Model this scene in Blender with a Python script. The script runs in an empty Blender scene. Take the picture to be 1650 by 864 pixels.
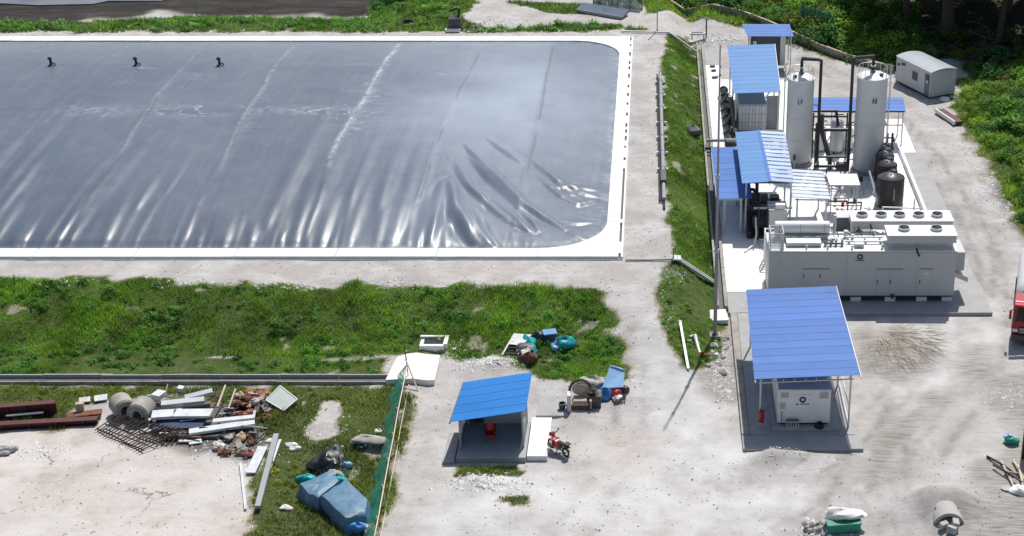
import bpy, math, random
import numpy as np
from mathutils import Vector, Matrix

random.seed(7)
rng = np.random.default_rng(11)
R = math.radians
scn = bpy.context.scene
COL = scn.collection

# ------------------------------------------------------------------ camera
CAM_H, PITCH = 46.0, 25.0
cam_d = bpy.data.cameras.new('camera')
cam = bpy.data.objects.new('camera', cam_d)
COL.objects.link(cam)
cam.location = (0, 0, CAM_H)
cam.rotation_euler = (R(90 - PITCH), 0, 0)
cam_d.sensor_width = 36.0
cam_d.lens = 36.0 * 2500.0 / 1650.0          # the frame is a crop of a wider picture: long lens + shift
cam_d.shift_x = -233.0 / 1650.0
cam_d.clip_start = 1.0
cam_d.clip_end = 6000.0
scn.camera = cam

# ------------------------------------------------------------------ world, sun, exposure
SUN_EL, SUN_AZ = 58.0, 16.0                   # azimuth measured from +Y towards +X
w = bpy.data.worlds.new('World')
scn.world = w
w.use_nodes = True
nt = w.node_tree
sky = nt.nodes.new('ShaderNodeTexSky')
sky.sky_type = 'NISHITA'
sky.sun_disc = False
sky.sun_elevation = R(SUN_EL)
sky.sun_rotation = R(SUN_AZ)
sky.air_density = 1.1
sky.dust_density = 2.0
sky.ozone_density = 1.5
bg = nt.nodes['Background']
nt.links.new(sky.outputs[0], bg.inputs[0])
bg.inputs[1].default_value = 0.092
sun_d = bpy.data.lights.new('sun', 'SUN')
sun_d.energy = 4.55
sun_d.angle = R(0.53)
sun_d.color = (1.0, 0.965, 0.915)
sun = bpy.data.objects.new('sun', sun_d)
COL.objects.link(sun)
sd = Vector((math.sin(R(SUN_AZ)) * math.cos(R(SUN_EL)), math.cos(R(SUN_AZ)) * math.cos(R(SUN_EL)), math.sin(R(SUN_EL))))
sun.rotation_euler = sd.to_track_quat('Z', 'Y').to_euler()
sun.location = (20, 200, 120)
scn.view_settings.view_transform = 'Standard'
scn.view_settings.look = 'None'
scn.view_settings.exposure = 0.0
scn.view_settings.gamma = 1.0
scn.view_settings.use_curve_mapping = False
scn.render.resolution_x, scn.render.resolution_y = 1024, 536
scn.render.engine = 'CYCLES'

# ------------------------------------------------------------------ helpers
def G(px, py, z=0.0):
    """survey helper: photo pixel -> plan position at a known height"""
    u = (px - 1058) / 2500.0
    v = (432 - py) / 2500.0
    c, s = math.cos(R(PITCH)), math.sin(R(PITCH))
    t = (z - CAM_H) / (-s + v * c)
    return (u * t, (c + v * s) * t)

def sstep(a, b, x):
    t = np.clip((np.asarray(x, float) - a) / (b - a), 0, 1)
    return t * t * (3 - 2 * t)

def _h(ix, iy, seed):
    n = (ix.astype(np.int64) * 374761393 + iy.astype(np.int64) * 668265263 + seed * 1442695041) & 0xffffffff
    n = ((n ^ (n >> 13)) * 1274126177) & 0xffffffff
    n = n ^ (n >> 16)
    return (n & 0xffff) / 65535.0

def vnoise(x, y, seed=0):
    x = np.asarray(x, float); y = np.asarray(y, float)
    ix = np.floor(x); iy = np.floor(y)
    fx = x - ix; fy = y - iy
    fx = fx * fx * (3 - 2 * fx); fy = fy * fy * (3 - 2 * fy)
    a = _h(ix, iy, seed); b = _h(ix + 1, iy, seed); c = _h(ix, iy + 1, seed); d = _h(ix + 1, iy + 1, seed)
    return a + (b - a) * fx + (c - a) * fy + (a - b - c + d) * fx * fy

def fbm(x, y, seed=0, oct=4):
    s = 0; a = 0.5; t = 0
    for i in range(oct):
        s = s + a * vnoise(x * 2 ** i, y * 2 ** i, seed + i * 17); t += a; a *= 0.5
    return s / t

def sdist(poly, X, Y):
    """signed distance (positive inside) of arrays to a plan polygon"""
    X = np.asarray(X, float); Y = np.asarray(Y, float)
    d = np.full(X.shape, 1e9); ins = np.zeros(X.shape, bool)
    n = len(poly)
    for i in range(n):
        ax, ay = poly[i]; bx, by = poly[(i + 1) % n]
        ex, ey = bx - ax, by - ay
        t = np.clip(((X - ax) * ex + (Y - ay) * ey) / (ex * ex + ey * ey + 1e-9), 0, 1)
        d = np.minimum(d, np.hypot(X - ax - t * ex, Y - ay - t * ey))
        cr = ((ay > Y) != (by > Y))
        xi = (bx - ax) * (Y - ay) / ((by - ay) if abs(by - ay) > 1e-9 else 1e-9) + ax
        ins ^= cr & (X < xi)
    return np.where(ins, d, -d)

def tag(o, label=None, cat=None, group=None, kind=None):
    if label: o['label'] = label
    if cat: o['category'] = cat
    if group: o['group'] = group
    if kind: o['kind'] = kind
    return o

def thing(name, label, cat, loc, group=None):
    o = bpy.data.objects.new(name, None)
    o.empty_display_size = 0.3
    COL.objects.link(o)
    o.location = loc
    return tag(o, label, cat, group)

def copy_tree(o, parent=None):
    c = o.copy(); COL.objects.link(c); c.parent = parent
    for ch in o.children:
        copy_tree(ch, c)
    return c

def wloc(o):
    v = Vector((0, 0, 0))
    while o is not None:
        v += Vector(o.location); o = o.parent
    return v

class MB:
    """collects shapes in world coordinates, build() makes ONE mesh object"""
    def __init__(s): s.v = []; s.f = []; s.mi = []; s.cur = 0
    def add(s, vs, fs):
        b = len(s.v); s.v += [tuple(q) for q in vs]
        s.f += [tuple(b + i for i in f) for f in fs]; s.mi += [s.cur] * len(fs)
        return s
    def box(s, x0, x1, y0, y1, z0, z1):
        return s.add([(x0, y0, z0), (x1, y0, z0), (x1, y1, z0), (x0, y1, z0), (x0, y0, z1), (x1, y0, z1), (x1, y1, z1), (x0, y1, z1)],
                     [(0, 3, 2, 1), (4, 5, 6, 7), (0, 1, 5, 4), (1, 2, 6, 5), (2, 3, 7, 6), (3, 0, 4, 7)])
    def obox(s, c, size, rz=0, rx=0, ry=0):
        m = Matrix.Translation(Vector(c)) @ Matrix.Rotation(rz, 4, 'Z') @ Matrix.Rotation(ry, 4, 'Y') @ Matrix.Rotation(rx, 4, 'X')
        a, b, h = size[0] / 2, size[1] / 2, size[2] / 2
        vs = [m @ Vector(q) for q in [(-a, -b, -h), (a, -b, -h), (a, b, -h), (-a, b, -h), (-a, -b, h), (a, -b, h), (a, b, h), (-a, b, h)]]
        return s.add(vs, [(0, 3, 2, 1), (4, 5, 6, 7), (0, 1, 5, 4), (1, 2, 6, 5), (2, 3, 7, 6), (3, 0, 4, 7)])
    def bar(s, p, q, wd, ht=None):
        p = Vector(p); q = Vector(q); d = (q - p); L = d.length; d.normalize()
        up = Vector((0, 0, 1)) if abs(d.z) < 0.95 else Vector((0, 1, 0))
        a = d.cross(up).normalized() * wd / 2; b = a.cross(d).normalized() * (ht or wd) / 2
        vs = [p - a - b, p + a - b, p + a + b, p - a + b, q - a - b, q + a - b, q + a + b, q - a + b]
        return s.add(vs, [(0, 3, 2, 1), (4, 5, 6, 7), (0, 1, 5, 4), (1, 2, 6, 5), (2, 3, 7, 6), (3, 0, 4, 7)])
    def tube(s, pts, r, n=8, r2=None):
        pts = [Vector(p) for p in pts]; m = len(pts); vs = []; fs = []
        prev = None
        for i, p in enumerate(pts):
            d = (pts[min(i + 1, m - 1)] - pts[max(i - 1, 0)]).normalized()
            if prev is None:
                up = Vector((0, 0, 1)) if abs(d.z) < 0.9 else Vector((1, 0, 0))
                a = d.cross(up).normalized()
            else:
                a = (prev - d * prev.dot(d)).normalized()
            prev = a; b = d.cross(a)
            k = 1.0
            if 0 < i < m - 1:
                c = (pts[i + 1] - p).normalized().dot((p - pts[i - 1]).normalized())
                k = 1 / max(0.5, math.sqrt((1 + c) / 2))
            rr = (r if r2 is None else r + (r2 - r) * i / (m - 1)) * (1 + (k - 1) * 0.7)
            for j in range(n):
                t = 2 * math.pi * j / n
                vs.append(p + (a * math.cos(t) + b * math.sin(t)) * rr)
        for i in range(m - 1):
            for j in range(n):
                k = (j + 1) % n
                fs.append((i * n + j, i * n + k, (i + 1) * n + k, (i + 1) * n + j))
        fs.append(tuple(reversed(range(n)))); fs.append(tuple((m - 1) * n + j for j in range(n)))
        return s.add(vs, fs)
    def lathe(s, x, y, prof, n=24, axis='z', z=0):
        """prof: (radius, height) pairs; axis z about (x, y), or axis x / y about (y,z)/(x,z)"""
        vs = []; fs = []; m = len(prof)
        for r, h in prof:
            for j in range(n):
                t = 2 * math.pi * j / n; c, q = r * math.cos(t), r * math.sin(t)
                if axis == 'z': vs.append((x + c, y + q, z + h))
                elif axis == 'x': vs.append((x + h, y + c, z + q))
                else: vs.append((x + c, y + h, z + q))
        for i in range(m - 1):
            for j in range(n):
                k = (j + 1) % n
                fs.append((i * n + j, i * n + k, (i + 1) * n + k, (i + 1) * n + j))
        fs.append(tuple(reversed(range(n)))); fs.append(tuple((m - 1) * n + j for j in range(n)))
        return s.add(vs, fs)
    def cyl(s, x, y, z0, z1, r, n=16): return s.lathe(x, y, [(r, z0), (r, z1)], n)
    def prism(s, poly, z0, z1):
        n = len(poly)
        vs = [(a, b, z0) for a, b in poly] + [(a, b, z1) for a, b in poly]
        fs = [tuple(reversed(range(n))), tuple(range(n, 2 * n))] + [(i, (i + 1) % n, n + (i + 1) % n, n + i) for i in range(n)]
        return s.add(vs, fs)
    def slab4(s, a, b, c, d, th):
        """four corners (top face, counter-clockwise), thickness downwards"""
        vs = [tuple(q) for q in (a, b, c, d)] + [(q[0], q[1], q[2] - th) for q in (a, b, c, d)]
        return s.add(vs, [(0, 1, 2, 3), (7, 6, 5, 4), (0, 4, 5, 1), (1, 5, 6, 2), (2, 6, 7, 3), (3, 7, 4, 0)])
    def torus(s, c, R_, r, nrm=(0, 0, 1), n=20, m=6):
        q = Vector(nrm).to_track_quat('Z', 'Y'); vs = []; fs = []
        for i in range(n):
            t = 2 * math.pi * i / n
            for j in range(m):
                u = 2 * math.pi * j / m
                vs.append(Vector(c) + q @ Vector(((R_ + r * math.cos(u)) * math.cos(t), (R_ + r * math.cos(u)) * math.sin(t), r * math.sin(u))))
        for i in range(n):
            for j in range(m):
                a, b = (i + 1) % n, (j + 1) % m
                fs.append((i * m + j, a * m + j, a * m + b, i * m + b))
        return s.add(vs, fs)
    def blob(s, c, size, seed=0, n=10, m=7, amp=0.25, flat=0.0):
        """lumpy closed body (rock, bag, heap of cloth)"""
        rr = random.Random(seed); ph = [rr.uniform(0, 6.28) for _ in range(8)]
        vs = []; fs = []
        for i in range(m + 1):
            la = -math.pi / 2 + math.pi * i / m
            for j in range(n):
                lo = 2 * math.pi * j / n
                k = 1 + amp * (0.6 * math.sin(2 * lo + ph[0] + la) + 0.5 * math.sin(3 * lo + ph[1] - 2 * la) + 0.5 * math.sin(3 * la + ph[2] + lo)) + rr.uniform(-amp, amp) * 0.35
                zz = math.sin(la) * k
                if zz < -flat and flat > 0: zz = -flat
                vs.append((c[0] + size[0] * math.cos(la) * math.cos(lo) * k, c[1] + size[1] * math.cos(la) * math.sin(lo) * k, c[2] + size[2] * zz))
        for i in range(m):
            for j in range(n):
                k = (j + 1) % n
                fs.append((i * n + j, i * n + k, (i + 1) * n + k, (i + 1) * n + j))
        return s.add(vs, fs)
    def rot(s, c, rz=0.0, rx=0.0, ry=0.0):
        m = Matrix.Translation(Vector(c)) @ Matrix.Rotation(rz, 4, 'Z') @ Matrix.Rotation(rx, 4, 'X') @ Matrix.Rotation(ry, 4, 'Y') @ Matrix.Translation(-Vector(c))
        s.v = [tuple(m @ Vector(q)) for q in s.v]
        return s
    def build(s, name, mat, parent=None, smooth=False, bevel=0.0, mats=None):
        me = bpy.data.meshes.new(name)
        o = bpy.data.objects.new(name, me); COL.objects.link(o)
        if parent is not None:
            off = wloc(parent); o.parent = parent
        else:
            xs = np.array(s.v); off = Vector(((xs[:, 0].min() + xs[:, 0].max()) / 2, (xs[:, 1].min() + xs[:, 1].max()) / 2, xs[:, 2].min())); o.location = off
        me.from_pydata([(a - off.x, b - off.y, c - off.z) for a, b, c in s.v], [], s.f)
        for mm in (mats or [mat]): me.materials.append(M[mm] if isinstance(mm, str) else mm)
        if mats: me.polygons.foreach_set('material_index', s.mi)
        me.validate(); me.update()
        if smooth:
            me.polygons.foreach_set('use_smooth', [True] * len(me.polygons))
            if hasattr(me, 'set_sharp_from_angle'): me.set_sharp_from_angle(angle=R(40))
        if bevel:
            b = o.modifiers.new('bevel', 'BEVEL'); b.width = bevel; b.segments = 2; b.limit_method = 'ANGLE'
        return o

def np_mesh(name, V, F, mat, attrs=None, parent=None, smooth=True):
    """fast mesh from numpy arrays; F is (n,3) or (n,4)"""
    me = bpy.data.meshes.new(name)
    V = np.asarray(V, np.float32); F = np.asarray(F, np.int32); k = F.shape[1]
    me.vertices.add(len(V)); me.vertices.foreach_set('co', V.ravel())
    me.loops.add(F.size); me.loops.foreach_set('vertex_index', F.ravel())
    me.polygons.add(len(F)); me.polygons.foreach_set('loop_start', np.arange(0, F.size, k, dtype=np.int32))
    me.polygons.foreach_set('loop_total', np.full(len(F), k, np.int32))
    me.polygons.foreach_set('use_smooth', np.full(len(F), smooth))
    for nm, arr in (attrs or {}).items():
        a = me.attributes.new(nm, 'FLOAT', 'POINT'); a.data.foreach_set('value', np.asarray(arr, np.float32).ravel())
    me.materials.append(M[mat] if isinstance(mat, str) else mat)
    me.update(calc_edges=True)
    o = bpy.data.objects.new(name, me); COL.objects.link(o)
    if parent: o.parent = parent
    return o

# ------------------------------------------------------------------ materials
M = {}
class NT:
    def __init__(s, name):
        m = bpy.data.materials.new(name); m.use_nodes = True; s.m = m; s.t = m.node_tree; s.n = s.t.nodes
        s.b = s.n['Principled BSDF']; M[name] = m
    def new(s, typ, **kw):
        n = s.n.new(typ)
        for k, v in kw.items(): setattr(n, k, v)
        return n
    def link(s, a, b): s.t.links.new(a, b)
    def noise(s, scale, detail=4, rough=0.55, vec=None, dist=0.0):
        n = s.new('ShaderNodeTexNoise'); n.inputs['Scale'].default_value = scale; n.inputs['Detail'].default_value = detail
        n.inputs['Roughness'].default_value = rough; n.inputs['Distortion'].default_value = dist
        s.link(vec if vec is not None else s.pos(), n.inputs['Vector']); return n.outputs[0]
    def pos(s):
        if not hasattr(s, '_p'): s._p = s.new('ShaderNodeNewGeometry').outputs['Position']
        return s._p
    def ocoord(s):
        if not hasattr(s, '_o'): s._o = s.new('ShaderNodeTexCoord').outputs['Object']
        return s._o
    def mapv(s, scale, rz=0.0, vec=None):
        n = s.new('ShaderNodeMapping'); n.inputs['Scale'].default_value = scale; n.inputs['Rotation'].default_value = (0, 0, rz)
        s.link(vec if vec is not None else s.pos(), n.inputs[0]); return n.outputs[0]
    def ramp(s, fac, stops):
        r = s.new('ShaderNodeValToRGB'); e = r.color_ramp.elements
        while len(e) < len(stops): e.new(0.5)
        for i, (p, c) in enumerate(stops):
            e[i].position = p; e[i].color = (c[0], c[1], c[2], 1) if not isinstance(c, (int, float)) else (c, c, c, 1)
        s.link(fac, r.inputs[0]); return r.outputs[0]
    def mix(s, fac, a, b, mode='MIX'):
        n = s.new('ShaderNodeMix', data_type='RGBA', blend_type=mode)
        for sock, v in ((n.inputs[0], fac), (n.inputs[6], a), (n.inputs[7], b)):
            if hasattr(v, 'node'): s.link(v, sock)
            elif isinstance(v, (int, float)): sock.default_value = v
            else: sock.default_value = (v[0], v[1], v[2], 1)
        return n.outputs[2]
    def math(s, op, a, b=0.0, clamp=False):
        n = s.new('ShaderNodeMath', operation=op, use_clamp=clamp)
        for sock, v in ((n.inputs[0], a), (n.inputs[1], b)):
            if hasattr(v, 'node'): s.link(v, sock)
            else: sock.default_value = v
        return n.outputs[0]
    def attr(s, name): 
        n = s.new('ShaderNodeAttribute'); n.attribute_name = name; return n.outputs['Fac']
    def bump(s, h, strength=0.3, dist=0.05):
        n = s.new('ShaderNodeBump'); n.inputs['Strength'].default_value = strength; n.inputs['Distance'].default_value = dist
        s.link(h, n.inputs['Height']); s.link(n.outputs[0], s.b.inputs['Normal'])
    def col(s, c):
        if hasattr(c, 'node'): s.link(c, s.b.inputs['Base Color'])
        else: s.b.inputs['Base Color'].default_value = (c[0], c[1], c[2], 1)
    def set(s, **kw):
        for k, v in kw.items(): s.b.inputs[k].default_value = v

def pm(name, rgb, rough=0.6, metal=0.0, var=0.12, scale=1.3, bump=0.0, spec=0.5, dirt=None, dirt_amt=0.5, dirt_scale=0.8, rnd=0.0):
    """plain painted / cast surface with uneven tone, optional dirt patches and relief"""
    t = NT(name)
    n1 = t.noise(scale, 5, 0.6)
    lo = [c * (1 - var) for c in rgb]; hi = [min(1, c * (1 + var)) for c in rgb]
    c = t.ramp(n1, [(0.3, lo), (0.7, hi)])
    if dirt:
        n2 = t.noise(dirt_scale, 6, 0.65)
        f = t.ramp(n2, [(0.52, 0.0), (0.72, dirt_amt)])
        c = t.mix(f, c, dirt)
    if rnd:
        oi = t.new('ShaderNodeObjectInfo').outputs['Random']
        f = t.ramp(oi, [(0.0, 1 - rnd), (1.0, 1 + rnd * 0.5)])
        c = t.mix(1.0, c, f, 'MULTIPLY')
    t.col(c); t.set(Roughness=rough, Metallic=metal)
    t.b.inputs['Specular IOR Level'].default_value = spec
    if bump: t.bump(t.noise(scale * 12, 4), bump, 0.03)
    return t.m

pm('white_concrete', (.80, .79, .77), .85, var=.05, scale=.9, bump=.15, dirt=(.50, .47, .43), dirt_amt=.5, dirt_scale=.5)
pm('grey_concrete', (.36, .36, .355), .9, var=.10, scale=1.1, bump=.2, dirt=(.27, .26, .245), dirt_amt=.5, dirt_scale=.7)
pm('old_concrete', (.34, .32, .28), .92, var=.2, scale=1.5, bump=.3, dirt=(.14, .12, .09), dirt_amt=.7, dirt_scale=1.2)
pm('white_paint', (.72, .72, .71), .45, var=.04, dirt=(.5, .47, .42), dirt_amt=.25, dirt_scale=1.1)
pm('offwhite_paint', (.56, .57, .57), .5, var=.05, dirt=(.4, .38, .34), dirt_amt=.3, dirt_scale=.9)
pm('tank_white', (.66, .66, .655), .4, var=.03, scale=.5, dirt=(.54, .52, .49), dirt_amt=.4, dirt_scale=.6)
pm('container_paint', (.50, .515, .515), .45, var=.04, scale=.4, dirt=(.41, .405, .39), dirt_amt=.45, dirt_scale=.5)
pm('grey_paint', (.30, .31, .32), .5, var=.1, dirt=(.2, .19, .17), dirt_amt=.3)
pm('light_grey_metal', (.50, .51, .52), .4, metal=.3, var=.1)
pm('galvanised', (.45, .46, .47), .38, metal=.7, var=.15, scale=3)
pm('black_plastic', (.012, .013, .015), .42, var=.2)
pm('black_lid', (.05, .052, .055), .38, var=.3, dirt=(.22, .21, .2), dirt_amt=.5)
pm('dark_metal', (.03, .03, .032), .5, metal=.2, var=.25)
pm('dark_grey', (.07, .072, .075), .6, var=.25)
pm('rubber', (.02, .02, .02), .85, var=.2)
pm('rust', (.17, .065, .035), .85, var=.35, scale=4, bump=.3, dirt=(.05, .025, .02), dirt_amt=.7, dirt_scale=3)
pm('dark_red_steel', (.085, .02, .017), .6, var=.3, scale=2, dirt=(.05, .02, .018), dirt_amt=.6)
pm('red_paint', (.36, .012, .02), .35, var=.12, dirt=(.22, .06, .05), dirt_amt=.3)
pm('rust_dark', (.055, .032, .024), .9, var=.4, scale=4, dirt=(.12, .055, .035), dirt_amt=.5, dirt_scale=3)
pm('pink_red', (.55, .05, .09), .35, var=.1)
pm('dark_blue', (.02, .035, .09), .55, var=.3)
pm('logo_blue', (.02, .06, .11), .5, var=.05)
pm('teal_plastic', (.01, .33, .36), .45, var=.18, scale=4)
pm('blue_plastic', (.04, .22, .50), .5, var=.2, scale=3)
pm('pale_blue_plastic', (.26, .47, .72), .5, var=.12, scale=3)
pm('green_plastic', (.01, .22, .15), .5, var=.25, scale=4)
pm('tarp_blue', (.075, .175, .27), .5, var=.22, scale=1.6, bump=.2, dirt=(.18, .26, .34), dirt_amt=.5, dirt_scale=2)
pm('black_sheet', (.02, .022, .028), .35, var=.4, scale=3)
pm('white_panel', (.58, .61, .62), .5, var=.12, dirt=(.30, .27, .22), dirt_amt=.6, dirt_scale=2.4)
pm('white_sack', (.72, .71, .68), .8, var=.1, bump=.3)
pm('timber', (.46, .36, .25), .85, var=.22, scale=5, dirt=(.25, .19, .13), dirt_amt=.5)
pm('timber_pale', (.62, .54, .42), .85, var=.15, scale=5)
pm('bark', (.07, .055, .042), .95, var=.35, scale=4, bump=.5)
pm('stone', (.42, .40, .37), .95, var=.25, scale=2.5, bump=.5, dirt=(.2, .18, .16), dirt_amt=.4, rnd=.3)
pm('sand_stone', (.43, .41, .385), .95, var=.15, scale=2, bump=.4, dirt=(.26, .24, .215), dirt_amt=.5, dirt_scale=2)
pm('dead_wood', (.16, .145, .13), .9, var=.25, scale=5)
pm('dark_stone', (.17, .18, .19), .95, var=.3, scale=5, bump=.6)
pm('brick_red', (.27, .10, .065), .9, var=.3, scale=5, bump=.4, rnd=.35)
pm('upholstery', (.42, .34, .28), .9, var=.12, scale=6, bump=.3)
pm('chair_wood', (.07, .045, .032), .5, var=.2)
def roof_mat(name, rgb, fade, rough=.5, rnd=.14):
    """coil-coated sheet: streaks along the ribs, chalky fading, faint rust at the edges"""
    t = NT(name)
    s = t.noise(1.0, 7, .65, t.mapv((.35, 4.5, 1), R(2))); s2 = t.noise(.5, 6, .6)
    c = t.mix(t.ramp(s, [(.36, 0.0), (.70, .75)]), rgb, fade)
    c = t.mix(t.ramp(s2, [(.50, 0.0), (.72, .45)]), c, [x * .78 for x in rgb])
    c = t.mix(t.ramp(t.noise(2.5, 8, .75), [(.60, 0.0), (.76, .30)]), c, (.28, .27, .27))
    oi = t.new('ShaderNodeObjectInfo').outputs['Random']
    c = t.mix(1.0, c, t.ramp(oi, [(0.0, 1 - rnd), (1.0, 1 + rnd * .6)]), 'MULTIPLY')
    t.col(c); t.set(Roughness=rough); t.b.inputs['Specular IOR Level'].default_value = .35
    t.bump(s, .15, .03)
roof_mat('roof_blue', (.046, .150, .45), (.068, .18, .48), .6)
roof_mat('roof_blue_light', (.080, .225, .49), (.115, .265, .52), rnd=.07)
roof_mat('roof_vivid', (.002, .165, .52), (.012, .19, .54), .6, .05)
roof_mat('roof_pale', (.42, .53, .76), (.55, .63, .80), .35)
roof_mat('roof_white', (.62, .68, .80), (.70, .74, .82), .35)
pm('roof_grey', (.44, .48, .52), .35, metal=.3, var=.05)
pm('mud_dark', (.055, .047, .042), .9, var=.4, scale=.5, bump=.5)
pm('pond_slab_blue', (.03, .07, .12), .45, var=.2)
pm('cloth_mix', (.25, .24, .26), .9, var=.6, scale=5, bump=.5)
pm('window_dark', (.03, .03, .035), .2, var=.2)
pm('door_grey', (.16, .18, .20), .5, var=.1)
pm('tyre_rim', (.5, .5, .5), .4, metal=.4, var=.1)
pm('orange_clay', (.42, .17, .06), .8, var=.3, scale=6)

def glass_mat(name, rgb, rough, alpha):
    t = NT(name); t.col(rgb); t.set(Roughness=rough, Alpha=alpha)
glass_mat('grimy_glass', (.13, .23, .23), .25, .6)
glass_mat('clear_sheet', (.55, .62, .58), .3, .55)
glass_mat('mesh_cage', (.55, .62, .65), .5, .45)
glass_mat('truck_glass', (.015, .018, .022), .08, 1.0)

def net_mat():
    t = NT('green_net')
    n = t.noise(3.0, 5, .6)
    c = t.ramp(n, [(.3, (.008, .13, .085)), (.55, (.016, .24, .155)), (.75, (.12, .32, .25))])
    t.col(c); t.set(Roughness=.7)
    v = t.noise(1.1, 6, .7)
    a = t.ramp(v, [(.38, .88), (.66, .40)])
    t.link(a, t.b.inputs['Alpha'])
net_mat()

def leaf_mat(name, c0, c1, c2, trans=0.35, scale=.8):
    t = NT(name)
    n = t.noise(scale, 5, .6)
    c = t.ramp(n, [(.28, c0), (.5, c1), (.72, c2)])
    oi = t.new('ShaderNodeObjectInfo').outputs['Random']
    tint = t.ramp(oi, [(0, (.62, .78, .62)), (.35, (1, 1, .9)), (.7, (1.25, 1.08, .55)), (1, (.8, 1.05, 1.1))])
    c = t.mix(1.0, c, tint, 'MULTIPLY')
    v = t.attr('tone')
    c = t.mix(1.0, c, t.ramp(v, [(0, .55), (1, 1.9)]), 'MULTIPLY')
    t.col(c); t.set(Roughness=.55); t.b.inputs['Specular IOR Level'].default_value = .3
    tr = t.new('ShaderNodeBsdfTranslucent'); t.link(c, tr.inputs[0])
    mx = t.new('ShaderNodeMixShader'); mx.inputs[0].default_value = trans
    out = t.n['Material Output']
    t.link(t.b.outputs[0], mx.inputs[1]); t.link(tr.outputs[0], mx.inputs[2]); t.link(mx.outputs[0], out.inputs[0])
leaf_mat('leaf_bright', (.09, .19, .035), (.15, .29, .05), (.23, .37, .075), .5)
leaf_mat('leaf_dark', (.055, .13, .042), (.085, .195, .058), (.135, .26, .075), .5)
leaf_mat('leaf_olive', (.09, .13, .03), (.14, .19, .04), (.20, .24, .06), .45)
leaf_mat('leaf_dry', (.09, .075, .045), (.15, .12, .07), (.20, .17, .10), .3)
leaf_mat('straw', (.12, .105, .09), (.18, .162, .14), (.27, .25, .225), .15, 1.5)
leaf_mat('grass_blade', (.12, .21, .042), (.165, .295, .055), (.24, .38, .082), .5, .6)
leaf_mat('grass_deep', (.085, .19, .045), (.13, .285, .056), (.20, .37, .078), .5, .45)
leaf_mat('grass_olive', (.13, .17, .045), (.18, .225, .056), (.245, .28, .085), .5, .6)

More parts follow.
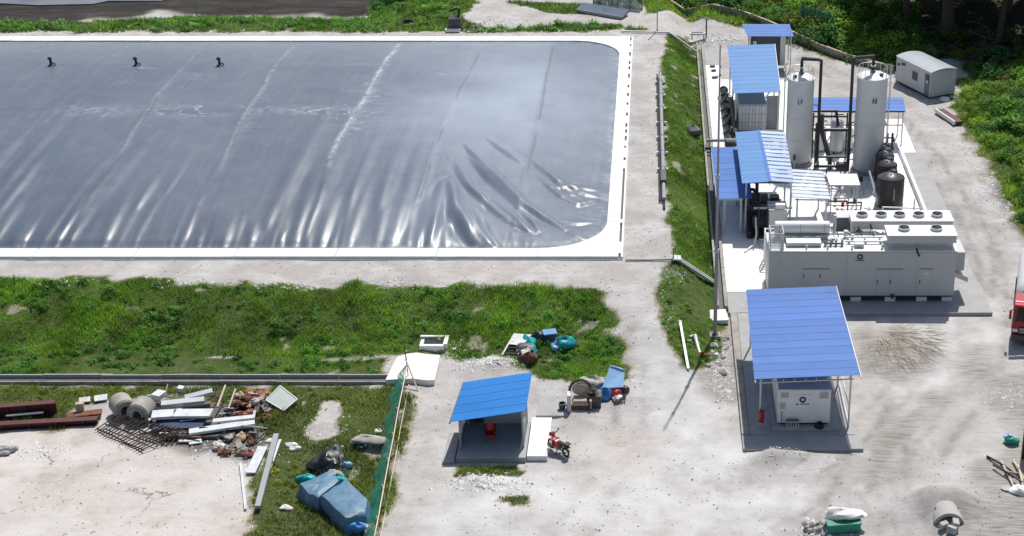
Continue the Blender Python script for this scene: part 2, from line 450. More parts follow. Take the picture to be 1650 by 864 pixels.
def ground_mat():
    t = NT('ground_soil')
    big = t.noise(.07, 6, .6); mid = t.noise(.38, 7, .62); med = t.noise(1.9, 8, .68); fine = t.noise(9, 6, .72); micro = t.noise(32, 4, .7)
    st = t.noise(1.0, 8, .68, t.mapv((.45, 3.2, 1), R(12)))
    st2 = t.noise(1.0, 8, .68, t.mapv((.5, 3.6, 1), R(52)), .4)
    st3 = t.noise(1.0, 7, .65, t.mapv((.7, 6.0, 1), R(40)), .3)
    sand = t.ramp(big, [(.30, (.31, .298, .286)), (.5, (.37, .352, .334)), (.70, (.415, .383, .352))])
    sand = t.mix(t.ramp(mid, [(.40, .0), (.66, .80)]), sand, (.55, .54, .53))
    sand = t.mix(t.ramp(med, [(.50, .0), (.72, .60)]), sand, (.29, .272, .25))
    sand = t.mix(t.ramp(st, [(.53, 0.0), (.72, .50)]), sand, (.31, .295, .275))
    sand = t.mix(t.ramp(st2, [(.54, 0.0), (.72, .42)]), sand, (.34, .325, .31))
    sand = t.mix(t.ramp(fine, [(.54, 0.0), (.74, .55)]), sand, (.27, .255, .235))
    sand = t.mix(t.ramp(micro, [(.50, 0.0), (.70, .25)]), sand, (.60, .59, .58))
    vo = t.new('ShaderNodeTexVoronoi'); vo.feature = 'DISTANCE_TO_EDGE'; vo.inputs['Scale'].default_value = .30
    wv = t.new('ShaderNodeVectorMath'); wv.operation = 'MULTIPLY_ADD'
    nv = t.new('ShaderNodeTexNoise'); nv.inputs['Scale'].default_value = .8; nv.inputs['Detail'].default_value = 5; t.link(t.pos(), nv.inputs['Vector'])
    t.link(nv.outputs['Color'], wv.inputs[0]); wv.inputs[1].default_value = (2.2, 2.2, 2.2); t.link(t.pos(), wv.inputs[2]); t.link(wv.outputs[0], vo.inputs['Vector'])
    crack = t.ramp(vo.outputs['Distance'], [(.004, 1.0), (.016, 0.0)])
    cmask = t.ramp(t.noise(.33, 4, .6), [(.56, 0.0), (.66, 1.0)])
    crk = t.math('MULTIPLY', crack, t.math('MULTIPLY', cmask, .45))
    sand = t.mix(crk, sand, (.20, .185, .165))
    gs = t.ramp(t.noise(1.4, 6, .65), [(.3, (.05, .07, .024)), (.55, (.08, .105, .036)), (.75, (.17, .155, .085))])
    brown = t.ramp(st3, [(.34, (.12, .105, .088)), (.50, (.26, .238, .21)), (.60, (.37, .345, .315)), (.72, (.13, .115, .095))])
    mud = t.ramp(t.noise(1.0, 9, .72, t.mapv((.22, .9, 1))), [(.30, (.014, .012, .011)), (.50, (.034, .029, .026)), (.64, (.06, .054, .05)), (.78, (.15, .145, .14))])
    pink = t.ramp(med, [(.3, (.53, .485, .45)), (.7, (.46, .425, .395))])
    pink = t.mix(t.ramp(mid, [(.48, 0.0), (.68, .75)]), pink, (.33, .265, .215))
    pink = t.mix(t.ramp(t.noise(.22, 6, .6), [(.42, 0.0), (.62, .6)]), pink, (.60, .58, .56))
    pink = t.mix(t.ramp(st, [(.56, 0.0), (.74, .4)]), pink, (.36, .31, .27))
    pink = t.mix(t.math('MULTIPLY', crack, t.ramp(t.noise(.25, 4, .6), [(.54, 0.0), (.62, .75)])), pink, (.17, .145, .12))
    g = t.attr('grass'); br = t.attr('brown'); md = t.attr('mud'); pk = t.attr('pale'); dk = t.attr('litter')
    tk = t.attr('track'); tkn = t.math('MULTIPLY', tk, t.ramp(t.noise(1.6, 6, .65), [(.3, .25), (.6, 1.0)]))
    sand = t.mix(t.math('MULTIPLY', tkn, .85), sand, (.215, .20, .188))
    sand = t.mix(t.math('MULTIPLY', t.attr('scrape'), t.ramp(mid, [(.3, .3), (.65, 1.0)])), sand, (.60, .59, .585))
    c = t.mix(pk, sand, pink)
    c = t.mix(br, c, brown)
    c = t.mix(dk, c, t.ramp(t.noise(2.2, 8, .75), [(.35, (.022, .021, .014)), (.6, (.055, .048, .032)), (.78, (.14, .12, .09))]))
    edge = t.math('MULTIPLY', t.noise(2.6, 6, .7), .9)
    ee = t.math('SUBTRACT', t.math('ADD', g, edge), .45)
    dry = t.mix(t.ramp(ee, [(.10, 0.0), (.34, .75)]), c, (.22, .195, .115))
    c = t.mix(t.ramp(ee, [(.36, 0.0), (.60, 1.0)]), dry, gs)
    c = t.mix(md, c, mud)
    t.col(c); t.set(Roughness=.95); t.b.inputs['Specular IOR Level'].default_value = .2
    hgt = t.math('ADD', t.math('MULTIPLY', fine, .30), t.math('ADD', t.math('MULTIPLY', med, .7), t.math('MULTIPLY', st2, .5)))
    hgt = t.math('SUBTRACT', hgt, t.math('MULTIPLY', crk, .25))
    t.bump(hgt, .50, .12)
ground_mat()

def cover_mat():
    t = NT('membrane')
    n = t.noise(.10, 6, .6)
    base = t.ramp(n, [(.3, (.082, .108, .150)), (.7, (.112, .136, .172))])
    streak = t.noise(1.0, 8, .7, t.mapv((2.6, .12, 1)))
    base = t.mix(t.ramp(streak, [(.48, 0.0), (.74, .40)]), base, (.19, .21, .24))
    blot = t.noise(.55, 8, .7)
    base = t.mix(t.ramp(blot, [(.50, 0.0), (.72, .35)]), base, (.19, .20, .21))
    silt = t.attr('silt')
    brk = t.noise(1.6, 7, .7)
    f = t.math('MULTIPLY', silt, t.ramp(brk, [(.38, .05), (.62, 1.0)]))
    base = t.mix(f, base, (.60, .62, .64))
    base = t.mix(t.attr('sheen_tone'), base, (.30, .355, .42))  # sky reflection painted into the base colour, together with panel tone
    base = t.mix(t.attr('seam'), base, (.05, .06, .075))
    t.col(base)
    t.link(t.ramp(t.noise(.5, 6, .65), [(.3, .30), (.7, .44)]), t.b.inputs['Roughness'])
    t.b.inputs['Specular IOR Level'].default_value = .5
    hh = t.math('ADD', t.noise(1.0, 6, .65, t.mapv((3.5, .40, 1), R(4))), t.math('MULTIPLY', t.noise(1.0, 5, .6, t.mapv((.8, 3.0, 1))), .45))
    t.bump(hh, .13, .10)
cover_mat()

def water_mat():
    t = NT('pond_water')
    t.col(t.ramp(t.noise(.12, 5), [(.35, (.10, .11, .12)), (.65, (.20, .21, .22))])); t.set(Roughness=.22)
    t.bump(t.noise(2, 4), .1, .05)
water_mat()
# ------------------------------------------------------------------ terrain
BZ = 1.8                                   # height of the lagoon berm above the yard
LX1, LY0, LY1 = -3.55, 97.6, 147.0         # inner edge of the lagoon kerb
KX1, KY0, KY1 = -2.33, 96.2, 148.5         # outer edge
PAD_X0, PAD_X1 = 4.75, 22.15

def base_height(X, Y):
    X = np.asarray(X, float); Y = np.asarray(Y, float)
    bl = sstep(-6, -1.8, X)
    b = BZ * sstep(85.6 * (1 - bl) + 79.5 * bl, 93.4 * (1 - bl) + 95.0 * bl, Y)
    b = b * (1 - sstep(.8, 4.0, X))
    back = 1.5 * sstep(146, 160, Y)
    h = np.maximum(b, back * sstep(2, 6, X))
    mudm = (1 - sstep(-33, -22, X)) * sstep(153, 160, Y)
    h = h - 1.3 * mudm
    hill = np.where(Y > 143, np.maximum(0, (X - 24) * .10), np.maximum(0, X - 28) * .16)
    h = h + np.clip(hill, 0, 4) * sstep(85, 105, Y)
    h = h + sstep(185, 260, Y) * 2.0
    return h

HEAPS = []                                  # x, y, rx, ry, height
for px, py, rx, ry, hh in [(1432, 560, 2.2, 2.6, 1.0), (1470, 585, 1.8, 1.6, .35), (1262, 728, 1.5, .75, .65), (1232, 738, .9, .6, .3),
                           (1522, 808, 2.1, 1.5, 1.0), (800, 585, 1.8, 1.0, .35), (770, 775, 1.2, .8, .3), (590, 716, 1.0, .6, .35),
                           (1640, 640, 1.6, 1.4, .4), (960, 622, 1.5, .8, .3), (735, 795, 1.1, .7, .25), (700, 700, .9, 1.6, .15), (1330, 845, 1.0, .7, .2)]:
    gx, gy = G(px, py, .2)
    HEAPS.append((gx, gy, rx, ry, hh))

def line_dist(pts, X, Y):
    d = np.full(np.shape(X), 1e9)
    for (ax, ay), (bx, by) in zip(pts, pts[1:]):
        ex, ey = bx - ax, by - ay
        t = np.clip(((X - ax) * ex + (Y - ay) * ey) / (ex * ex + ey * ey + 1e-9), 0, 1)
        d = np.minimum(d, np.hypot(X - ax - t * ex, Y - ay - t * ey))
    return d
def smooth_line(pix, z=0.0, n=8):
    P = [G(a, b, z) for a, b in pix]; out = []
    for i in range(len(P) - 1):
        p0, p1, p2, p3 = P[max(i - 1, 0)], P[i], P[i + 1], P[min(i + 2, len(P) - 1)]
        for k in range(n):
            t = k / n
            out.append(tuple(.5 * (2 * p1[j] + (p2[j] - p0[j]) * t + (2 * p0[j] - 5 * p1[j] + 4 * p2[j] - p3[j]) * t * t + (3 * p1[j] - p0[j] - 3 * p2[j] + p3[j]) * t ** 3) for j in (0, 1)))
    return out + [P[-1]]
TRACKS = [smooth_line(q) for q in [
    [(1300, 95), (1400, 150), (1480, 230), (1540, 320), (1580, 420), (1560, 540), (1480, 640), (1400, 730), (1330, 880)],
    [(1290, 110), (1390, 160), (1500, 260), (1570, 370), (1600, 460), (1590, 580), (1520, 690), (1460, 800), (1440, 900)],
    [(1570, 480), (1500, 570), (1420, 660), (1300, 760), (1180, 850), (1100, 920)],
    [(1560, 520), (1490, 600), (1440, 690), (1440, 780), (1500, 900)],
    [(1030, 560), (1060, 640), (1120, 720), (1200, 790), (1300, 870)],
    [(1020, 600), (1010, 690), (960, 790), (900, 900)],
    [(1160, 770), (1050, 720), (960, 760), (850, 850), (760, 900)],
    [(1640, 480), (1540, 590), (1470, 660), (1380, 790), (1250, 870)]]]
def track_mask(X, Y):
    m = np.zeros(np.shape(X))
    for i, ln in enumerate(TRACKS):
        d = line_dist(ln, X, Y) + (fbm(X * .5, Y * .5, 90 + i, 2) - .5) * .25
        tw = np.exp(-((d - .85) / .20) ** 2) * sstep(.30, .55, fbm(X * .25, Y * .25, 95 + i, 3))
        m = np.maximum(m, tw + .18 * np.exp(-(d / 1.5) ** 2))
    return np.clip(m, 0, 1)

def flat_mask(X, Y):
    """1 where slabs lie and the soil must stay below them"""
    m = np.zeros(np.shape(X))
    for x0, x1, y0, y1 in [(4.1, PAD_X1, 74.3, 151.5), (-12.0, -5.9, 73.2, 78.4)]:
        m = np.maximum(m, sstep(x0 - .5, x0, X) * (1 - sstep(x1, x1 + .5, X)) * sstep(y0 - .5, y0, Y) * (1 - sstep(y1, y1 + .5, Y)))
    return m

def height(X, Y):
    X = np.asarray(X, float); Y = np.asarray(Y, float)
    h = base_height(X, Y)
    fm = flat_mask(X, Y)
    n = (fbm(X * .22, Y * .22, 3, 4) - .5) * .28 + (fbm(X * 1.1, Y * 1.1, 9, 3) - .5) * .12
    lump = (fbm(X * .55, Y * .55, 61, 3) - .45) * .5 + (fbm(X * 1.7, Y * 1.7, 66, 2) - .5) * .22
    lm = sstep(84.5, 86.5, Y) * (1 - sstep(91.8, 93.4, Y)) * (1 - sstep(-5, -2.5, X)) + .6 * sstep(.9, 1.5, X) * (1 - sstep(3.0, 3.7, X)) * sstep(80, 84, Y) * (1 - sstep(147, 150, Y))
    h = h + lump * lm
    rut = np.sin((X * .5 + Y * .22) * 2.6 + 2.5 * fbm(X * .15, Y * .15, 21, 3)) * .035
    yard = (1 - sstep(91, 94, Y)) * sstep(-13, -9, X)
    berm = sstep(-200, -120, -np.abs(Y)) * 0 + np.where((Y > 92) & (X < 1), .35, 1.0)
    h = h + (n * berm + rut * yard * .4) * (1 - fm)
    if np.size(X) > 50: h = h - .07 * track_mask(X, Y) * (1 - fm)
    for gx, gy, rx, ry, hh in HEAPS:
        d2 = ((X - gx) / rx) ** 2 + ((Y - gy) / ry) ** 2
        h = h + hh * np.exp(-d2 * 1.3) * (.75 + .5 * fbm(X * 1.6, Y * 1.6, 31, 3)) * (1 - fm * .6)
    inside = sstep(0, .8, KX1 - .5 - X) * sstep(0, .8, Y - KY0 - .5) * sstep(0, .8, KY1 - .5 - Y)
    h = h - .6 * inside - .12 * fm
    return h

def hz(x, y): return float(height(np.array([x]), np.array([y]))[0])

def GT(px, py):
    z = 0.0
    for _ in range(5):
        x, y = G(px, py, z); z = float(base_height(np.array([x]), np.array([y]))[0])
    return (x, y)

def gpoly(pts): return [GT(*p) for p in pts]

P_BANK = gpoly([(-120, 448), (150, 450), (330, 456), (480, 463), (600, 457), (700, 466), (860, 462), (945, 470), (985, 500), (1003, 545), (1008, 590),
                (1000, 616), (940, 622), (880, 610), (855, 594), (800, 580), (720, 583), (705, 568), (640, 570), (618, 606), (-120, 606)])
P_STRIP = gpoly([(1076, 60), (1110, 62), (1128, 90), (1136, 200), (1142, 300), (1149, 400), (1152, 470), (1168, 520), (1160, 570), (1120, 602), (1095, 592),
                 (1062, 520), (1060, 470), (1068, 440), (1085, 420), (1079, 350), (1074, 300), (1071, 220), (1067, 130), (1070, 90)])
P_LOW = gpoly([(-120, 619), (640, 623), (655, 640), (612, 880), (400, 900), (405, 800), (440, 715), (415, 690), (380, 655), (300, 638), (200, 640), (110, 660), (105, 686), (-120, 690)])
P_BARE = gpoly([(520, 648), (552, 646), (545, 700), (505, 712), (490, 700)])
P_FAR = gpoly([(-160, 53), (300, 51), (560, 53), (735, 51), (790, 51), (1050, 50), (1060, 46), (1000, 41), (900, 36), (830, 47), (790, 45), (745, 32), (765, 8), (770, -8), (610, -8), (598, 28), (500, 31), (300, 27), (100, 40), (-160, 40)])
P_LAWN = gpoly([(815, 1), (950, 8), (1000, 26), (940, 25), (880, 20), (850, 12)])
P_VERGE = gpoly([(1040, 24), (1095, 24), (1190, 46), (1280, 70), (1440, 114), (1440, 60), (1300, -10), (1030, -10)])
P_RIGHT = gpoly([(1540, 158), (1552, 200), (1585, 260), (1612, 315), (1640, 370), (1720, 420), (1800, 300), (1800, 60), (1600, 90)])
P_MUD = gpoly([(-260, -60), (640, -60), (612, 12), (590, 24), (480, 27), (400, 28), (250, 22), (100, 36), (-260, 36)])
P_FOREST = gpoly([(1440, -40), (1760, -40), (1760, 150), (1640, 120), (1560, 105), (1500, 72), (1462, 58)])
P_BROWN = gpoly([(1385, 525), (1450, 520), (1495, 560), (1500, 605), (1450, 612), (1400, 600)])
P_BROWN2 = gpoly([(1590, 610), (1720, 590), (1720, 900), (1540, 900), (1560, 780), (1640, 700)])
P_TRACK = gpoly([(1400, 690), (1470, 640), (1540, 585), (1575, 560), (1580, 590), (1500, 670), (1440, 740), (1390, 760)])
P_SCR1 = gpoly([(1020, 470), (1060, 600), (1010, 760), (1100, 800), (1190, 740), (1180, 640), (1090, 600), (1050, 470)])
P_SCR2 = gpoly([(1420, 520), (1620, 470), (1600, 580), (1480, 700), (1430, 640)])
P_SCR3 = gpoly([(680, 800), (900, 760), (1300, 790), (1280, 864), (700, 880)])
P_SCRAP = gpoly([(235, 648), (300, 632), (440, 640), (470, 665), (440, 700), (420, 745), (340, 735), (240, 715)])
P_BROWN3 = gpoly([(1165, 520), (1195, 540), (1200, 640), (1150, 650), (1120, 610)])
P_PALE = gpoly([(-120, 690), (160, 690), (270, 712), (400, 750), (410, 880), (-120, 900)])
P_PALE2 = gpoly([(930, 690), (1060, 700), (1050, 770), (940, 790)])
P_FRONTW = gpoly([(735, 752), (830, 752), (838, 765), (800, 772), (730, 768)])
P_TUFT = gpoly([(800, 800), (850, 796), (858, 812), (800, 816)])

def soft(poly, X, Y, wd, amp=0.0, seed=40, fs=.7):
    d = sdist(poly, X, Y)
    if amp: d = d + (fbm(X * fs, Y * fs, seed, 4) - .5) * 2 * amp
    return sstep(-wd, wd, d)

def grass_mask(X, Y):
    g = np.zeros(np.shape(X))
    for i, (p, wd, amp) in enumerate([(P_BANK, .6, 1.1), (P_STRIP, .45, .6), (P_LOW, .6, .9), (P_FAR, .4, 1.2), (P_LAWN, .4, .6), (P_VERGE, .6, 1.0), (P_RIGHT, .6, 1.6), (P_FRONTW, .1, .3), (P_TUFT, .15, .4)]):
        g = np.maximum(g, soft(p, X, Y, wd, amp, 40 + i))
    g = g * (1 - soft(P_BARE, X, Y, .25, .35, 77))
    toe = np.exp(-((Y - 85.35 - (fbm(X * .2, X * 0, 18, 2) - .5) * .8) / .28) ** 2) * sstep(.45, .62, fbm(X * .22, Y * .1, 19, 3)) * (X < -15)
    spots = sstep(.70, .76, fbm(X * .6, Y * .6, 23, 3)) * .7
    g = g * (1 - .95 * toe) * (1 - spots)
    return g

xs = np.concatenate([np.array([-2500, -1200, -600, -300, -200, -150, -120, -100]), np.arange(-86, 58, .42), np.array([62, 70, 85, 110, 160, 300, 600, 1200, 2500])])
ys = np.concatenate([np.array([-1500, -600, -200, -60, 0, 30, 48, 55]), np.arange(59, 182, .42), np.array([186, 195, 210, 240, 300, 450, 800, 1500, 3500])])
GX, GY = np.meshgrid(xs, ys)
GZ = height(GX, GY)
nx, ny = len(xs), len(ys)
ii = (np.arange(ny - 1)[:, None] * nx + np.arange(nx - 1)[None, :]).ravel()
Fq = np.stack([ii, ii + 1, ii + 1 + nx, ii + nx], 1)
att = {
    'grass': grass_mask(GX, GY),
    'mud': soft(P_MUD, GX, GY, 1.0, 2.0, 51, .3),
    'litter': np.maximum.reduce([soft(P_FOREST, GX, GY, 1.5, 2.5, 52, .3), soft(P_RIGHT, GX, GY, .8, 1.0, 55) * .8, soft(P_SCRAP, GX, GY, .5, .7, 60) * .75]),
    'brown': np.maximum.reduce([soft(P_BROWN, GX, GY, 1.2, 1.6, 53) * .8, soft(P_BROWN2, GX, GY, .8, 1.5, 54) * .7, soft(P_BROWN3, GX, GY, .5, .6, 56) * .7, soft(P_TRACK, GX, GY, 1.4, 2.0, 59, .35) * .8]),
    'track': track_mask(GX, GY),
    'scrape': np.clip(soft(P_SCR1, GX, GY, 1.5, 2.0, 111, .3) + soft(P_SCR2, GX, GY, 1.2, 1.6, 112, .35) + soft(P_SCR3, GX, GY, 1.0, 1.5, 113, .4), 0, 1) * .8,
    'pale': np.maximum(soft(P_PALE, GX, GY, .4, .5, 57), soft(P_PALE2, GX, GY, 1.2, 1.5, 58) * .7),
}
ground = np_mesh('ground', np.stack([GX.ravel(), GY.ravel(), GZ.ravel()], 1), Fq, 'ground_soil', {k: v.ravel() for k, v in att.items()})
tag(ground, kind='structure')

# muddy pond water beyond the berm
pw = MB().prism(gpoly([(-300, 6), (-60, 4), (60, 10), (150, 8), (175, 3), (260, 3), (300, -8), (-300, -40)]), .2, .62).build('pond_water', 'pond_water'); tag(pw, kind='structure')

# ------------------------------------------------------------------ lagoon kerb: cast panels with open joints
kerb = bpy.data.objects.new('lagoon_kerb', None); COL.objects.link(kerb); kerb.location = (KX1, KY0, BZ); tag(kerb, kind='structure')
ZK0, ZK1 = BZ - .4, BZ + .22
CR = 4.6                                    # inner corner radius
def corner(cy, sgn):
    pts = []
    for k in range(11):
        a = math.pi / 2 * k / 10
        pts.append((LX1 - CR + CR * math.cos(a), cy + sgn * (CR * math.sin(a) - CR)))
    return pts
x_end = -84.0
edges = np.linspace(LX1 - CR, x_end, 12)
for i in range(11):
    for (y0, y1) in ((KY0, LY0), (LY1, KY1)):
        MB().box(edges[i + 1] + .02, edges[i] - .02, y0, y1, ZK0, ZK1 + random.uniform(-.012, .012)).build('kerb_panel', 'white_concrete', kerb, bevel=.03)
for cy, sg, yo in ((LY1, 1, KY1), (LY0, -1, KY0)):
    inner = corner(cy, sg)                 # from the right edge round to the long edge
    poly = inner + [(LX1 - CR, yo), (KX1 - .28, yo), (KX1 - .28, inner[0][1])]
    if sg > 0: poly = poly[::-1]
    MB().prism(poly, ZK0, ZK1).build('kerb_panel', 'white_concrete', kerb, bevel=.02)
ed = np.linspace(LY0 + CR, LY1 - CR, 6)
for i in range(5):
    MB().box(LX1, KX1 - .28, ed[i] + .02, ed[i + 1] - .02, ZK0, ZK1 + random.uniform(-.012, .012)).build('kerb_panel', 'white_concrete', kerb, bevel=.03)
MB().box(KX1 - .12, KX1 + .02, KY0, KY1, ZK0, ZK1 - .02).build('drain_lip', 'white_concrete', kerb, bevel=.02)
MB().box(KX1 - .28, KX1 - .12, KY0, KY1, ZK0, ZK1 - .16).build('drain_slot', 'dark_grey', kerb)
y = KY0 + .6
while y < KY1 - 1:                         # bridges that leave the slot open only in dashes
    L = random.uniform(.5, 2.2)
    if y > 112 or random.random() < .3:
        MB().box(KX1 - .275, KX1 - .125, y, min(y + L, KY1), ZK1 - .15, ZK1 - .012).build('slot_cover', 'white_concrete', kerb)
    y += L + random.uniform(.35, 1.3)
MB().box(KX1 - 84, KX1, KY0 - .16, KY0 - .03, BZ - .3, BZ + .06).build('drain_lip', 'grey_concrete', kerb)

# ------------------------------------------------------------------ lagoon cover: inflated membrane with real folds
DXC = .115
cxs = np.arange(-76.0, LX1 + .35, DXC); cys = np.arange(LY0 - .3, LY1 + .31, .19)
CX_, CY_ = np.meshgrid(cxs, cys)
qx = np.maximum(CX_ - (LX1 - CR), 0); qy = np.maximum(np.maximum((LY0 + CR) - CY_, CY_ - (LY1 - CR)), 0)
dist_in = np.where((qx > 0) & (qy > 0), CR - np.hypot(qx, qy), np.minimum(LX1 - CX_, np.minimum(CY_ - LY0, LY1 - CY_)))
di = np.clip(dist_in, 0, None)
dF = np.clip(CY_ - LY0, 0, None); dB = np.clip(LY1 - CY_, 0, None); dR = np.clip(LX1 - CX_, 0, None)
left = 1 - sstep(-70, -30, CX_)
bul = (2.1 + .3 * left) * (1 - np.exp(-dF / 7.0)) * (1 - np.exp(-dB / 10.0)) * (1 - np.exp(-dR / 9.0))
bul = bul * sstep(0, 1.0, di) + (fbm(CX_ * .09, CY_ * .09, 5, 3) - .5) * .5 * sstep(0, 6, di)
CZ = np.where(dist_in > 0, BZ + .10 + bul, BZ + .02)
silt = np.zeros_like(CZ)
seam = np.zeros_like(CZ)
wr = random.Random(5)
def ridge_line(x0, dx, L, amp, wd, y0=LY0, curve=0.0, base=.18):
    global CZ
    t = (CY_ - y0) / L
    tt = np.clip(t, 0, 1)
    cxl = x0 + dx * (CY_ - y0) + curve * tt * tt
    ww = wd * (.55 + 1.0 * tt * (1 - tt) * 4 * .6)
    d = (CX_ - cxl) / ww
    env = np.where((t > 0) & (t < 1), np.power(tt + 1e-6, .5) * np.power(1 - tt, 1.3), 0) * sstep(0, .35, di)
    prof = np.exp(-d * d) - .45 * np.exp(-((d - 1.7) / 1.1) ** 2)
    CZ = CZ + amp * env * prof
x = -68.0
while x < -12:
    n = wr.choice([1, 2, 3, 4, 6]); dx = wr.uniform(-.03, .06); L0 = wr.choice([5, 7, 9, 11, 14, 18, 24])
    for k in range(n):
        Lk = L0 * wr.uniform(.45, 1.2); th = wr.random()
        ridge_line(x + k * wr.uniform(.35, .95), dx + wr.uniform(-.035, .035), Lk, (.12 + .24 * th * th) * (.8 + Lk / 35), (.17 + .24 * th) * (1 + Lk / 40), LY0 + (0 if wr.random() < .75 else wr.uniform(1, 8)), wr.uniform(-.5, .5))
    x += n * .6 + wr.choice([.1, .3, .6, 1.0, 1.8])
for k in range(90):                        # dense short creases along the near edge
    ridge_line(wr.uniform(-70, -8), wr.uniform(-.25, .30), wr.uniform(1.0, 3.5), wr.uniform(.015, .045), wr.uniform(.10, .18))
for k in range(40):                         # short creases along the right edge
    y0_ = wr.uniform(102, 143); ridge_line(LX1 - wr.uniform(.3, 2.4), wr.uniform(-.6, .6), wr.uniform(.8, 2.5), wr.uniform(.02, .06), wr.uniform(.1, .2), y0_)
def ridge_poly(pix, amp, wd, fade=True):
    global CZ
    pts = [G(a, b, 2.6) for a, b in pix]
    tot = sum(math.dist(pts[i], pts[i + 1]) for i in range(len(pts) - 1)); acc = 0
    best = np.full(CX_.shape, 1e9); bt = np.zeros(CX_.shape); bs = np.zeros(CX_.shape)
    for i in range(len(pts) - 1):
        (ax, ay), (bx, by) = pts[i], pts[i + 1]
        ex, ey = bx - ax, by - ay; l = math.hypot(ex, ey)
        t = np.clip(((CX_ - ax) * ex + (CY_ - ay) * ey) / (l * l), 0, 1)
        px_, py_ = CX_ - ax - t * ex, CY_ - ay - t * ey
        d = np.hypot(px_, py_)
        m = d < best
        best = np.where(m, d, best); bt = np.where(m, (acc + t * l) / tot, bt); bs = np.where(m, np.sign(ex * py_ - ey * px_), bs)
        acc += l
    env = np.sin(math.pi * np.clip(bt * .92 + .04, 0, 1)) ** .7 * sstep(0, .5, di)
    d = best * bs / (wd * (.6 + .8 * np.sin(math.pi * bt)))
    CZ = CZ + amp * env * (np.exp(-d * d) - .5 * np.exp(-((d + 1.7) / 1.0) ** 2))
for pix, a, wd in [([(752, 246), (790, 285), (845, 330), (910, 360)], .34, .42), ([(755, 262), (800, 305), (860, 352), (868, 364)], .28, .36), ([(735, 272), (762, 310), (820, 352), (862, 366)], .24, .36),
                   ([(725, 298), (735, 340), (765, 375), (803, 396)], .45, .55), ([(757, 340), (775, 370), (803, 395)], .25, .3), ([(715, 300), (705, 350), (690, 395)], .35, .5), ([(785, 232), (815, 250), (845, 270)], .18, .3),
                   ([(855, 262), (900, 290), (945, 305), (970, 306)], .2, .35), ([(900, 315), (930, 322), (968, 310)], .14, .25), ([(880, 300), (940, 296), (972, 296)], .12, .25), ([(780, 300), (820, 335), (850, 365)], .2, .4),
                   ([(865, 282), (905, 312), (935, 322)], .15, .3), ([(900, 345), (930, 350), (960, 345)], .1, .2), ([(905, 360), (940, 372), (965, 368)], .1, .2)]:
    ridge_poly(pix, a * .85, wd * .75)
    for q in range(2):
        ox, oy = wr.uniform(-26, 26), wr.uniform(-10, 10)
        ridge_poly([(u + ox, v + oy) for u, v in pix], a * wr.uniform(.12, .3), wd * wr.uniform(.35, .6))
for x0 in (-10.0, -17.3, -24.7, -32.6, -40.6, -48.5, -56.5, -64.5):
    wob = (fbm(CY_ * .08, CY_ * 0 + x0, 15, 3) - .5) * 1.4
    d = CX_ - (x0 + wob * (.3 if x0 > -12 else 1) - (x0 < -30) * (CY_ - 98) * .05)
    CZ = CZ + (.07 if x0 == -24.7 else .03) * np.exp(-(d / .18) ** 2) * sstep(0, 2, di) - .015 * np.exp(-((d - .6) / .4) ** 2) * sstep(0, 2, di)
    st = {-24.7: 1.0, -32.6: .38, -40.6: .26, -48.5: .05}.get(x0, .05)
    seam = np.maximum(seam, .55 * np.exp(-((d - .15) / .10) ** 2) * sstep(.35, .6, fbm(CX_ * 0 + x0, CY_ * .3, 27, 3)))
    band = sstep(106, 116, CY_) * (1 - sstep(143, 146.5, CY_))
    silt = np.maximum(silt, st * np.exp(-(d / (.13 + .10 * st)) ** 2) * band)
    silt = np.maximum(silt, .55 * st * sstep(0, .1, d) * np.exp(-np.clip(d, 0, None) / 1.3) * sstep(114, 118, CY_) * (1 - sstep(126, 132, CY_)) * (fbm(CX_ * 1.0, CY_ * 2.4, 63, 4) > .55))
wx = CX_ + 3.0 * (fbm(CX_ * .35, CY_ * .35, 73, 3) - .5); wy = CY_ + 2.0 * (fbm(CX_ * .35, CY_ * .35, 75, 3) - .5)
f = vnoise(wx * .30, wy * .62, 71); f2 = vnoise(wx * .5 + 9, wy * 1.0, 72)
vein = np.maximum(np.exp(-((f - .5) / .035) ** 2), .8 * np.exp(-((f2 - .5) / .035) ** 2))
for px_, py_, rx_, ry_, am in [(165, 192, 3.6, 1.5, .8), (308, 190, 3.0, 1.9, .9), (400, 185, 2.0, 1.2, .5), (490, 187, 4.2, 1.1, .9), (560, 190, 1.6, 2.2, .9), (600, 140, 2.0, 3.0, .3), (310, 130, 2.0, 1.2, .35), (215, 118, 2.0, .5, .4), (560, 105, 4.5, .5, .35), (690, 165, .5, 1.6, .6), (712, 118, .4, 1.2, .5)]:
    gx_, gy_ = G(px_, py_, 3.2)
    e = np.exp(-(((CX_ - gx_) / rx_) ** 2 + ((CY_ - gy_) / ry_) ** 2) ** 1.5)
    silt = np.maximum(silt, am * e * vein)
    silt = np.maximum(silt, .25 * am * e * (f > .60))
for y0_ in (108.5, 121.0, 134.0):
    seam = np.maximum(seam, .35 * np.exp(-((CY_ - y0_ - (fbm(CX_ * .1, CX_ * 0, 28, 2) - .5)) / .09) ** 2) * sstep(.45, .62, fbm(CX_ * .25, CY_ * 0 + y0_, 29, 3)))
panel_tone = _h(np.floor((CX_ + 2.6) / 7.45), np.floor(CY_ * 0), 5)
sheen_tone = (-.05 + 1.1 * fbm(CX_ * .10, CY_ * .10, 33, 5)) * sstep(-30, -12, CX_) * sstep(106, 120, CY_)  # painted sky sheen: paler membrane colour towards the right
sheen_tone = sheen_tone * (1 - .55 * sstep(-10.2, -9.9, CX_)) + .30 * sstep(132, 146, CY_) * (1 - sstep(-24, -8, CX_)) * (.4 + fbm(CX_ * .1, CY_ * .2, 35, 3)) + .12 * panel_tone * sstep(-60, -40, CX_)  # sheen also painted along the far side; sheet panels differ in tone
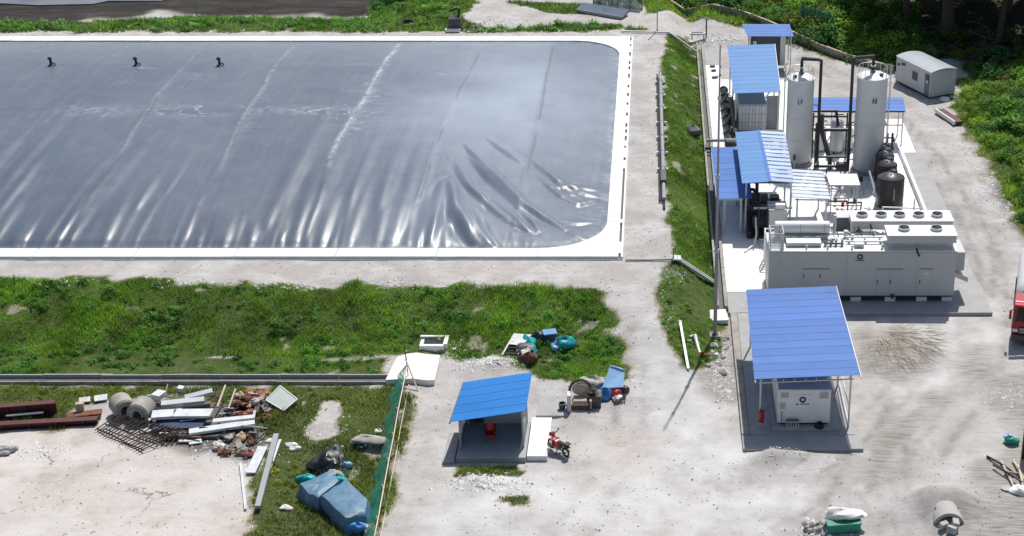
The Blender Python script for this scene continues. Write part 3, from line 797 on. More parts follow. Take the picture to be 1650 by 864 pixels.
gx_, gy_ = G(850, 150, 3.5); sheen_tone = sheen_tone + .42 * np.exp(-((CX_ - gx_) / 7.0) ** 2 - ((CY_ - gy_) / 13.0) ** 2)  # painted pool of sky reflection right of centre
gx_, gy_ = G(740, 330, 3.0); sheen_tone = sheen_tone + .25 * np.exp(-((CX_ - gx_) / 6.0) ** 2 - ((CY_ - gy_) / 6.0) ** 2)  # painted brightness where the front slope reflects the sky
edge_dust = np.exp(-di / .5) * (fbm(CX_ * 1.2, CY_ * 1.2, 12, 3) > .5) * .5
silt = np.clip(np.maximum(silt, edge_dust * (CX_ > -22)), 0, 1)
cn, cm = CX_.shape
ii = (np.arange(cn - 1)[:, None] * cm + np.arange(cm - 1)[None, :]).ravel()
cover_root = thing('lagoon_cover', 'huge wrinkled grey membrane cover inflated over the lagoon inside the white kerb', 'lagoon cover', (LX1, LY0, BZ))
o = np_mesh('cover_sheet', np.stack([CX_.ravel() - LX1, CY_.ravel() - LY0, CZ.ravel() - BZ], 1), np.stack([ii, ii + 1, ii + 1 + cm, ii + cm], 1), 'membrane', {'seam': seam.ravel(), 'silt': silt.ravel(), 'sheen_tone': np.clip(sheen_tone, 0, 1).ravel()})
o.parent = cover_root
def cover_z(x, y):
    i = int(round((y - cys[0]) / .19)); j = int(round((x - cxs[0]) / DXC)); return float(CZ[i, j])

# ------------------------------------------------------------------ concrete slabs of the plant
def slab(name, x0, x1, y0, y1, z1, mat, z0=-.25):
    o = MB().box(x0, x1, y0, y1, z0, z1).build(name, mat, bevel=.015); return tag(o, kind='structure')
slab('concrete_slab', 4.75, 6.28, 145.0, 151.2, .15, 'grey_concrete')
slab('concrete_slab', 4.75, 6.08, 124.62, 144.98, .15, 'white_concrete')
slab('concrete_slab', 6.10, 13.4, 124.62, 140.5, .152, 'white_concrete')
slab('concrete_slab', 4.75, 11.98, 107.02, 124.6, .15, 'white_concrete')
slab('concrete_slab', 12.0, 20.1, 107.02, 127.6, .152, 'white_concrete')
slab('concrete_slab', 20.12, 21.6, 121.05, 129.4, .15, 'white_concrete')
slab('concrete_slab', 20.12, 22.1, 107.02, 121.03, .12, 'grey_concrete')
slab('concrete_slab', 7.42, 20.1, 96.02, 107.0, .15, 'white_concrete')
slab('concrete_slab', 20.12, 22.0, 96.02, 107.0, .12, 'grey_concrete')
slab('concrete_slab', 4.75, 7.4, 94.52, 107.0, .152, 'white_concrete')
slab('concrete_slab', 7.42, 22.15, 91.42, 96.0, .13, 'grey_concrete')
slab('concrete_slab', 4.75, 7.4, 91.42, 94.5, .13, 'grey_concrete')
slab('concrete_slab', 5.3, 11.25, 76.0, 91.4, .11, 'grey_concrete')
slab('concrete_slab', 4.85, 11.6, 74.5, 75.98, .085, 'grey_concrete')
o = MB().box(4.85, 5.28, 76.0, 91.4, -.25, .16).build('pad_kerb', 'old_concrete', bevel=.02); tag(o, kind='structure')
# drain along the toe of the grass strip
dr = bpy.data.objects.new('drain_channel', None); COL.objects.link(dr); dr.location = (4.4, 110, 0); tag(dr, kind='structure')
for k, yy in enumerate(np.arange(92, 151, 6.0)):
    MB().box(4.5, 4.72, yy + .02, yy + 5.98, -.3, .34).build('wall_segment', 'old_concrete', dr, bevel=.015)
    MB().box(3.98, 4.14, yy + .02, yy + 5.98, -.3, .40 + random.uniform(-.02, .02)).build('wall_segment', 'old_concrete', dr, bevel=.015)
MB().box(4.14, 4.5, 92, 152, -.3, .02).build('channel_bed', 'dark_grey', dr)
# low white wall on the right side of the plant
lw = thing('low_wall', 'long low white concrete wall edging the right side of the plant beside the grey slab', 'wall', (20.25, 114, .15))
for k in range(5):
    MB().box(20.12, 20.36, 107.1 + k * 2.8, 107.1 + k * 2.8 + 2.77, .1, .62).build('wall_segment', 'white_concrete', lw, bevel=.02)

# ------------------------------------------------------------------ grass: blades spread over the banks and lawns
def blades(name, label, polys, dens, hr, wr_, mat, seed, lean=(0, 0), excl=None):
    r = np.random.default_rng(seed); Ps = []
    for poly in polys:
        a = np.array(poly); x0, y0 = a.min(0); x1, y1 = a.max(0)
        x0 = max(x0, -78); x1 = min(x1, 44); y0 = max(y0, 62); y1 = min(y1, 178)
        n = int((x1 - x0) * (y1 - y0) * dens)
        X = r.uniform(x0, x1, n); Y = r.uniform(y0, y1, n)
        keep = (sdist(poly, X, Y) > -.8)
        X, Y = X[keep], Y[keep]
        g = grass_mask(X, Y) * (.35 + .9 * fbm(X * .55, Y * .55, seed + 5, 3))
        k = r.uniform(0, 1, len(X)) < g * 1.05
        Ps.append((X[k], Y[k]))
    X = np.concatenate([p[0] for p in Ps]); Y = np.concatenate([p[1] for p in Ps])
    if excl is not None:
        k = ~excl(X, Y); X, Y = X[k], Y[k]
    Z = height(X, Y); n = len(X)
    patch = fbm(X * .4, Y * .4, seed + 1, 4)
    hgt = r.uniform(hr[0], hr[1], n) * (.25 + 1.5 * patch * patch * 1.6) * np.clip(.25 + grass_mask(X, Y), 0, 1) * np.where((Y > 82.4) & (Y < 85.6) & (X < -14), .42, 1.0)
    wid = r.uniform(wr_[0], wr_[1], n)
    an = r.uniform(0, 2 * np.pi, n); la = r.uniform(0, 2 * np.pi, n); ll = r.uniform(.1, .75, n) * hgt
    dx, dy = np.cos(an) * wid / 2, np.sin(an) * wid / 2
    tx = X + np.cos(la) * ll + lean[0] * hgt; ty = Y + np.sin(la) * ll + lean[1] * hgt
    V = np.empty((n, 3, 3)); V[:, 0] = np.stack([X - dx, Y - dy, Z - .03], 1); V[:, 1] = np.stack([X + dx, Y + dy, Z - .03], 1); V[:, 2] = np.stack([tx, ty, Z + hgt], 1)
    tone = np.clip(r.normal(.45, .20, n) + (fbm(X * .28, Y * .28, seed + 3, 3) - .5) * 1.3 + (fbm(X * 1.3, Y * 1.3, seed + 8, 2) - .5) * .6, 0, 1)
    o = np_mesh(name, V.reshape(-1, 3), np.arange(3 * n).reshape(-1, 3), mat, {'tone': np.repeat(tone, 3)}, smooth=False)
    tag(o, label, 'grass', kind='stuff')
    return o
under = lambda X, Y: (X < -34) & (Y > 60) & (Y < 79) & (X > -100)
blades('bank_grass', 'tall dense green grass on the slope in front of the lagoon', [P_BANK], 380, (.10, .34), (.025, .065), 'grass_deep', 1, (.05, -.1))
blades('strip_grass', 'green grass strip sloping down between lagoon path and plant', [P_STRIP], 320, (.08, .26), (.025, .065), 'grass_blade', 2)
blades('yard_grass', 'rough olive grass around the scrap heap and tarp covered goods', [P_LOW, P_FRONTW, P_TUFT], 230, (.10, .34), (.035, .08), 'grass_olive', 3, (.25, -.1))
blades('far_grass', 'far green grass between the lagoon and the mud pond', [P_FAR, P_LAWN], 70, (.12, .50), (.06, .14), 'grass_blade', 4)
blades('verge_grass', 'weedy green undergrowth beside the track', [P_VERGE, P_RIGHT], 60, (.15, .55), (.06, .16), 'grass_blade', 6)

# raked dry brush on the earth heap beside the yard shed
def brush(n, seed):
    r = np.random.default_rng(seed); cx, cy = G(1405, 528, .5)
    a = np.clip(r.normal(-.65, .55, n), -1.9, .6); d = r.uniform(.1, 1, n) ** .6
    X = cx + np.cos(a) * d * 4.2; Y = cy + np.sin(a) * d * 4.6
    L = r.uniform(.5, 1.6, n); aa = a - .12 + r.normal(0, .35, n); ex = X + np.cos(aa) * L; ey = Y + np.sin(aa) * L
    Z = height(X, Y) + .02; EZ = height(ex, ey) + r.uniform(.01, .06, n); wd = r.uniform(.008, .024, n)
    px, py = -np.sin(a) * wd, np.cos(a) * wd
    V = np.empty((n, 4, 3)); V[:, 0] = np.stack([X - px, Y - py, Z], 1); V[:, 1] = np.stack([X + px, Y + py, Z], 1); V[:, 2] = np.stack([ex + px * .3, ey + py * .3, EZ], 1); V[:, 3] = np.stack([ex - px * .3, ey - py * .3, EZ], 1)
    o = np_mesh('dry_brush', V.reshape(-1, 3), np.arange(4 * n).reshape(-1, 4), 'straw', {'tone': np.repeat(np.clip(r.normal(.4, .25, n), 0, 1), 4)}, smooth=False)
    tag(o, 'raked dry brush and straw spread over the earth heap by the yard shed', 'brush', kind='stuff')
brush(380, 44)

# weeds among the grass: small leafy clumps, too many to count
def weeds(name, label, polys, n, seed, mat, sr=(.16, .42)):
    r = np.random.default_rng(seed); Vs = []; Fs = []; Ts = []; off = 0
    var = []
    for k in range(4):
        q = np.random.default_rng(seed + 50 + k); m = 46
        P = q.normal(size=(m, 3)); P /= np.linalg.norm(P, axis=1)[:, None]; P[:, 2] = np.abs(P[:, 2]) * .8; P *= q.uniform(.4, 1.0, (m, 1))
        nr = P + q.normal(size=(m, 3)) * .5 + np.array([0, 0, .5]); nr /= np.linalg.norm(nr, axis=1)[:, None]
        t = np.cross(nr, q.normal(size=(m, 3))); t /= np.linalg.norm(t, axis=1)[:, None]; b = np.cross(nr, t); s = q.uniform(.14, .34, (m, 1))
        var.append(np.stack([P - t * s, P + b * s * .5, P + t * s, P - b * s * .5], 1).reshape(-1, 3))
    for poly in polys:
        a = np.array(poly); x0, y0 = a.min(0); x1, y1 = a.max(0); x0 = max(x0, -78); x1 = min(x1, 40)
        X = r.uniform(x0, x1, n * 4); Y = r.uniform(y0, y1, n * 4)
        k = (grass_mask(X, Y) > .6) & (sdist(poly, X, Y) > 0) & (fbm(X * .35, Y * .35, seed + 2, 3) + r.uniform(-.15, .15, n * 4) > .50)
        X, Y = X[k][:n], Y[k][:n]; Z = height(X, Y)
        for i in range(len(X)):
            V = var[i % 4]; s = r.uniform(*sr); an = r.uniform(0, 6.28); c, q = math.cos(an), math.sin(an)
            W = np.stack([(V[:, 0] * c - V[:, 1] * q) * s + X[i], (V[:, 0] * q + V[:, 1] * c) * s + Y[i], V[:, 2] * s * 1.2 + Z[i]], 1)
            Vs.append(W); Fs.append(np.arange(len(V)).reshape(-1, 4) + off); off += len(V); Ts.append(np.full(len(V), np.clip(r.normal(.45, .25), 0, 1)))
    o = np_mesh(name, np.concatenate(Vs), np.concatenate(Fs), mat, {'tone': np.concatenate(Ts)}, smooth=False)
    tag(o, label, 'weeds', kind='stuff')
weeds('bank_weeds', 'leafy weeds growing in the grass slope before the lagoon', [P_BANK], 600, 201, 'grass_deep')
weeds('strip_weeds', 'leafy weeds growing in the grass strip beside the plant', [P_STRIP], 300, 202, 'grass_blade', (.12, .32))
weeds('far_weeds', 'leafy weeds on the far side of the lagoon', [P_FAR], 700, 203, 'grass_blade', (.25, .65))
weeds('yard_weeds', 'leafy weeds between scrap heap and net fence', [P_LOW], 420, 204, 'grass_olive', (.1, .3))

# loose stones on sand and berm, thicker where rubble was tipped
def stones(name, label, n, seed, mat, spots=None):
    r = np.random.default_rng(seed)
    if spots is None:
        X = r.uniform(-34, 30, n * 4); Y = r.uniform(63, 160, n * 4)
        keep = (flat_mask(X, Y) < .05) & (grass_mask(X, Y) < .35) & ~((X < KX1 + .1) & (Y > KY0 - .2) & (Y < KY1 + .1)) & (fbm(X * .4, Y * .4, 8, 3) + r.uniform(-.25, .25, n * 4) > .52)
        X, Y = X[keep][:n], Y[keep][:n]; s = .018 + .06 * r.random(len(X)) ** 4.0
    else:
        Xs, Ys, Ss = [], [], []
        for px, py, rx, ry, m, sz in spots:
            gx, gy = GT(px, py); Xs.append(gx + r.normal(0, rx, m)); Ys.append(gy + r.normal(0, ry, m)); Ss.append(sz * (.35 + r.random(m) ** 3 * 1.6))
        X, Y, s = np.concatenate(Xs), np.concatenate(Ys), np.concatenate(Ss)
    n = len(X); Z = height(X, Y)
    base = np.array([(1, 0, 0), (0, 1, 0), (-1, 0, 0), (0, -1, 0), (0, 0, .8), (0, 0, -.4)], float)
    V = base[None] * s[:, None, None] * r.uniform(.6, 1.3, (n, 6, 1))
    a = r.uniform(0, 6.28, n); c, q = np.cos(a)[:, None], np.sin(a)[:, None]
    V = np.stack([V[:, :, 0] * c - V[:, :, 1] * q, V[:, :, 0] * q + V[:, :, 1] * c, V[:, :, 2]], 2) + np.stack([X, Y, Z], 1)[:, None]
    f = np.array([(0, 1, 4), (1, 2, 4), (2, 3, 4), (3, 0, 4), (1, 0, 5), (2, 1, 5), (3, 2, 5), (0, 3, 5)])
    F = (f[None] + (np.arange(n) * 6)[:, None, None]).reshape(-1, 3)
    o = np_mesh(name, V.reshape(-1, 3), F, mat, smooth=False)
    tag(o, label, 'stones', kind='stuff')
stones('loose_stones', 'small loose stones scattered over the pale sandy yard', 14000, 5, 'stone')
stones('pale_gravel', 'pale gravel and rubble spilled around the grass edges and heaps', 0, 6, 'white_concrete', [
    (790, 588, 1.1, .5, 700, .07), (735, 580, .8, .4, 260, .06), (845, 585, .6, .4, 200, .07), (965, 625, .9, .5, 420, .08), (765, 778, .9, .5, 420, .09), (810, 780, .6, .4, 220, .08), (1262, 738, 1.0, .4, 120, .04),
    (1160, 600, .5, 1.6, 320, .08), (1165, 560, .4, .9, 200, .08), (590, 718, .7, .3, 160, .07), (525, 690, .8, 1.2, 260, .05), (480, 464, 2.2, .25, 200, .08), (310, 458, 1.2, .2, 120, .08), (100, 455, 2.0, .3, 120, .07), (700, 462, 3.0, .25, 160, .06), (620, 455, 1.5, .25, 100, .06),
    (720, 560, .7, .6, 200, .07), (1320, 852, .6, .35, 300, .08), (1640, 640, 1.2, .8, 260, .07), (1085, 440, .5, .6, 160, .06), (400, 745, .8, .9, 260, .06), (340, 725, 1.2, .4, 240, .05), (60, 725, 1.0, .4, 120, .07), (950, 612, .8, .4, 160, .06), (1170, 640, .3, .9, 160, .07), (1070, 480, .3, 2.5, 220, .06),
    (560, 52, 6, .5, 220, .09), (900, 50, 5, .5, 200, .09), (200, 52, 8, .5, 200, .09), (780, 40, 1.6, 1.2, 260, .12), (1150, 66, .8, .8, 160, .10), (1175, 66, .6, .6, 120, .10), (1545, 150, .8, 1.0, 160, .10), (1600, 320, .6, 4, 260, .09), (1570, 260, .5, 4, 200, .09)])

# ------------------------------------------------------------------ shrubs and trees
def leaf_cloud(seed, n_clump, per, rad, leaf, squash=.75, cs=.30, zmin=-.2):
    """unit-size crown of leaf quads gathered in clumps; returns V, F, tone"""
    r = np.random.default_rng(seed)
    d = r.normal(size=(n_clump, 3)); d /= np.linalg.norm(d, axis=1)[:, None]
    rr = rad * r.uniform(.45, 1.0, n_clump) ** .7
    c = d * rr[:, None]; c[:, 2] = np.abs(c[:, 2]) * squash * (1 if zmin > -.5 else 1)
    c[:, :2] *= r.uniform(.8, 1.25, (n_clump, 1))
    sz = r.uniform(.6, 1.25, n_clump) * cs
    o = r.normal(size=(n_clump, per, 3)); o /= np.linalg.norm(o, axis=2)[:, :, None]
    P = (c[:, None] + o * sz[:, None, None] * r.uniform(.4, 1.05, (n_clump, per, 1))).reshape(-1, 3)
    n = len(P)
    nr = o.reshape(-1, 3) * .5 + r.normal(size=(n, 3)) * .55 + np.array([0, 0, .5]); nr /= np.linalg.norm(nr, axis=1)[:, None]
    t = np.cross(nr, r.normal(size=(n, 3))); t /= np.linalg.norm(t, axis=1)[:, None]; b = np.cross(nr, t)
    s = leaf * r.uniform(.6, 1.4, n)[:, None]
    V = np.stack([P - t * s, P + b * s * .55, P + t * s, P - b * s * .55], 1).reshape(-1, 3)
    tone = np.repeat(np.clip(np.repeat(r.uniform(.15, .8, n_clump), per) + r.normal(0, .12, n), 0, 1), 4)
    return V, np.arange(4 * n).reshape(-1, 4), tone

shrub_protos = []
for k, (mat, seed) in enumerate([('leaf_bright', 1), ('leaf_bright', 2), ('leaf_dark', 3), ('leaf_dark', 4), ('leaf_olive', 5), ('leaf_bright', 6), ('leaf_dry', 7)]):
    V, F, tone = leaf_cloud(seed, [30, 22, 34, 24, 28, 18, 20][k], [70, 60, 75, 60, 70, 50, 60][k], 1.0, [.06, .09, .055, .10, .07, .125, .05][k], .8, [.34, .42, .30, .40, .34, .45, .36][k])
    st = thing('shrub', 'x', 'shrub', (0, 0, 0))
    o = np_mesh('foliage', V, F, mat, {'tone': tone}, smooth=False); o.parent = st
    m = MB()
    for q in range(5):
        a = q * 1.26 + seed
        m.tube([(0, 0, -.3), (.25 * math.cos(a), .25 * math.sin(a), .3), (.6 * math.cos(a), .6 * math.sin(a), .65)], .05, 5, .015)
    m.build('stem', 'bark', st)
    shrub_protos.append(st)
used = [0] * len(shrub_protos)
def shrub(k, x, y, s, sz, label, group, dz=0.0):
    st = shrub_protos[k] if not used[k] else copy_tree(shrub_protos[k])
    used[k] = 1
    st.location = (x, y, hz(x, y) + dz); st.rotation_euler = (0, 0, random.uniform(0, 6.28)); st.scale = (s, s * random.uniform(.85, 1.15), sz)
    tag(st, label, 'shrub', group)
wallp = [(-6, 167), (.1, 163.8), (8.9, 157.6), (14.0, 152.1), (22.8, 143.1)]
def wall_y(x):
    for (ax, ay), (bx, by) in zip(wallp, wallp[1:]):
        if ax <= x <= bx: return ay + (by - ay) * (x - ax) / (bx - ax)
    return 143.1 if x > 22 else 167
cnt = 0
TONES = {0: 'bright green', 1: 'mid green', 5: 'light green', 2: 'dark green', 3: 'deep green', 4: 'olive green', 6: 'brown half dry'}
def near_w(x): return 'behind the dark net at the top centre' if x < 2 else 'behind the low wall left of the far shed' if x < 8 else 'behind the low wall above the far shed' if x < 14 else 'behind the low wall above the two tanks' if x < 20 else 'behind the low wall beside the portable cabin'
def near_r(y): return 'on the right slope behind the portable cabin' if y > 137 else 'on the right slope beside the red board' if y > 126 else 'on the right slope level with the two tanks' if y > 114 else 'on the right slope level with the black tanks' if y > 105 else 'at the near end of the right slope'
LB_W = 'leafy green shrub crowded in the thicket behind the low boundary wall'
LB_R = 'green shrub in the overgrown slope along the right edge of the track'
LB_D = 'brownish half dry shrub under the dark trees'
pts_ = []
def far_enough(x, y, d):
    for a, b in pts_:
        if (a - x) ** 2 + (b - y) ** 2 < d * d: return False
    pts_.append((x, y)); return True
tries = 0
while cnt < 135 and tries < 9000:
    tries += 1
    x = random.uniform(-6, 26); y = wall_y(x) + random.uniform(1.3, 16)
    if x < 2 and y > 172: continue
    u = (x) / (y * .9063 + 19) * 2500 + 1058
    if u > 1470 and y > wall_y(x) + 5: continue
    if not far_enough(x, y, 1.35): continue
    s = random.uniform(1.2, 2.0)
    k = random.choice([0, 1, 5, 0, 1, 2, 3, 4]) if x > 9 else random.choice([2, 3, 2, 3, 0, 5])
    shrub(k, x, y, s, s * random.uniform(.8, 1.3), TONES[k] + ' shrub in the thicket ' + near_w(x), 'shrubs behind the boundary wall'); cnt += 1
cnt = 0; tries = 0
PR = gpoly([(1552, 170), (1562, 200), (1596, 258), (1622, 312), (1652, 368), (1740, 410), (1860, 300), (1800, 60), (1640, 105), (1545, 120)])
while cnt < 130 and tries < 9000:
    tries += 1
    x = random.uniform(25, 42); y = random.uniform(98, 150)
    d = float(sdist(PR, np.array([x]), np.array([y]))[0])
    if d < .3 or not far_enough(x, y, 1.1 if d < 3 else 1.5): continue
    s = random.uniform(.55, .95) if d < 2 else random.uniform(1.0, 1.8)
    k = random.choice([0, 1, 5, 0, 4, 2]) if d < 5 else random.choice([2, 3, 0, 1, 5, 2])
    shrub(k, x, y, s, s * random.uniform(.7, 1.2), ('small ' if s < .97 else 'large ') + TONES[k] + ' shrub ' + near_r(y), 'shrubs along the right slope'); cnt += 1
PD = gpoly([(1450, 70), (1500, 80), (1560, 105), (1650, 130), (1720, 140), (1720, 60), (1600, 60), (1520, 60)])
cnt = 0; tries = 0
while cnt < 34 and tries < 3000:
    tries += 1
    x = random.uniform(23, 42); y = random.uniform(138, 160)
    if float(sdist(PD, np.array([x]), np.array([y]))[0]) < -.5 or not far_enough(x, y, 1.3): continue
    s = random.uniform(.8, 1.5)
    shrub(random.choice([6, 6, 4, 3]), x, y, s, s * .8, LB_D, 'dry shrubs under the trees'); cnt += 1
# leafy clump on the far berm
for px, py, s in [(625, 8, 1.6), (640, 2, 1.9), (612, 14, 1.2), (655, 14, 1.0), (690, 4, 1.3), (705, 16, 1.0)]:
    x, y = GT(px, py); shrub(random.choice([0, 1, 2]), x, y, s, s * .8, 'low green bush on the far berm beside the mud pond', 'bushes on the far berm')

crownV = []
for seed in (21, 22):
    V, F, tone = leaf_cloud(seed, 70, 80, 5.2, .30, .75, 1.25)
    crownV.append((V, F, tone))
def tree(px, py, h, r0, lean, label, k, csc=1.0, at=None):
    x, y = at or GT(px, py); z = hz(x, y)
    t = thing('tree', label, 'tree', (x, y, z), 'tall trees at the top right')
    m = MB(); pts = [(x, y, z - .3), (x + lean * .3, y, z + h * .35), (x + lean * .7, y + .3, z + h * .7), (x + lean, y + .2, z + h)]
    m.tube(pts, r0, 9, r0 * .45)
    for q in range(6):
        a = q * 1.05 + k; L = 3.2
        b = Vector(pts[2]) + (Vector(pts[3]) - Vector(pts[2])) * (q / 6.0)
        m.tube([b, b + Vector((math.cos(a) * L * .5, math.sin(a) * L * .5, 1.2)), b + Vector((math.cos(a) * L, math.sin(a) * L, 2.6))], r0 * .3, 6, r0 * .08)
    m.build('trunk', 'bark', t, smooth=True)
    V, F, tone = crownV[k % 2]
    o = np_mesh('crown', V * csc + np.array([lean, .2, h]), F, 'leaf_dark', {'tone': tone}, smooth=False); o.parent = t
tree(1457, 44, 8.0, .42, .4, 'dark tree trunk left of the thicker trunk at the top right', 0)
tree(1526, 60, 7.8, .75, -.3, 'thickest dark tree trunk at the top right', 1, 1.1)
tree(1608, 72, 7.5, .35, .6, 'slim dark tree near the upper right corner', 0)
tree(1400, 8, 6.5, .3, .2, 'tree hidden in the thicket behind the boundary wall', 1, .8)
tree(1690, 60, 7.5, .5, .0, 'tree at the far right edge of the shaded wood', 1)
tree(1480, 4, 6.0, .4, .2, 'dark trunk at the top edge left of the thickest trunk', 0)
tree(1565, 2, 6.0, .45, -.2, 'dark trunk at the top edge right of the thickest trunk', 1)
tree(1625, 20, 6.5, .38, .3, 'dark trunk at the top edge near the upper right corner', 0)
for i, (tx, ty) in enumerate([(22, 172), (29, 176), (36, 171), (43, 175), (34, 182), (44, 163), (48, 152)]):
    tree(0, 0, 7.0, .4, .3, 'tall tree of the wood behind the top right corner', i, 1.15, (tx, ty))
# fallen dead branches in the shade
for i, (pa, pb, r) in enumerate([((1545, 62), (1600, 72), .13), ((1560, 40), (1602, 66), .10), ((1580, 88), (1632, 70), .09), ((1490, 52), (1530, 66), .08), ((1600, 105), (1648, 96), .08), ((1470, 20), (1500, 34), .1)]):
    (ax, ay), (bx, by) = GT(*pa), GT(*pb)
    za, zb = hz(ax, ay), hz(bx, by)
    pts = [(ax + (bx - ax) * q / 6 + random.uniform(-.25, .25), ay + (by - ay) * q / 6 + random.uniform(-.25, .25), za + (zb - za) * q / 6 + .15 + .5 * math.sin(q / 6 * 3.1) + random.uniform(-.1, .1)) for q in range(7)]
    m = MB().tube(pts, r * .7, 6, r * .2)
    for q in (2, 3, 4, 5):
        p0 = Vector(pts[q]); m.tube([p0, p0 + Vector((random.uniform(-.7, .7), random.uniform(-.6, .6), random.uniform(.1, .5))), p0 + Vector((random.uniform(-1.2, 1.2), random.uniform(-1, 1), random.uniform(.2, .8)))], r * .3, 5, r * .08)
    o = m.build('dead_branch', 'dead_wood', smooth=True)
    tag(o, 'pale dead branch lying in the shade under the trees', 'branch', 'dead branches under the trees')
# low boundary wall beside the track
bw = thing('boundary_wall', 'low weathered wall running along the track in front of the thicket', 'wall', (8.9, 157.6, hz(8.9, 157.6)))
for (ax, ay), (bx, by) in zip(wallp, wallp[1:]):
    n = max(1, int(math.dist((ax, ay), (bx, by)) / 3))
    for k in range(n):
        p = (ax + (bx - ax) * k / n, ay + (by - ay) * k / n); q = (ax + (bx - ax) * (k + .985) / n, ay + (by - ay) * (k + .985) / n)
        za, zb = hz(*p), hz(*q)
        MB().bar((p[0], p[1], za + .15), (q[0], q[1], zb + .15), .16, .95).build('wall_segment', 'old_concrete', bw)
        MB().bar((p[0], p[1], za + .66), (q[0], q[1], zb + .66), .24, .08).build('coping', 'timber', bw)
# ------------------------------------------------------------------ plant: sheds
def lerp3(a, b, t): return tuple(a[i] + (b[i] - a[i]) * t for i in range(3))
def roof_sheets(parent, fl, fr, br, bl, n, mat, rib=.02, name='roof_sheet', minor=2, gap=.006):
    """n profiled sheets laid side by side from front to back, ribs running from left to right"""
    for k in range(n):
        t0, t1 = k / n + gap / n, (k + 1) / n - gap / n
        prof = []; wdt = t1 - t0
        for q in range(minor + 1):
            c = t0 + wdt * (q + .0) / (minor + 1)
            h = rib if q == 0 else rib * .55
            e = wdt * .05
            prof += [(c, h), (c + e, h), (c + 2 * e, 0), (c + wdt / (minor + 1) - e, 0)]
        prof += [(t1, 0)]
        vs = []
        for off in (0, -.02):
            for t, h in prof:
                for s in (0, 1):
                    p = lerp3(fl if s == 0 else fr, bl if s == 0 else br, t)
                    vs.append((p[0], p[1], p[2] + h + off))
        m = len(prof); fs = []
        for i in range(m - 1):
            a = 2 * i
            fs.append((a, a + 1, a + 3, a + 2)); b = 2 * m + a; fs.append((b, b + 2, b + 3, b + 1))
        for i in range(m - 1):
            a = 2 * i; b = 2 * m + a
            fs.append((a, a + 2, b + 2, b)); fs.append((a + 1, b + 1, b + 3, a + 3))
        fs.append((0, 2 * m, 2 * m + 1, 1)); fs.append((2 * m - 2, 2 * m - 1, 4 * m - 1, 4 * m - 2))
        MB().add(vs, fs).build(name, mat, parent)

def post(parent, x, y, z0, z1, w_=.12, mat='offwhite_paint', name='post'):
    MB().box(x - w_ / 2, x + w_ / 2, y - w_ / 2, y + w_ / 2, z0, z1).build(name, mat, parent)
def beam(parent, p, q, w_=.1, h_=.14, mat='offwhite_paint', name='beam'):
    MB().bar(p, q, w_, h_).build(name, mat, parent)

# shed over the boxed unit in the yard (front right, long blue roof)
sg = thing('yard_shed', 'large blue roofed open shed in front of the container, over the boxed unit', 'shed', (8.4, 81.5, .11))
fl, fr, br, bl = (5.5, 76.5, 3.42), (11.46, 76.5, 3.70), (11.16, 87.1, 4.15), (5.58, 87.1, 3.90)
roof_sheets(sg, fl, fr, br, bl, 13, 'roof_blue', .007, minor=1)
for x_, y_, zt in ((5.9, 76.9, 3.3), (11.0, 76.9, 3.52), (5.9, 86.6, 3.75), (10.8, 86.6, 3.98), (5.9, 81.7, 3.5), (10.9, 81.7, 3.75)): post(sg, x_, y_, .1, zt, .09)
for y_, z_ in ((76.75, 3.36), (79.4, 3.47), (82.0, 3.58), (84.6, 3.70), (86.9, 3.80)):
    beam(sg, (5.6, y_, z_), (11.2, y_, z_ + .26), .08, .10, 'dark_grey', 'rafter')
beam(sg, (5.75, 76.55, 3.16), (11.1, 76.55, 3.40), .06, .06, 'light_grey_metal', 'truss_chord')
for k in range(9):
    x_ = 5.9 + k * .62
    beam(sg, (x_, 76.55, 3.18 + k * .027), (x_, 76.55, 3.36 + k * .027), .04, .04, 'light_grey_metal', 'truss_web')
beam(sg, (5.55, 76.3, 3.30), (5.62, 87.2, 3.80), .04, .12, 'white_paint', 'fascia')
beam(sg, (11.50, 76.3, 3.60), (11.2, 87.2, 4.05), .04, .12, 'white_paint', 'fascia')
beam(sg, (11.0, 76.9, .35), (11.0, 81.7, .35), .05, .05, 'light_grey_metal', 'side_rail')
beam(sg, (11.0, 76.9, 1.3), (11.0, 81.7, 1.3), .05, .05, 'light_grey_metal', 'side_rail')

# boxed unit with the emblem plate
bx = thing('boxed_unit', 'white boxed machine unit with round emblem plate standing under the blue yard shed', 'machine', (8.4, 78.7, .35))
MB().box(6.9, 9.9, 76.75, 81.2, .42, 2.62).build('casing', 'white_paint', bx, bevel=.03)
MB().box(6.6, 10.5, 76.35, 81.6, .1, .30).build('plinth', 'grey_concrete', bx, bevel=.02)
MB().box(7.0, 9.8, 76.85, 81.1, .30, .42).build('skid', 'dark_metal', bx)
MB().box(6.88, 9.92, 76.70, 76.76, 2.56, 2.64).build('top_trim', 'offwhite_paint', bx)
for x0, x1, z0, z1 in ((7.05, 7.5, 2.08, 2.45), (9.25, 9.75, 2.05, 2.45), (7.02, 7.35, 1.35, 1.78)):
    v = MB().box(x0, x1, 76.715, 76.748, z0, z1).build('vent', 'light_grey_metal', bx)
    for k in range(4): MB().box(x0 + .03, x1 - .03, 76.70, 76.714, z0 + .05 + k * (z1 - z0 - .08) / 4, z0 + .08 + k * (z1 - z0 - .08) / 4).build('louvre', 'grey_paint', v)
pl = MB().box(7.8, 8.85, 76.72, 76.748, 1.45, 2.3).build('emblem_plate', 'white_paint', bx)
m = MB().torus((8.3, 76.70, 1.98), .145, .05, (0, -1, 0), 24, 6)
m.bar((8.36, 76.70, 1.83), (8.30, 76.70, 1.74), .11, .03); m.build('emblem_ring', 'logo_blue', pl)
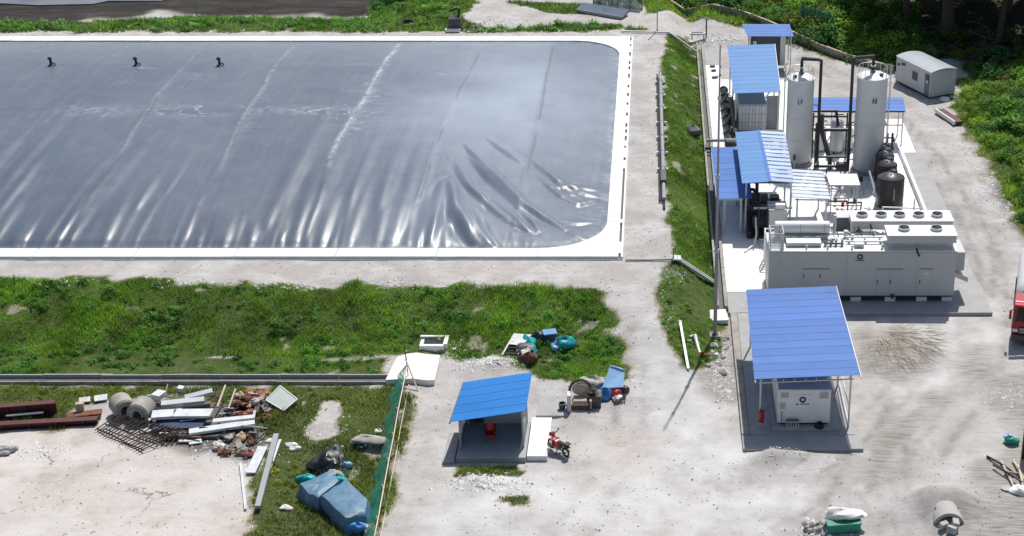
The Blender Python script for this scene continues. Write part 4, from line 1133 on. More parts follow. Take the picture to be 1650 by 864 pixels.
m = MB(); m.add([(8.20, 76.70, 1.90), (8.40, 76.70, 1.90), (8.34, 76.70, 2.02), (8.30, 76.70, 2.07), (8.25, 76.70, 2.0)], [(0, 1, 2, 3, 4)]); m.build('emblem_peak', 'white_paint', pl)
m = MB().box(7.93, 8.08, 76.708, 76.72, 1.62, 1.71)
for k, hh in enumerate([.08, .05, .05, .06, .05, .08, .05, .08]): m.box(8.16 + k * .068, 8.205 + k * .068, 76.708, 76.72, 1.655 - k * .002, 1.655 + hh)
m.build('lettering', 'logo_blue', pl)
MB().tube([(7.15, 76.7, .5), (7.15, 76.7, 1.2)], .02, 6).build('hose_rod', 'dark_metal', bx)
MB().obox((6.99, 81.9, 1.2), (.04, .04, .04)).build('bolt', 'grey_paint', bx)
cr = thing('wire_crate', 'small pale slatted crate leaning against the boxed unit', 'crate', (7.75, 76.45, .30))
MB().box(7.38, 8.12, 76.38, 76.60, .30, .36).build('base', 'light_grey_metal', cr)
MB().box(7.38, 8.12, 76.58, 76.62, .36, .72).build('back_panel', 'dark_grey', cr)
for k in range(6): MB().box(7.38 + k * .137, 7.43 + k * .137, 76.36, 76.40, .36, .70).build('slat', 'light_grey_metal', cr)
MB().box(7.38, 8.12, 76.355, 76.405, .70, .75).build('top_rail', 'light_grey_metal', cr)
hs = thing('hose_coil', 'dark coiled hose on the plinth at the foot of the boxed unit', 'hose', (9.3, 76.5, .30))
for k in range(4): MB().torus((9.3 + .02 * k, 76.52, .34 + k * .055), .26 - k * .03, .035, (.1 * k, -.1, 1), 18, 6).build('coil', 'rubber', hs)
ex = thing('fire_extinguisher', 'red fire extinguisher hanging on the left post of the yard shed', 'extinguisher', (5.9, 76.68, .6))
MB().lathe(5.92, 76.62, [(.02, .55), (.12, .58), (.13, 1.15), (.08, 1.28), (.04, 1.34)], 12).build('cylinder', 'red_paint', ex, smooth=True)
MB().tube([(5.92, 76.62, 1.34), (5.92, 76.6, 1.42), (6.04, 76.55, 1.30), (6.08, 76.55, .8)], .025, 6).build('hose', 'rubber', ex)
MB().obox((6.05, 76.60, .95), (.18, .12, .8), 0, 0, .08).build('cover_cloth', 'red_paint', ex)

# ------------------------------------------------------------------ main container with roof equipment
CY0, CY1, CZ0, CZ1 = 93.05, 96.0, .55, 3.78
ct = thing('engine_container', 'long pale grey container with round emblem on its shaded front', 'container', (13.6, 94.5, .13))
MB().box(7.42, 19.8, CY0 + .03, CY1, CZ0, CZ1).build('body', 'container_paint', ct, bevel=.02)
xp = [7.42, 8.05, 12.6, 17.22, 19.8]
for a, b in zip(xp, xp[1:]): MB().box(a + .006, b - .006, CY0 - .005, CY0 + .028, CZ0 + .06, CZ1 - .05).build('wall_panel', 'container_paint', ct)
MB().box(7.38, 19.84, CY0 - .04, CY1 + .04, CZ1 + .002, CZ1 + .07).build('roof', 'white_paint', ct, bevel=.02)
MB().box(7.5, 19.7, CY0 + .12, CY1 - .1, .30, CZ0 - .002).build('base_frame', 'dark_metal', ct)
for x_ in (7.6, 9.4, 11.4, 13.3, 15.6, 17.7, 19.4): MB().box(x_ - .35, x_ + .35, CY0 + .02, CY1 - .02, .13, .44).build('foot_block', 'white_concrete', ct, bevel=.02)
def door(x0, x1, z0, z1, hinge=True):
    d = MB().box(x0, x1, CY0 - .028, CY0 - .008, z0, z1).build('service_door', 'container_paint', ct, bevel=.006)
    MB().box(x0 + .04, x0 + .10, CY0 - .06, CY0 - .03, (z0 + z1) / 2 - .12, (z0 + z1) / 2 + .12).build('handle', 'dark_grey', d)
    MB().box(x0 - .02, x1 + .02, CY0 - .06, CY0 - .008, z1 + .005, z1 + .045).build('drip_rail', 'grey_paint', d)
door(9.7, 10.75, 1.5, 2.52); door(10.78, 11.45, 1.5, 2.52); door(14.6, 15.42, .75, 2.5); door(15.46, 16.3, .75, 2.5); door(17.4, 18.3, .75, 2.52)
for k in range(30): MB().box(7.6 + k * .415, 7.66 + k * .415, CY0 - .03, CY0 - .008, .60, .66).build('hinge_bolt', 'grey_paint', ct)
m = MB()
for k in range(3): m.box(10.95, 11.3, CY0 - .045, CY0 - .03, 1.62 + k * .13, 1.66 + k * .13)
m.build('louvre', 'offwhite_paint', ct)
ps = MB().box(17.75, 18.05, CY0 - .04, CY0 - .03, 2.15, 2.3).build('notice_plate', 'white_paint', ct)
em = MB().torus((13.42, CY0 - .03, 3.42), .15, .05, (0, -1, 0), 24, 6)
em.bar((13.45, CY0 - .03, 3.27), (13.50, CY0 - .03, 3.22), .1, .03)
em.build('emblem_ring', 'logo_blue', ct)
m = MB().box(13.37, 13.40, CY0 - .035, CY0 - .012, 3.36, 3.49); m.add([(13.42, CY0 - .03, 3.36), (13.50, CY0 - .03, 3.36), (13.46, CY0 - .03, 3.49)], [(0, 1, 2)]); m.build('emblem_peak', 'white_paint', ct)
m = MB()
for k in range(11): m.box(13.12 + k * .055, 13.155 + k * .055, CY0 - .035, CY0 - .012, 3.13, 3.17 + (.02 if k % 3 == 0 else 0))
m.build('lettering', 'logo_blue', ct)
MB().box(15.62, 15.80, CY0 - .2, CY0 - .03, CZ0 - .1, CZ0 + .15).build('drain_valve', 'dark_metal', ct)
MB().tube([(17.1, CY0 - .02, CZ1 + .3), (17.15, CY0 - .12, CZ1 + .05), (17.3, CY0 - .15, CZ1 - .25)], .06, 8).build('overflow_hose', 'rubber', ct)
# side intake box at the right end
MB().box(19.82, 20.45, 93.5, 95.6, 2.2, 3.55).build('side_intake', 'container_paint', ct, bevel=.02)
MB().slab4((19.82, 93.4, 2.15), (20.75, 93.4, 1.75), (20.75, 95.6, 1.75), (19.82, 95.6, 2.15), .35).build('intake_hood', 'light_grey_metal', ct)

def radiator(name, label, x0, x1, y0, y1, zb, zt, fans, legs, leg_z):
    t = thing(name, label, 'radiator', ((x0 + x1) / 2, (y0 + y1) / 2, leg_z))
    MB().box(x0, x1, y0, y1, zb, zt).build('housing', 'offwhite_paint', t, bevel=.02)
    MB().box(x0 - .06, x1 + .06, y0 - .06, y1 + .06, zt + .002, zt + .06).build('deck', 'white_paint', t)
    MB().box(x0 + .05, x1 - .05, y0 - .02, y0 - .003, zb + .06, zt - .06).build('fin_panel', 'container_paint', t)
    for lx, ly in legs: MB().box(lx - .09, lx + .09, ly - .09, ly + .09, leg_z, zb - .002).build('leg', 'offwhite_paint', t)
    for fx, fy in fans:
        ring = MB()
        n = 20; r0, r1, za, zc = .40, .345, zt + .062, zt + .25
        vs = []; fs = []
        for j in range(n):
            c, q = math.cos(2 * math.pi * j / n), math.sin(2 * math.pi * j / n)
            vs += [(fx + r0 * c, fy + r0 * q, za), (fx + r0 * c, fy + r0 * q, zc), (fx + r1 * c, fy + r1 * q, zc), (fx + r1 * c, fy + r1 * q, za)]
        for j in range(n):
            k = (j + 1) % n
            for e in range(3): fs.append((4 * j + e, 4 * k + e, 4 * k + e + 1, 4 * j + e + 1))
        ring.add(vs, fs); rg = ring.build('fan_ring', 'offwhite_paint', t)
        MB().lathe(fx, fy, [(r1 - .005, za), (r1 - .005, za + .02)], 20).build('fan_well', 'black_plastic', rg)
        bl_ = MB()
        for j in range(6):
            a = j * math.pi / 3 + fx
            bl_.obox((fx + .17 * math.cos(a), fy + .17 * math.sin(a), za + .09), (.30, .13, .012), a, .45)
        bl_.build('fan_blades', 'dark_metal', rg)
        g = MB()
        for j in range(4):
            a = j * math.pi / 4
            g.bar((fx - r1 * math.cos(a), fy - r1 * math.sin(a), zc + .01), (fx + r1 * math.cos(a), fy + r1 * math.sin(a), zc + .01), .012)
        g.torus((fx, fy, zc + .01), .2, .008, (0, 0, 1), 16, 4).cyl(fx, fy, za + .03, zc, .09, 10)
        g.build('fan_guard', 'dark_grey', rg)
    return t
radiator('roof_radiator', 'front white radiator deck with two fans on the container roof', 15.25, 19.75, 93.35, 95.0, 4.28, 4.78, [(16.4, 94.3), (18.55, 94.3)],
         [(15.5, 93.6), (19.5, 93.6), (15.5, 94.8), (19.5, 94.8), (17.5, 94.8)], 3.852)
radiator('roof_radiator', 'rear white radiator deck with five fans behind the two fan deck', 13.2, 20.0, 96.15, 97.9, 4.05, 4.62, [(13.95, 97.0), (15.25, 97.0), (16.5, 97.0), (17.8, 97.0), (19.05, 97.0)],
         [(13.4, 96.3), (19.8, 96.3), (13.4, 97.7), (19.8, 97.7), (16.6, 96.3)], .152)
sl = thing('exhaust_silencer', 'horizontal white exhaust silencer over the left end of the container', 'silencer', (9.7, 95.3, 3.85))
MB().lathe(7.85, 95.2, [(.05, 0), (.36, .03), (.42, .1), (.42, 3.65), (.36, 3.72), (.05, 3.75)], 20, 'x', 4.62).build('drum', 'white_paint', sl, smooth=True)
MB().box(7.9, 11.55, 94.85, 95.55, 4.10, 4.2).build('cradle_beam', 'offwhite_paint', sl)
for x_ in (8.2, 9.6, 11.2):
    MB().box(x_ - .06, x_ + .06, 94.8, 94.92, 3.852, 4.1).build('leg', 'offwhite_paint', sl); MB().box(x_ - .06, x_ + .06, 95.5, 95.62, 3.852, 4.1).build('leg', 'offwhite_paint', sl)
    MB().lathe(x_ - .03, 95.2, [(.435, 0), (.435, .06)], 20, 'x', 4.62).build('strap', 'light_grey_metal', sl)
MB().lathe(11.9, 95.2, [(.12, 4.3), (.12, 5.5)], 12).build('stack', 'light_grey_metal', sl, smooth=True)
MB().tube([(11.5, 95.2, 4.62), (11.9, 95.2, 4.62), (11.9, 95.2, 4.2)], .12, 10).build('pipe_bend', 'light_grey_metal', sl)
ac = thing('roof_box', 'flat grey filter box on the container roof below the silencer', 'filter box', (9.4, 93.9, 3.85))
MB().box(8.6, 10.9, 93.7, 94.5, 3.852, 4.12).build('casing', 'light_grey_metal', ac, bevel=.02)
MB().box(8.6, 10.9, 93.66, 94.54, 4.122, 4.16).build('lid', 'white_paint', ac)
gp = thing('gas_train', 'dark valve group on the container roof beside the filter box', 'valves', (11.7, 93.9, 3.85))
MB().tube([(11.1, 93.9, 4.0), (12.4, 93.9, 4.0)], .07, 8).build('pipe', 'dark_grey', gp)
for x_ in (11.2, 11.55, 11.9, 12.3):
    MB().cyl(x_, 93.9, 3.852, 4.25, .08, 8).build('valve_body', 'grey_paint', gp); MB().torus((x_, 93.9, 4.3), .11, .02, (0, 0, 1), 12, 4).build('hand_wheel', 'dark_metal', gp)
rp = thing('roof_pipe', 'pair of white pipes crossing the container roof in front of the rear radiator', 'pipe', (14, 94.4, 3.85))
for y_, z_ in ((94.2, 4.02), (94.75, 4.1)):
    MB().tube([(12.6, y_, z_), (15.1, y_, z_)], .07, 8).build('pipe', 'white_paint', rp)
for x_ in (12.8, 13.9, 14.9): MB().box(x_ - .05, x_ + .05, 94.1, 94.85, 3.852, 3.98).build('support', 'grey_paint', rp)
MB().box(13.1, 13.7, 93.5, 93.95, 3.852, 4.12).build('junction_box', 'offwhite_paint', rp)
cg = thing('ladder_cage', 'pale mesh ladder cage at the left end of the container roof', 'cage', (7.6, 94.6, 3.85))
for x_ in (7.5, 8.35):
    for y_ in (93.2, 94.6): MB().box(x_ - .03, x_ + .03, y_ - .03, y_ + .03, 3.852, 5.0).build('post', 'light_grey_metal', cg)
for z_ in (4.4, 5.0):
    for p, q in (((7.5, 93.2), (8.35, 93.2)), ((8.35, 93.2), (8.35, 94.6)), ((7.5, 94.6), (8.35, 94.6)), ((7.5, 93.2), (7.5, 94.6))): MB().bar((p[0], p[1], z_), (q[0], q[1], z_), .05).build('rail', 'light_grey_metal', cg)
MB().box(7.53, 8.32, 93.195, 93.205, 3.9, 4.95).build('mesh_panel', 'mesh_cage', cg)
MB().box(7.495, 7.505, 93.25, 94.55, 3.9, 4.95).build('mesh_panel', 'mesh_cage', cg)

# ------------------------------------------------------------------ machinery between container and tanks
def cabinet(name, label, x0, x1, y0, y1, h, mat='light_grey_metal', z=.152, cat='cabinet'):
    t = thing(name, label, cat, ((x0 + x1) / 2, (y0 + y1) / 2, z))
    MB().box(x0, x1, y0, y1, z + .08, z + h).build('body', mat, t, bevel=.015)
    MB().box(x0 + .03, x1 - .03, y0 + .03, y1 - .03, z, z + .08).build('plinth', 'dark_grey', t)
    MB().box(x0 - .03, x1 + .03, y0 - .03, y1 + .03, z + h + .002, z + h + .05).build('cap', 'offwhite_paint', t)
    d = MB().box(x0 + .04, x1 - .04, y0 - .02, y0 - .004, z + .14, z + h - .06).build('door', mat, t)
    MB().box(x1 - .14, x1 - .10, y0 - .05, y0 - .02, z + h * .45, z + h * .6).build('handle', 'dark_metal', d)
    return t
cabinet('control_cabinet', 'tall narrow grey control cabinet in front of the pale ribbed roof', 10.45, 11.15, 99.6, 100.3, 2.1)
cabinet('control_cabinet', 'dark wide machine cabinet left of the narrow grey cabinet', 8.9, 10.2, 100.6, 101.6, 1.1, 'grey_paint')
cabinet('control_cabinet', 'low grey machine cabinet right of the narrow grey cabinet', 11.3, 12.5, 100.6, 101.6, 1.0, 'grey_paint')
cabinet('blower_box', 'large grey blower box under the edge of the two tone roof', 8.1, 9.4, 103.0, 104.6, 2.4, 'light_grey_metal', cat='blower')
cabinet('chiller', 'low dark grey chiller under the small white canopy', 13.2, 15.1, 104.3, 105.6, 1.25, 'dark_grey', cat='chiller')
wf = thing('step_frame', 'white tubular step frame beside the dark blower skid', 'frame', (8.0, 99.2, .15))
for z_ in (.9, 1.7, 2.5):
    MB().bar((7.6, 99.0, z_), (8.4, 99.0, z_), .09).build('rung', 'white_paint', wf); MB().bar((7.6, 99.8, z_), (8.4, 99.8, z_), .07).build('rung', 'white_paint', wf)
for x_ in (7.6, 8.4):
    for y_ in (99.0, 99.8): MB().box(x_ - .05, x_ + .05, y_ - .05, y_ + .05, .15, 2.55).build('post', 'white_paint', wf)
    MB().bar((x_, 99.0, 2.5), (x_, 99.8, 2.5), .07).build('rung', 'white_paint', wf)
hr = thing('handrail', 'long pale handrail in front of the grey cabinets', 'railing', (10.6, 98.6, .15))
for z_ in (.8, 1.4): MB().bar((8.8, 98.6, z_), (12.7, 98.6, z_), .06).build('rail', 'offwhite_paint', hr)
for k in range(5): MB().bar((8.8 + k * .975, 98.6, .15), (8.8 + k * .975, 98.6, 1.43), .06).build('post', 'offwhite_paint', hr)

# blower skid under the two-tone roof: dark machines and pipes
bs = thing('blower_skid', 'dark crowded blower skid in the shade under the two tone roof', 'machine', (7.6, 106, .15))
MB().box(6.6, 9.6, 103.4, 110.5, .152, .35).build('skid_frame', 'dark_metal', bs)
for k in range(3):
    y_ = 104.6 + k * 2.2
    MB().lathe(7.0, y_, [(.1, 0), (.48, .05), (.48, 1.3), (.38, 1.45), (.1, 1.5)], 14, 'x', .95).build('blower_drum', 'dark_grey', bs, smooth=True)
    MB().box(8.6, 9.3, y_ - .4, y_ + .4, .36, 1.2).build('motor', 'dark_metal', bs)
    MB().tube([(7.6, y_, 1.4), (7.6, y_, 2.2), (7.2, y_ + .3, 2.5), (6.7, y_ + .3, 2.5)], .13, 8).build('pipe', 'dark_metal', bs)
MB().tube([(6.72, 103.2, .6), (6.72, 110.8, .6)], .16, 8).build('header_pipe', 'dark_metal', bs)
MB().tube([(7.0, 103.3, 2.6), (9.8, 103.3, 2.6)], .08, 8).build('pipe', 'light_grey_metal', bs)
for x_ in (7.35, 8.0): MB().tube([(x_, 102.9, .3), (x_, 102.9, 2.8)], .06, 6).build('pipe', 'black_plastic', bs)
MB().obox((8.9, 103.0, 2.9), (.7, .4, .3)).build('fan_box', 'white_paint', bs)
hp = thing('hose', 'white hose hanging loose beside the dark blower skid', 'hose', (7.2, 101.6, .15))
MB().tube([(7.15, 103.2, 2.0), (7.2, 102.4, .9), (7.0, 101.9, .32), (6.6, 101.4, .25), (6.3, 100.9, .22)], .07, 7).build('tube', 'white_paint', hp, smooth=True)
MB().lathe(7.15, 103.2, [(.1, 1.95), (.1, 2.1)], 8).build('coupling', 'dark_metal', hp)

# low blue lean-to and two-tone shed
sd1 = thing('lean_to', 'low narrow blue roof at the left edge of the plant beside the mast', 'shed', (5.6, 110, .15))
roof_sheets(sd1, (4.36, 104.15, 2.96), (6.95, 104.15, 3.02), (6.95, 114.8, 3.02), (4.32, 114.8, 2.96), 9, 'roof_blue', .008)
for y_ in (104.45, 109.6, 114.5):
    for x_ in (4.95, 6.15): post(sd1, x_, y_, .15, 2.9, .15)
beam(sd1, (4.4, 104.4, 2.84), (6.25, 104.4, 2.86), .15, .15); beam(sd1, (4.4, 114.5, 2.84), (6.9, 114.5, 2.88), .1, .1)
beam(sd1, (4.36, 104.2, 2.86), (4.33, 114.8, 2.86), .05, .14, 'white_paint', 'fascia')
beam(sd1, (6.15, 104.5, 2.82), (6.15, 114.5, 2.82), .1, .12)
sd2 = thing('two_tone_shed', 'tall shed roof, left half smooth blue and right half pale with dark ribs', 'shed', (8.1, 109.5, .15))
roof_sheets(sd2, (6.17, 104.1, 4.20), (8.20, 104.1, 4.34), (8.02, 114.9, 4.34), (6.17, 114.9, 4.20), 13, 'roof_blue_light', .006, minor=0)
roof_sheets(sd2, (8.20, 104.1, 4.34), (9.95, 104.1, 4.20), (10.08, 114.9, 4.20), (8.02, 114.9, 4.34), 13, 'roof_pale', .06, 'roof_sheet', 0, .05)
MB().bar((8.2, 104.08, 4.36), (8.02, 114.92, 4.36), .22, .03).build('ridge_cap', 'roof_blue', sd2)
for y_ in (104.5, 109.5, 114.5):
    for x_ in (6.5, 9.75): post(sd2, x_, y_, .15, 4.16, .12)
    beam(sd2, (6.3, y_, 4.1), (9.9, y_, 4.1), .08, .12, 'dark_grey', 'rafter')
sd3 = thing('ribbed_shed', 'small nearly white ribbed roof right of the two tone shed', 'shed', (11.2, 106.5, .15))
roof_sheets(sd3, (9.73, 103.6, 3.30), (12.60, 103.6, 3.12), (12.52, 109.3, 3.12), (9.85, 109.3, 3.30), 8, 'roof_white', .06, 'roof_sheet', 0, .05)
for y_ in (103.9, 109.0):
    for x_ in (10.2, 12.3): post(sd3, x_, y_, .15, 3.1, .12)
beam(sd3, (10.0, 103.8, 3.05), (12.4, 103.8, 3.02), .06, .08, 'grey_paint'); beam(sd3, (12.58, 103.5, 3.04), (12.5, 109.4, 3.04), .04, .16, 'dark_grey', 'fascia')
sd4 = thing('small_canopy', 'small flat white canopy between the ribbed roof and the black tank', 'canopy', (14, 108.8, .15))
roof_sheets(sd4, (12.95, 107.7, 2.62), (15.22, 107.7, 2.62), (15.22, 109.9, 2.66), (12.85, 109.9, 2.66), 4, 'white_paint', .01)
for x_, y_ in ((13.1, 107.9), (15.05, 107.9), (13.1, 109.7), (15.05, 109.7)): post(sd4, x_, y_, .15, 2.58, .08)
beam(sd4, (12.95, 107.74, 2.56), (15.2, 107.74, 2.56), .05, .07)

# shed over the storage container (light blue roof)
sb = thing('storage_shed', 'square light blue roof over the white storage container left of the tanks', 'shed', (8.5, 131, .15))
roof_sheets(sb, (6.50, 125.1, 3.95), (10.46, 125.1, 4.08), (10.78, 137.2, 4.62), (6.46, 137.2, 4.48), 12, 'roof_blue_light', .005, minor=0)
for y_, zt in ((125.6, 3.9), (131, 4.15), (136.7, 4.4)):
    for x_ in (6.75, 10.4): post(sb, x_, y_, .15, zt, .12)
    beam(sb, (6.6, y_, zt), (10.5, y_, zt + .1), .08, .12, 'grey_paint', 'rafter')
beam(sb, (10.50, 125.0, 3.98), (10.82, 137.3, 4.55), .05, .16, 'white_paint', 'fascia')
sc = thing('storage_container', 'white storage container with panelled doors under the light blue roof', 'container', (8.2, 129, .15))
MB().box(7.0, 9.35, 125.75, 131.8, .25, 2.75).build('body', 'container_paint', sc, bevel=.02)
for k in range(4):
    for z_ in range(3):
        MB().box(7.06 + k * .575, 7.06 + k * .575 + .52, 125.70, 125.745, .42 + z_ * .76, 1.10 + z_ * .76).build('door_panel', 'white_paint', sc)
for x_ in (7.35, 7.9, 8.45, 9.0): MB().tube([(x_, 125.66, .3), (x_, 125.66, 2.7)], .025, 6).build('lock_rod', 'galvanised', sc)
MB().box(6.98, 9.37, 125.68, 125.75, .25, .38).build('sill', 'dark_grey', sc)
MB().box(7.1, 9.2, 126, 131.6, .152, .25).build('skid', 'dark_metal', sc)
pn = thing('side_partition', 'grey partition wall right of the white storage container', 'partition', (9.9, 126.5, .15))
MB().box(9.4, 10.45, 126.6, 126.7, .15, 3.2).build('sheet', 'grey_paint', pn)
for x_ in (9.45, 10.4): MB().box(x_ - .04, x_ + .04, 126.5, 126.6, .15, 3.25).build('stud', 'light_grey_metal', pn)
# black ducts left of the container
bd = thing('black_duct', 'thick black flanged duct lying left of the light blue roof', 'duct', (6.3, 128, .15))
MB().lathe(6.15, 122.0, [(.3, 0), (.34, .02), (.34, 14.2), (.3, 14.25)], 14, 'y', .62).build('duct', 'black_plastic', bd, smooth=True)
for k in range(8): MB().lathe(6.15, 122.1 + k * 1.95, [(.42, 0), (.42, .10)], 14, 'y', .62).build('flange', 'dark_grey', bd)
MB().lathe(6.62, 122.6, [(.2, 0), (.22, .02), (.22, 9.2), (.2, 9.25)], 12, 'y', 1.2).build('upper_duct', 'dark_metal', bd, smooth=True)
for k in range(5): MB().box(5.75, 6.9, 122.6 + k * 2.9, 122.75 + k * 2.9, .152, .3).build('saddle', 'dark_metal', bd)
for k in range(4): MB().tube([(6.15, 123.6 + k * 3, .9), (6.3, 123.6 + k * 3, 1.5), (6.62, 123.6 + k * 3, 1.2)], .06, 6).build('valve_pipe', 'grey_paint', bd)
# crossing pipe in front of the container
cp = thing('header_pipe', 'horizontal grey header pipe crossing in front of the white storage container', 'pipe', (7.5, 123.3, .15))
MB().tube([(4.2, 121.9, .9), (10.4, 122.1, .9)], .14, 10).build('pipe', 'grey_paint', cp, smooth=True)
for x_ in (4.4, 5.7, 7.2, 8.8, 10.2): MB().lathe(x_, 122.0, [(.2, 0), (.2, .08)], 10, 'x', .9).build('flange', 'dark_grey', cp)
for x_ in (5.2, 7.9, 9.6): MB().box(x_ - .06, x_ + .06, 121.95, 122.07, .152, .77).build('support', 'grey_paint', cp)
s2 = thing('black_pipe', 'short black pipe end sticking out over the drain left of the plant', 'pipe', (4.6, 121, .15))
MB().lathe(4.0, 121.0, [(.1, 0), (.12, .01), (.12, 1.0), (.16, 1.01), (.16, 1.08)], 10, 'x', .55).build('pipe', 'black_plastic', s2)
MB().box(4.75, 4.95, 120.9, 121.1, .152, .44).build('support', 'dark_metal', s2)
# white access frame beside the left tank
fr_ = thing('access_frame', 'white access frame with dark top beside the left tank', 'frame', (9.6, 121, .15))
for x_ in (8.75, 10.2):
    for y_ in (119.3, 120.5): MB().box(x_ - .06, x_ + .06, y_ - .06, y_ + .06, .152, 2.2).build('post', 'white_paint', fr_)
MB().box(8.65, 10.35, 119.2, 120.6, 2.202, 2.34).build('deck', 'dark_grey', fr_)
for z_ in (.7, 1.3, 1.8): MB().bar((8.75, 119.3, z_), (10.2, 119.3, z_), .06).build('rung', 'white_paint', fr_)
MB().bar((8.75, 119.28, .2), (9.2, 119.28, 2.15), .07).build('brace', 'light_grey_metal', fr_)
for x_, y_, lb in ((5.6, 118.2, 'small dark pump on the white slab left of the two tone roof'), (8.2, 116.6, 'small purple grey pump behind the two tone roof')):
    t = thing('pump', lb, 'pump', (x_, y_, .15))
    MB().box(x_ - .3, x_ + .3, y_ - .2, y_ + .2, .152, .25).build('base', 'dark_metal', t)
    MB().lathe(x_ - .3, y_, [(.1, 0), (.2, .03), (.2, .4), (.1, .45)], 12, 'x', .46).build('motor', 'dark_grey', t, smooth=True)
    MB().lathe(x_ + .12, y_, [(.24, 0), (.24, .14)], 12, 'x', .46).build('casing', 'grey_paint', t)
    MB().tube([(x_ + .2, y_, .6), (x_ + .2, y_, 1.0)], .06, 8).build('outlet', 'grey_paint', t)

# ------------------------------------------------------------------ the two tall tanks
def tall_tank(cx, cy, r, zt, label, sign, side):
    t = thing('tall_tank', label, 'tank', (cx, cy, .15))
    zb = .45
    MB().lathe(cx, cy, [(r * .98, zb), (r, zb + .05), (r, zt - .12)], 40).build('shell', 'tank_white', t, smooth=True)
    MB().lathe(cx, cy, [(r + .03, zt - .12), (r + .05, zt - .08), (r + .05, zt), (r, zt + .02), (r * .7, zt + .2), (r * .3, zt + .30), (.05, zt + .32)], 40).build('dome', 'white_paint', t, smooth=True)
    MB().lathe(cx, cy, [(r + .15, .152), (r + .15, .40), (r * .9, .46)], 32).build('plinth', 'grey_concrete', t)
    for k in range(3): MB().torus((cx, cy, zb + 1.9 + k * 1.9), r + .002, .018, (0, 0, 1), 40, 5).build('weld_band', 'tank_white', t)
    rl = MB()
    for k in range(14):
        a = 2 * math.pi * k / 14; rl.bar((cx + r * .93 * math.cos(a), cy + r * .93 * math.sin(a), zt), (cx + r * .93 * math.cos(a), cy + r * .93 * math.sin(a), zt + .75), .03)
    rl.torus((cx, cy, zt + .75), r * .93, .018, (0, 0, 1), 32, 5)
    rl.build('guard_rail', 'light_grey_metal', t)
    # signs on the shell: blue letters on a pale plate
    ys_ = cy - r - .035
    px_ = cx - .12 if side > 0 else cx + .1
    sp = MB().box(px_ - .24, px_ + .26, ys_, ys_ + .12, zt - 1.95, zt - 1.45).build('sign_plate', 'tank_white', t)
    l = MB()
    zl = zt - 1.90
    if sign == 'L':
        for x0_, x1_, z0_, z1_ in ((-.18, -.11, .0, .38), (-.18, -.02, .0, .07), (.05, .12, .0, .38), (.05, .21, .31, .38), (.05, .18, .16, .22)): l.box(px_ + x0_, px_ + x1_, ys_ - .02, ys_ - .002, zl + z0_, zl + z1_)
    else:
        for x0_, x1_, z0_, z1_ in ((-.17, -.04, .06, .38), (.05, .18, .06, .38), (-.17, .18, .0, .035)): l.box(px_ + x0_, px_ + x1_, ys_ - .02, ys_ - .002, zl + z0_, zl + z1_)
    l.build('letters', 'logo_blue', sp)
    # dark overhead pipe from the dome down beside the shell
    xo = cx + side * (r + .45)
    MB().tube([(cx, cy, zt + .25), (cx, cy, zt + 1.35), (cx, cy, zt + 1.55), (xo - side * .2, cy - .3, zt + 1.55), (xo, cy - .35, zt + 1.5), (xo, cy - .35, zt + 1.3), (xo, cy - .5, .3)], .125, 10).build('vent_pipe', 'dark_metal', t)
    MB().lathe(cx, cy, [(.22, zt + .28), (.22, zt + .45), (.16, zt + .46)], 14).build('nozzle', 'dark_grey', t)
    MB().lathe(cx, cy, [(.20, zt + .75), (.20, zt + .85)], 14).build('flange', 'white_paint', t)
    for z_ in (1.2, 3.2, 5.2): MB().bar((cx + side * (r - .02), cy - .2, z_), (xo, cy - .4, z_), .06).build('bracket', 'dark_metal', t)
    MB().lathe(cx - side * r * .5, cy - r * .45, [(.16, zt + .15), (.16, zt + .34)], 12).build('hatch', 'dark_grey', t)
    # ladder on the outer side
    xl = cx - side * (r + .22)
    ld = MB()
    for y_ in (cy - .25, cy + .2): ld.bar((xl, y_, .2), (xl, y_, zt + .9), .05)
    for k in range(int((zt - .3) / .3)): ld.bar((xl, cy - .25, .5 + k * .3), (xl, cy + .2, .5 + k * .3), .03)
    ld.build('ladder', 'light_grey_metal', t)
    MB().tube([(cx - side * r * .4, cy - r * .95, .9), (cx - side * r * .4, cy - r - .45, .9), (cx - side * r * .4, cy - r - .45, .3)], .07, 8).build('outlet_pipe', 'light_grey_metal', t)
    MB().box(cx - side * r * .4 - .08, cx - side * r * .4 + .08, cy - r - .35, cy - r - .2, .85, 1.35).build('valve', 'dark_metal', t)
    return t
tall_tank(11.55, 118.7, 1.06, 7.45, 'left one of the two tall white cylindrical tanks, beside the two tone shed', 'L', 1)
tall_tank(17.0, 117.0, 1.20, 8.15, 'right one of the two tall white cylindrical tanks, beside the black tanks', 'R', -1)

# pipe rack between the tanks
rk = thing('pipe_rack', 'black pipe rack with a thick slanted pipe between the two tall tanks', 'pipe rack', (14.1, 117.8, .15))
for z_, y_, r_ in ((.55, 116.9, .13), (1.35, 116.9, .10), (3.05, 118.6, .15), (3.9, 119.4, .09)): MB().tube([(12.75, y_, z_), (15.5, y_, z_)], r_, 8).build('cross_pipe', 'dark_metal', rk)
MB().tube([(13.35, 118.6, 4.4), (13.35, 118.6, 3.0), (13.55, 118.2, 2.4), (14.0, 117.3, .9), (14.0, 117.2, .2)], .19, 10).build('slanted_pipe', 'dark_grey', rk, smooth=True)
MB().tube([(13.75, 118.1, 2.1), (14.5, 117.1, .3)], .06, 8).build('drain_pipe', 'white_paint', rk)
MB().tube([(13.35, 119.6, 4.3), (14.6, 119.6, 4.3), (14.75, 119.2, 3.2), (14.75, 118.7, 3.05)], .12, 8).build('loop_pipe', 'dark_metal', rk)
for x_ in (12.75, 15.5):
    for y_ in (117.0, 119.4): MB().box(x_ - .06, x_ + .06, y_ - .06, y_ + .06, .152, 4.2).build('post', 'dark_metal', rk)
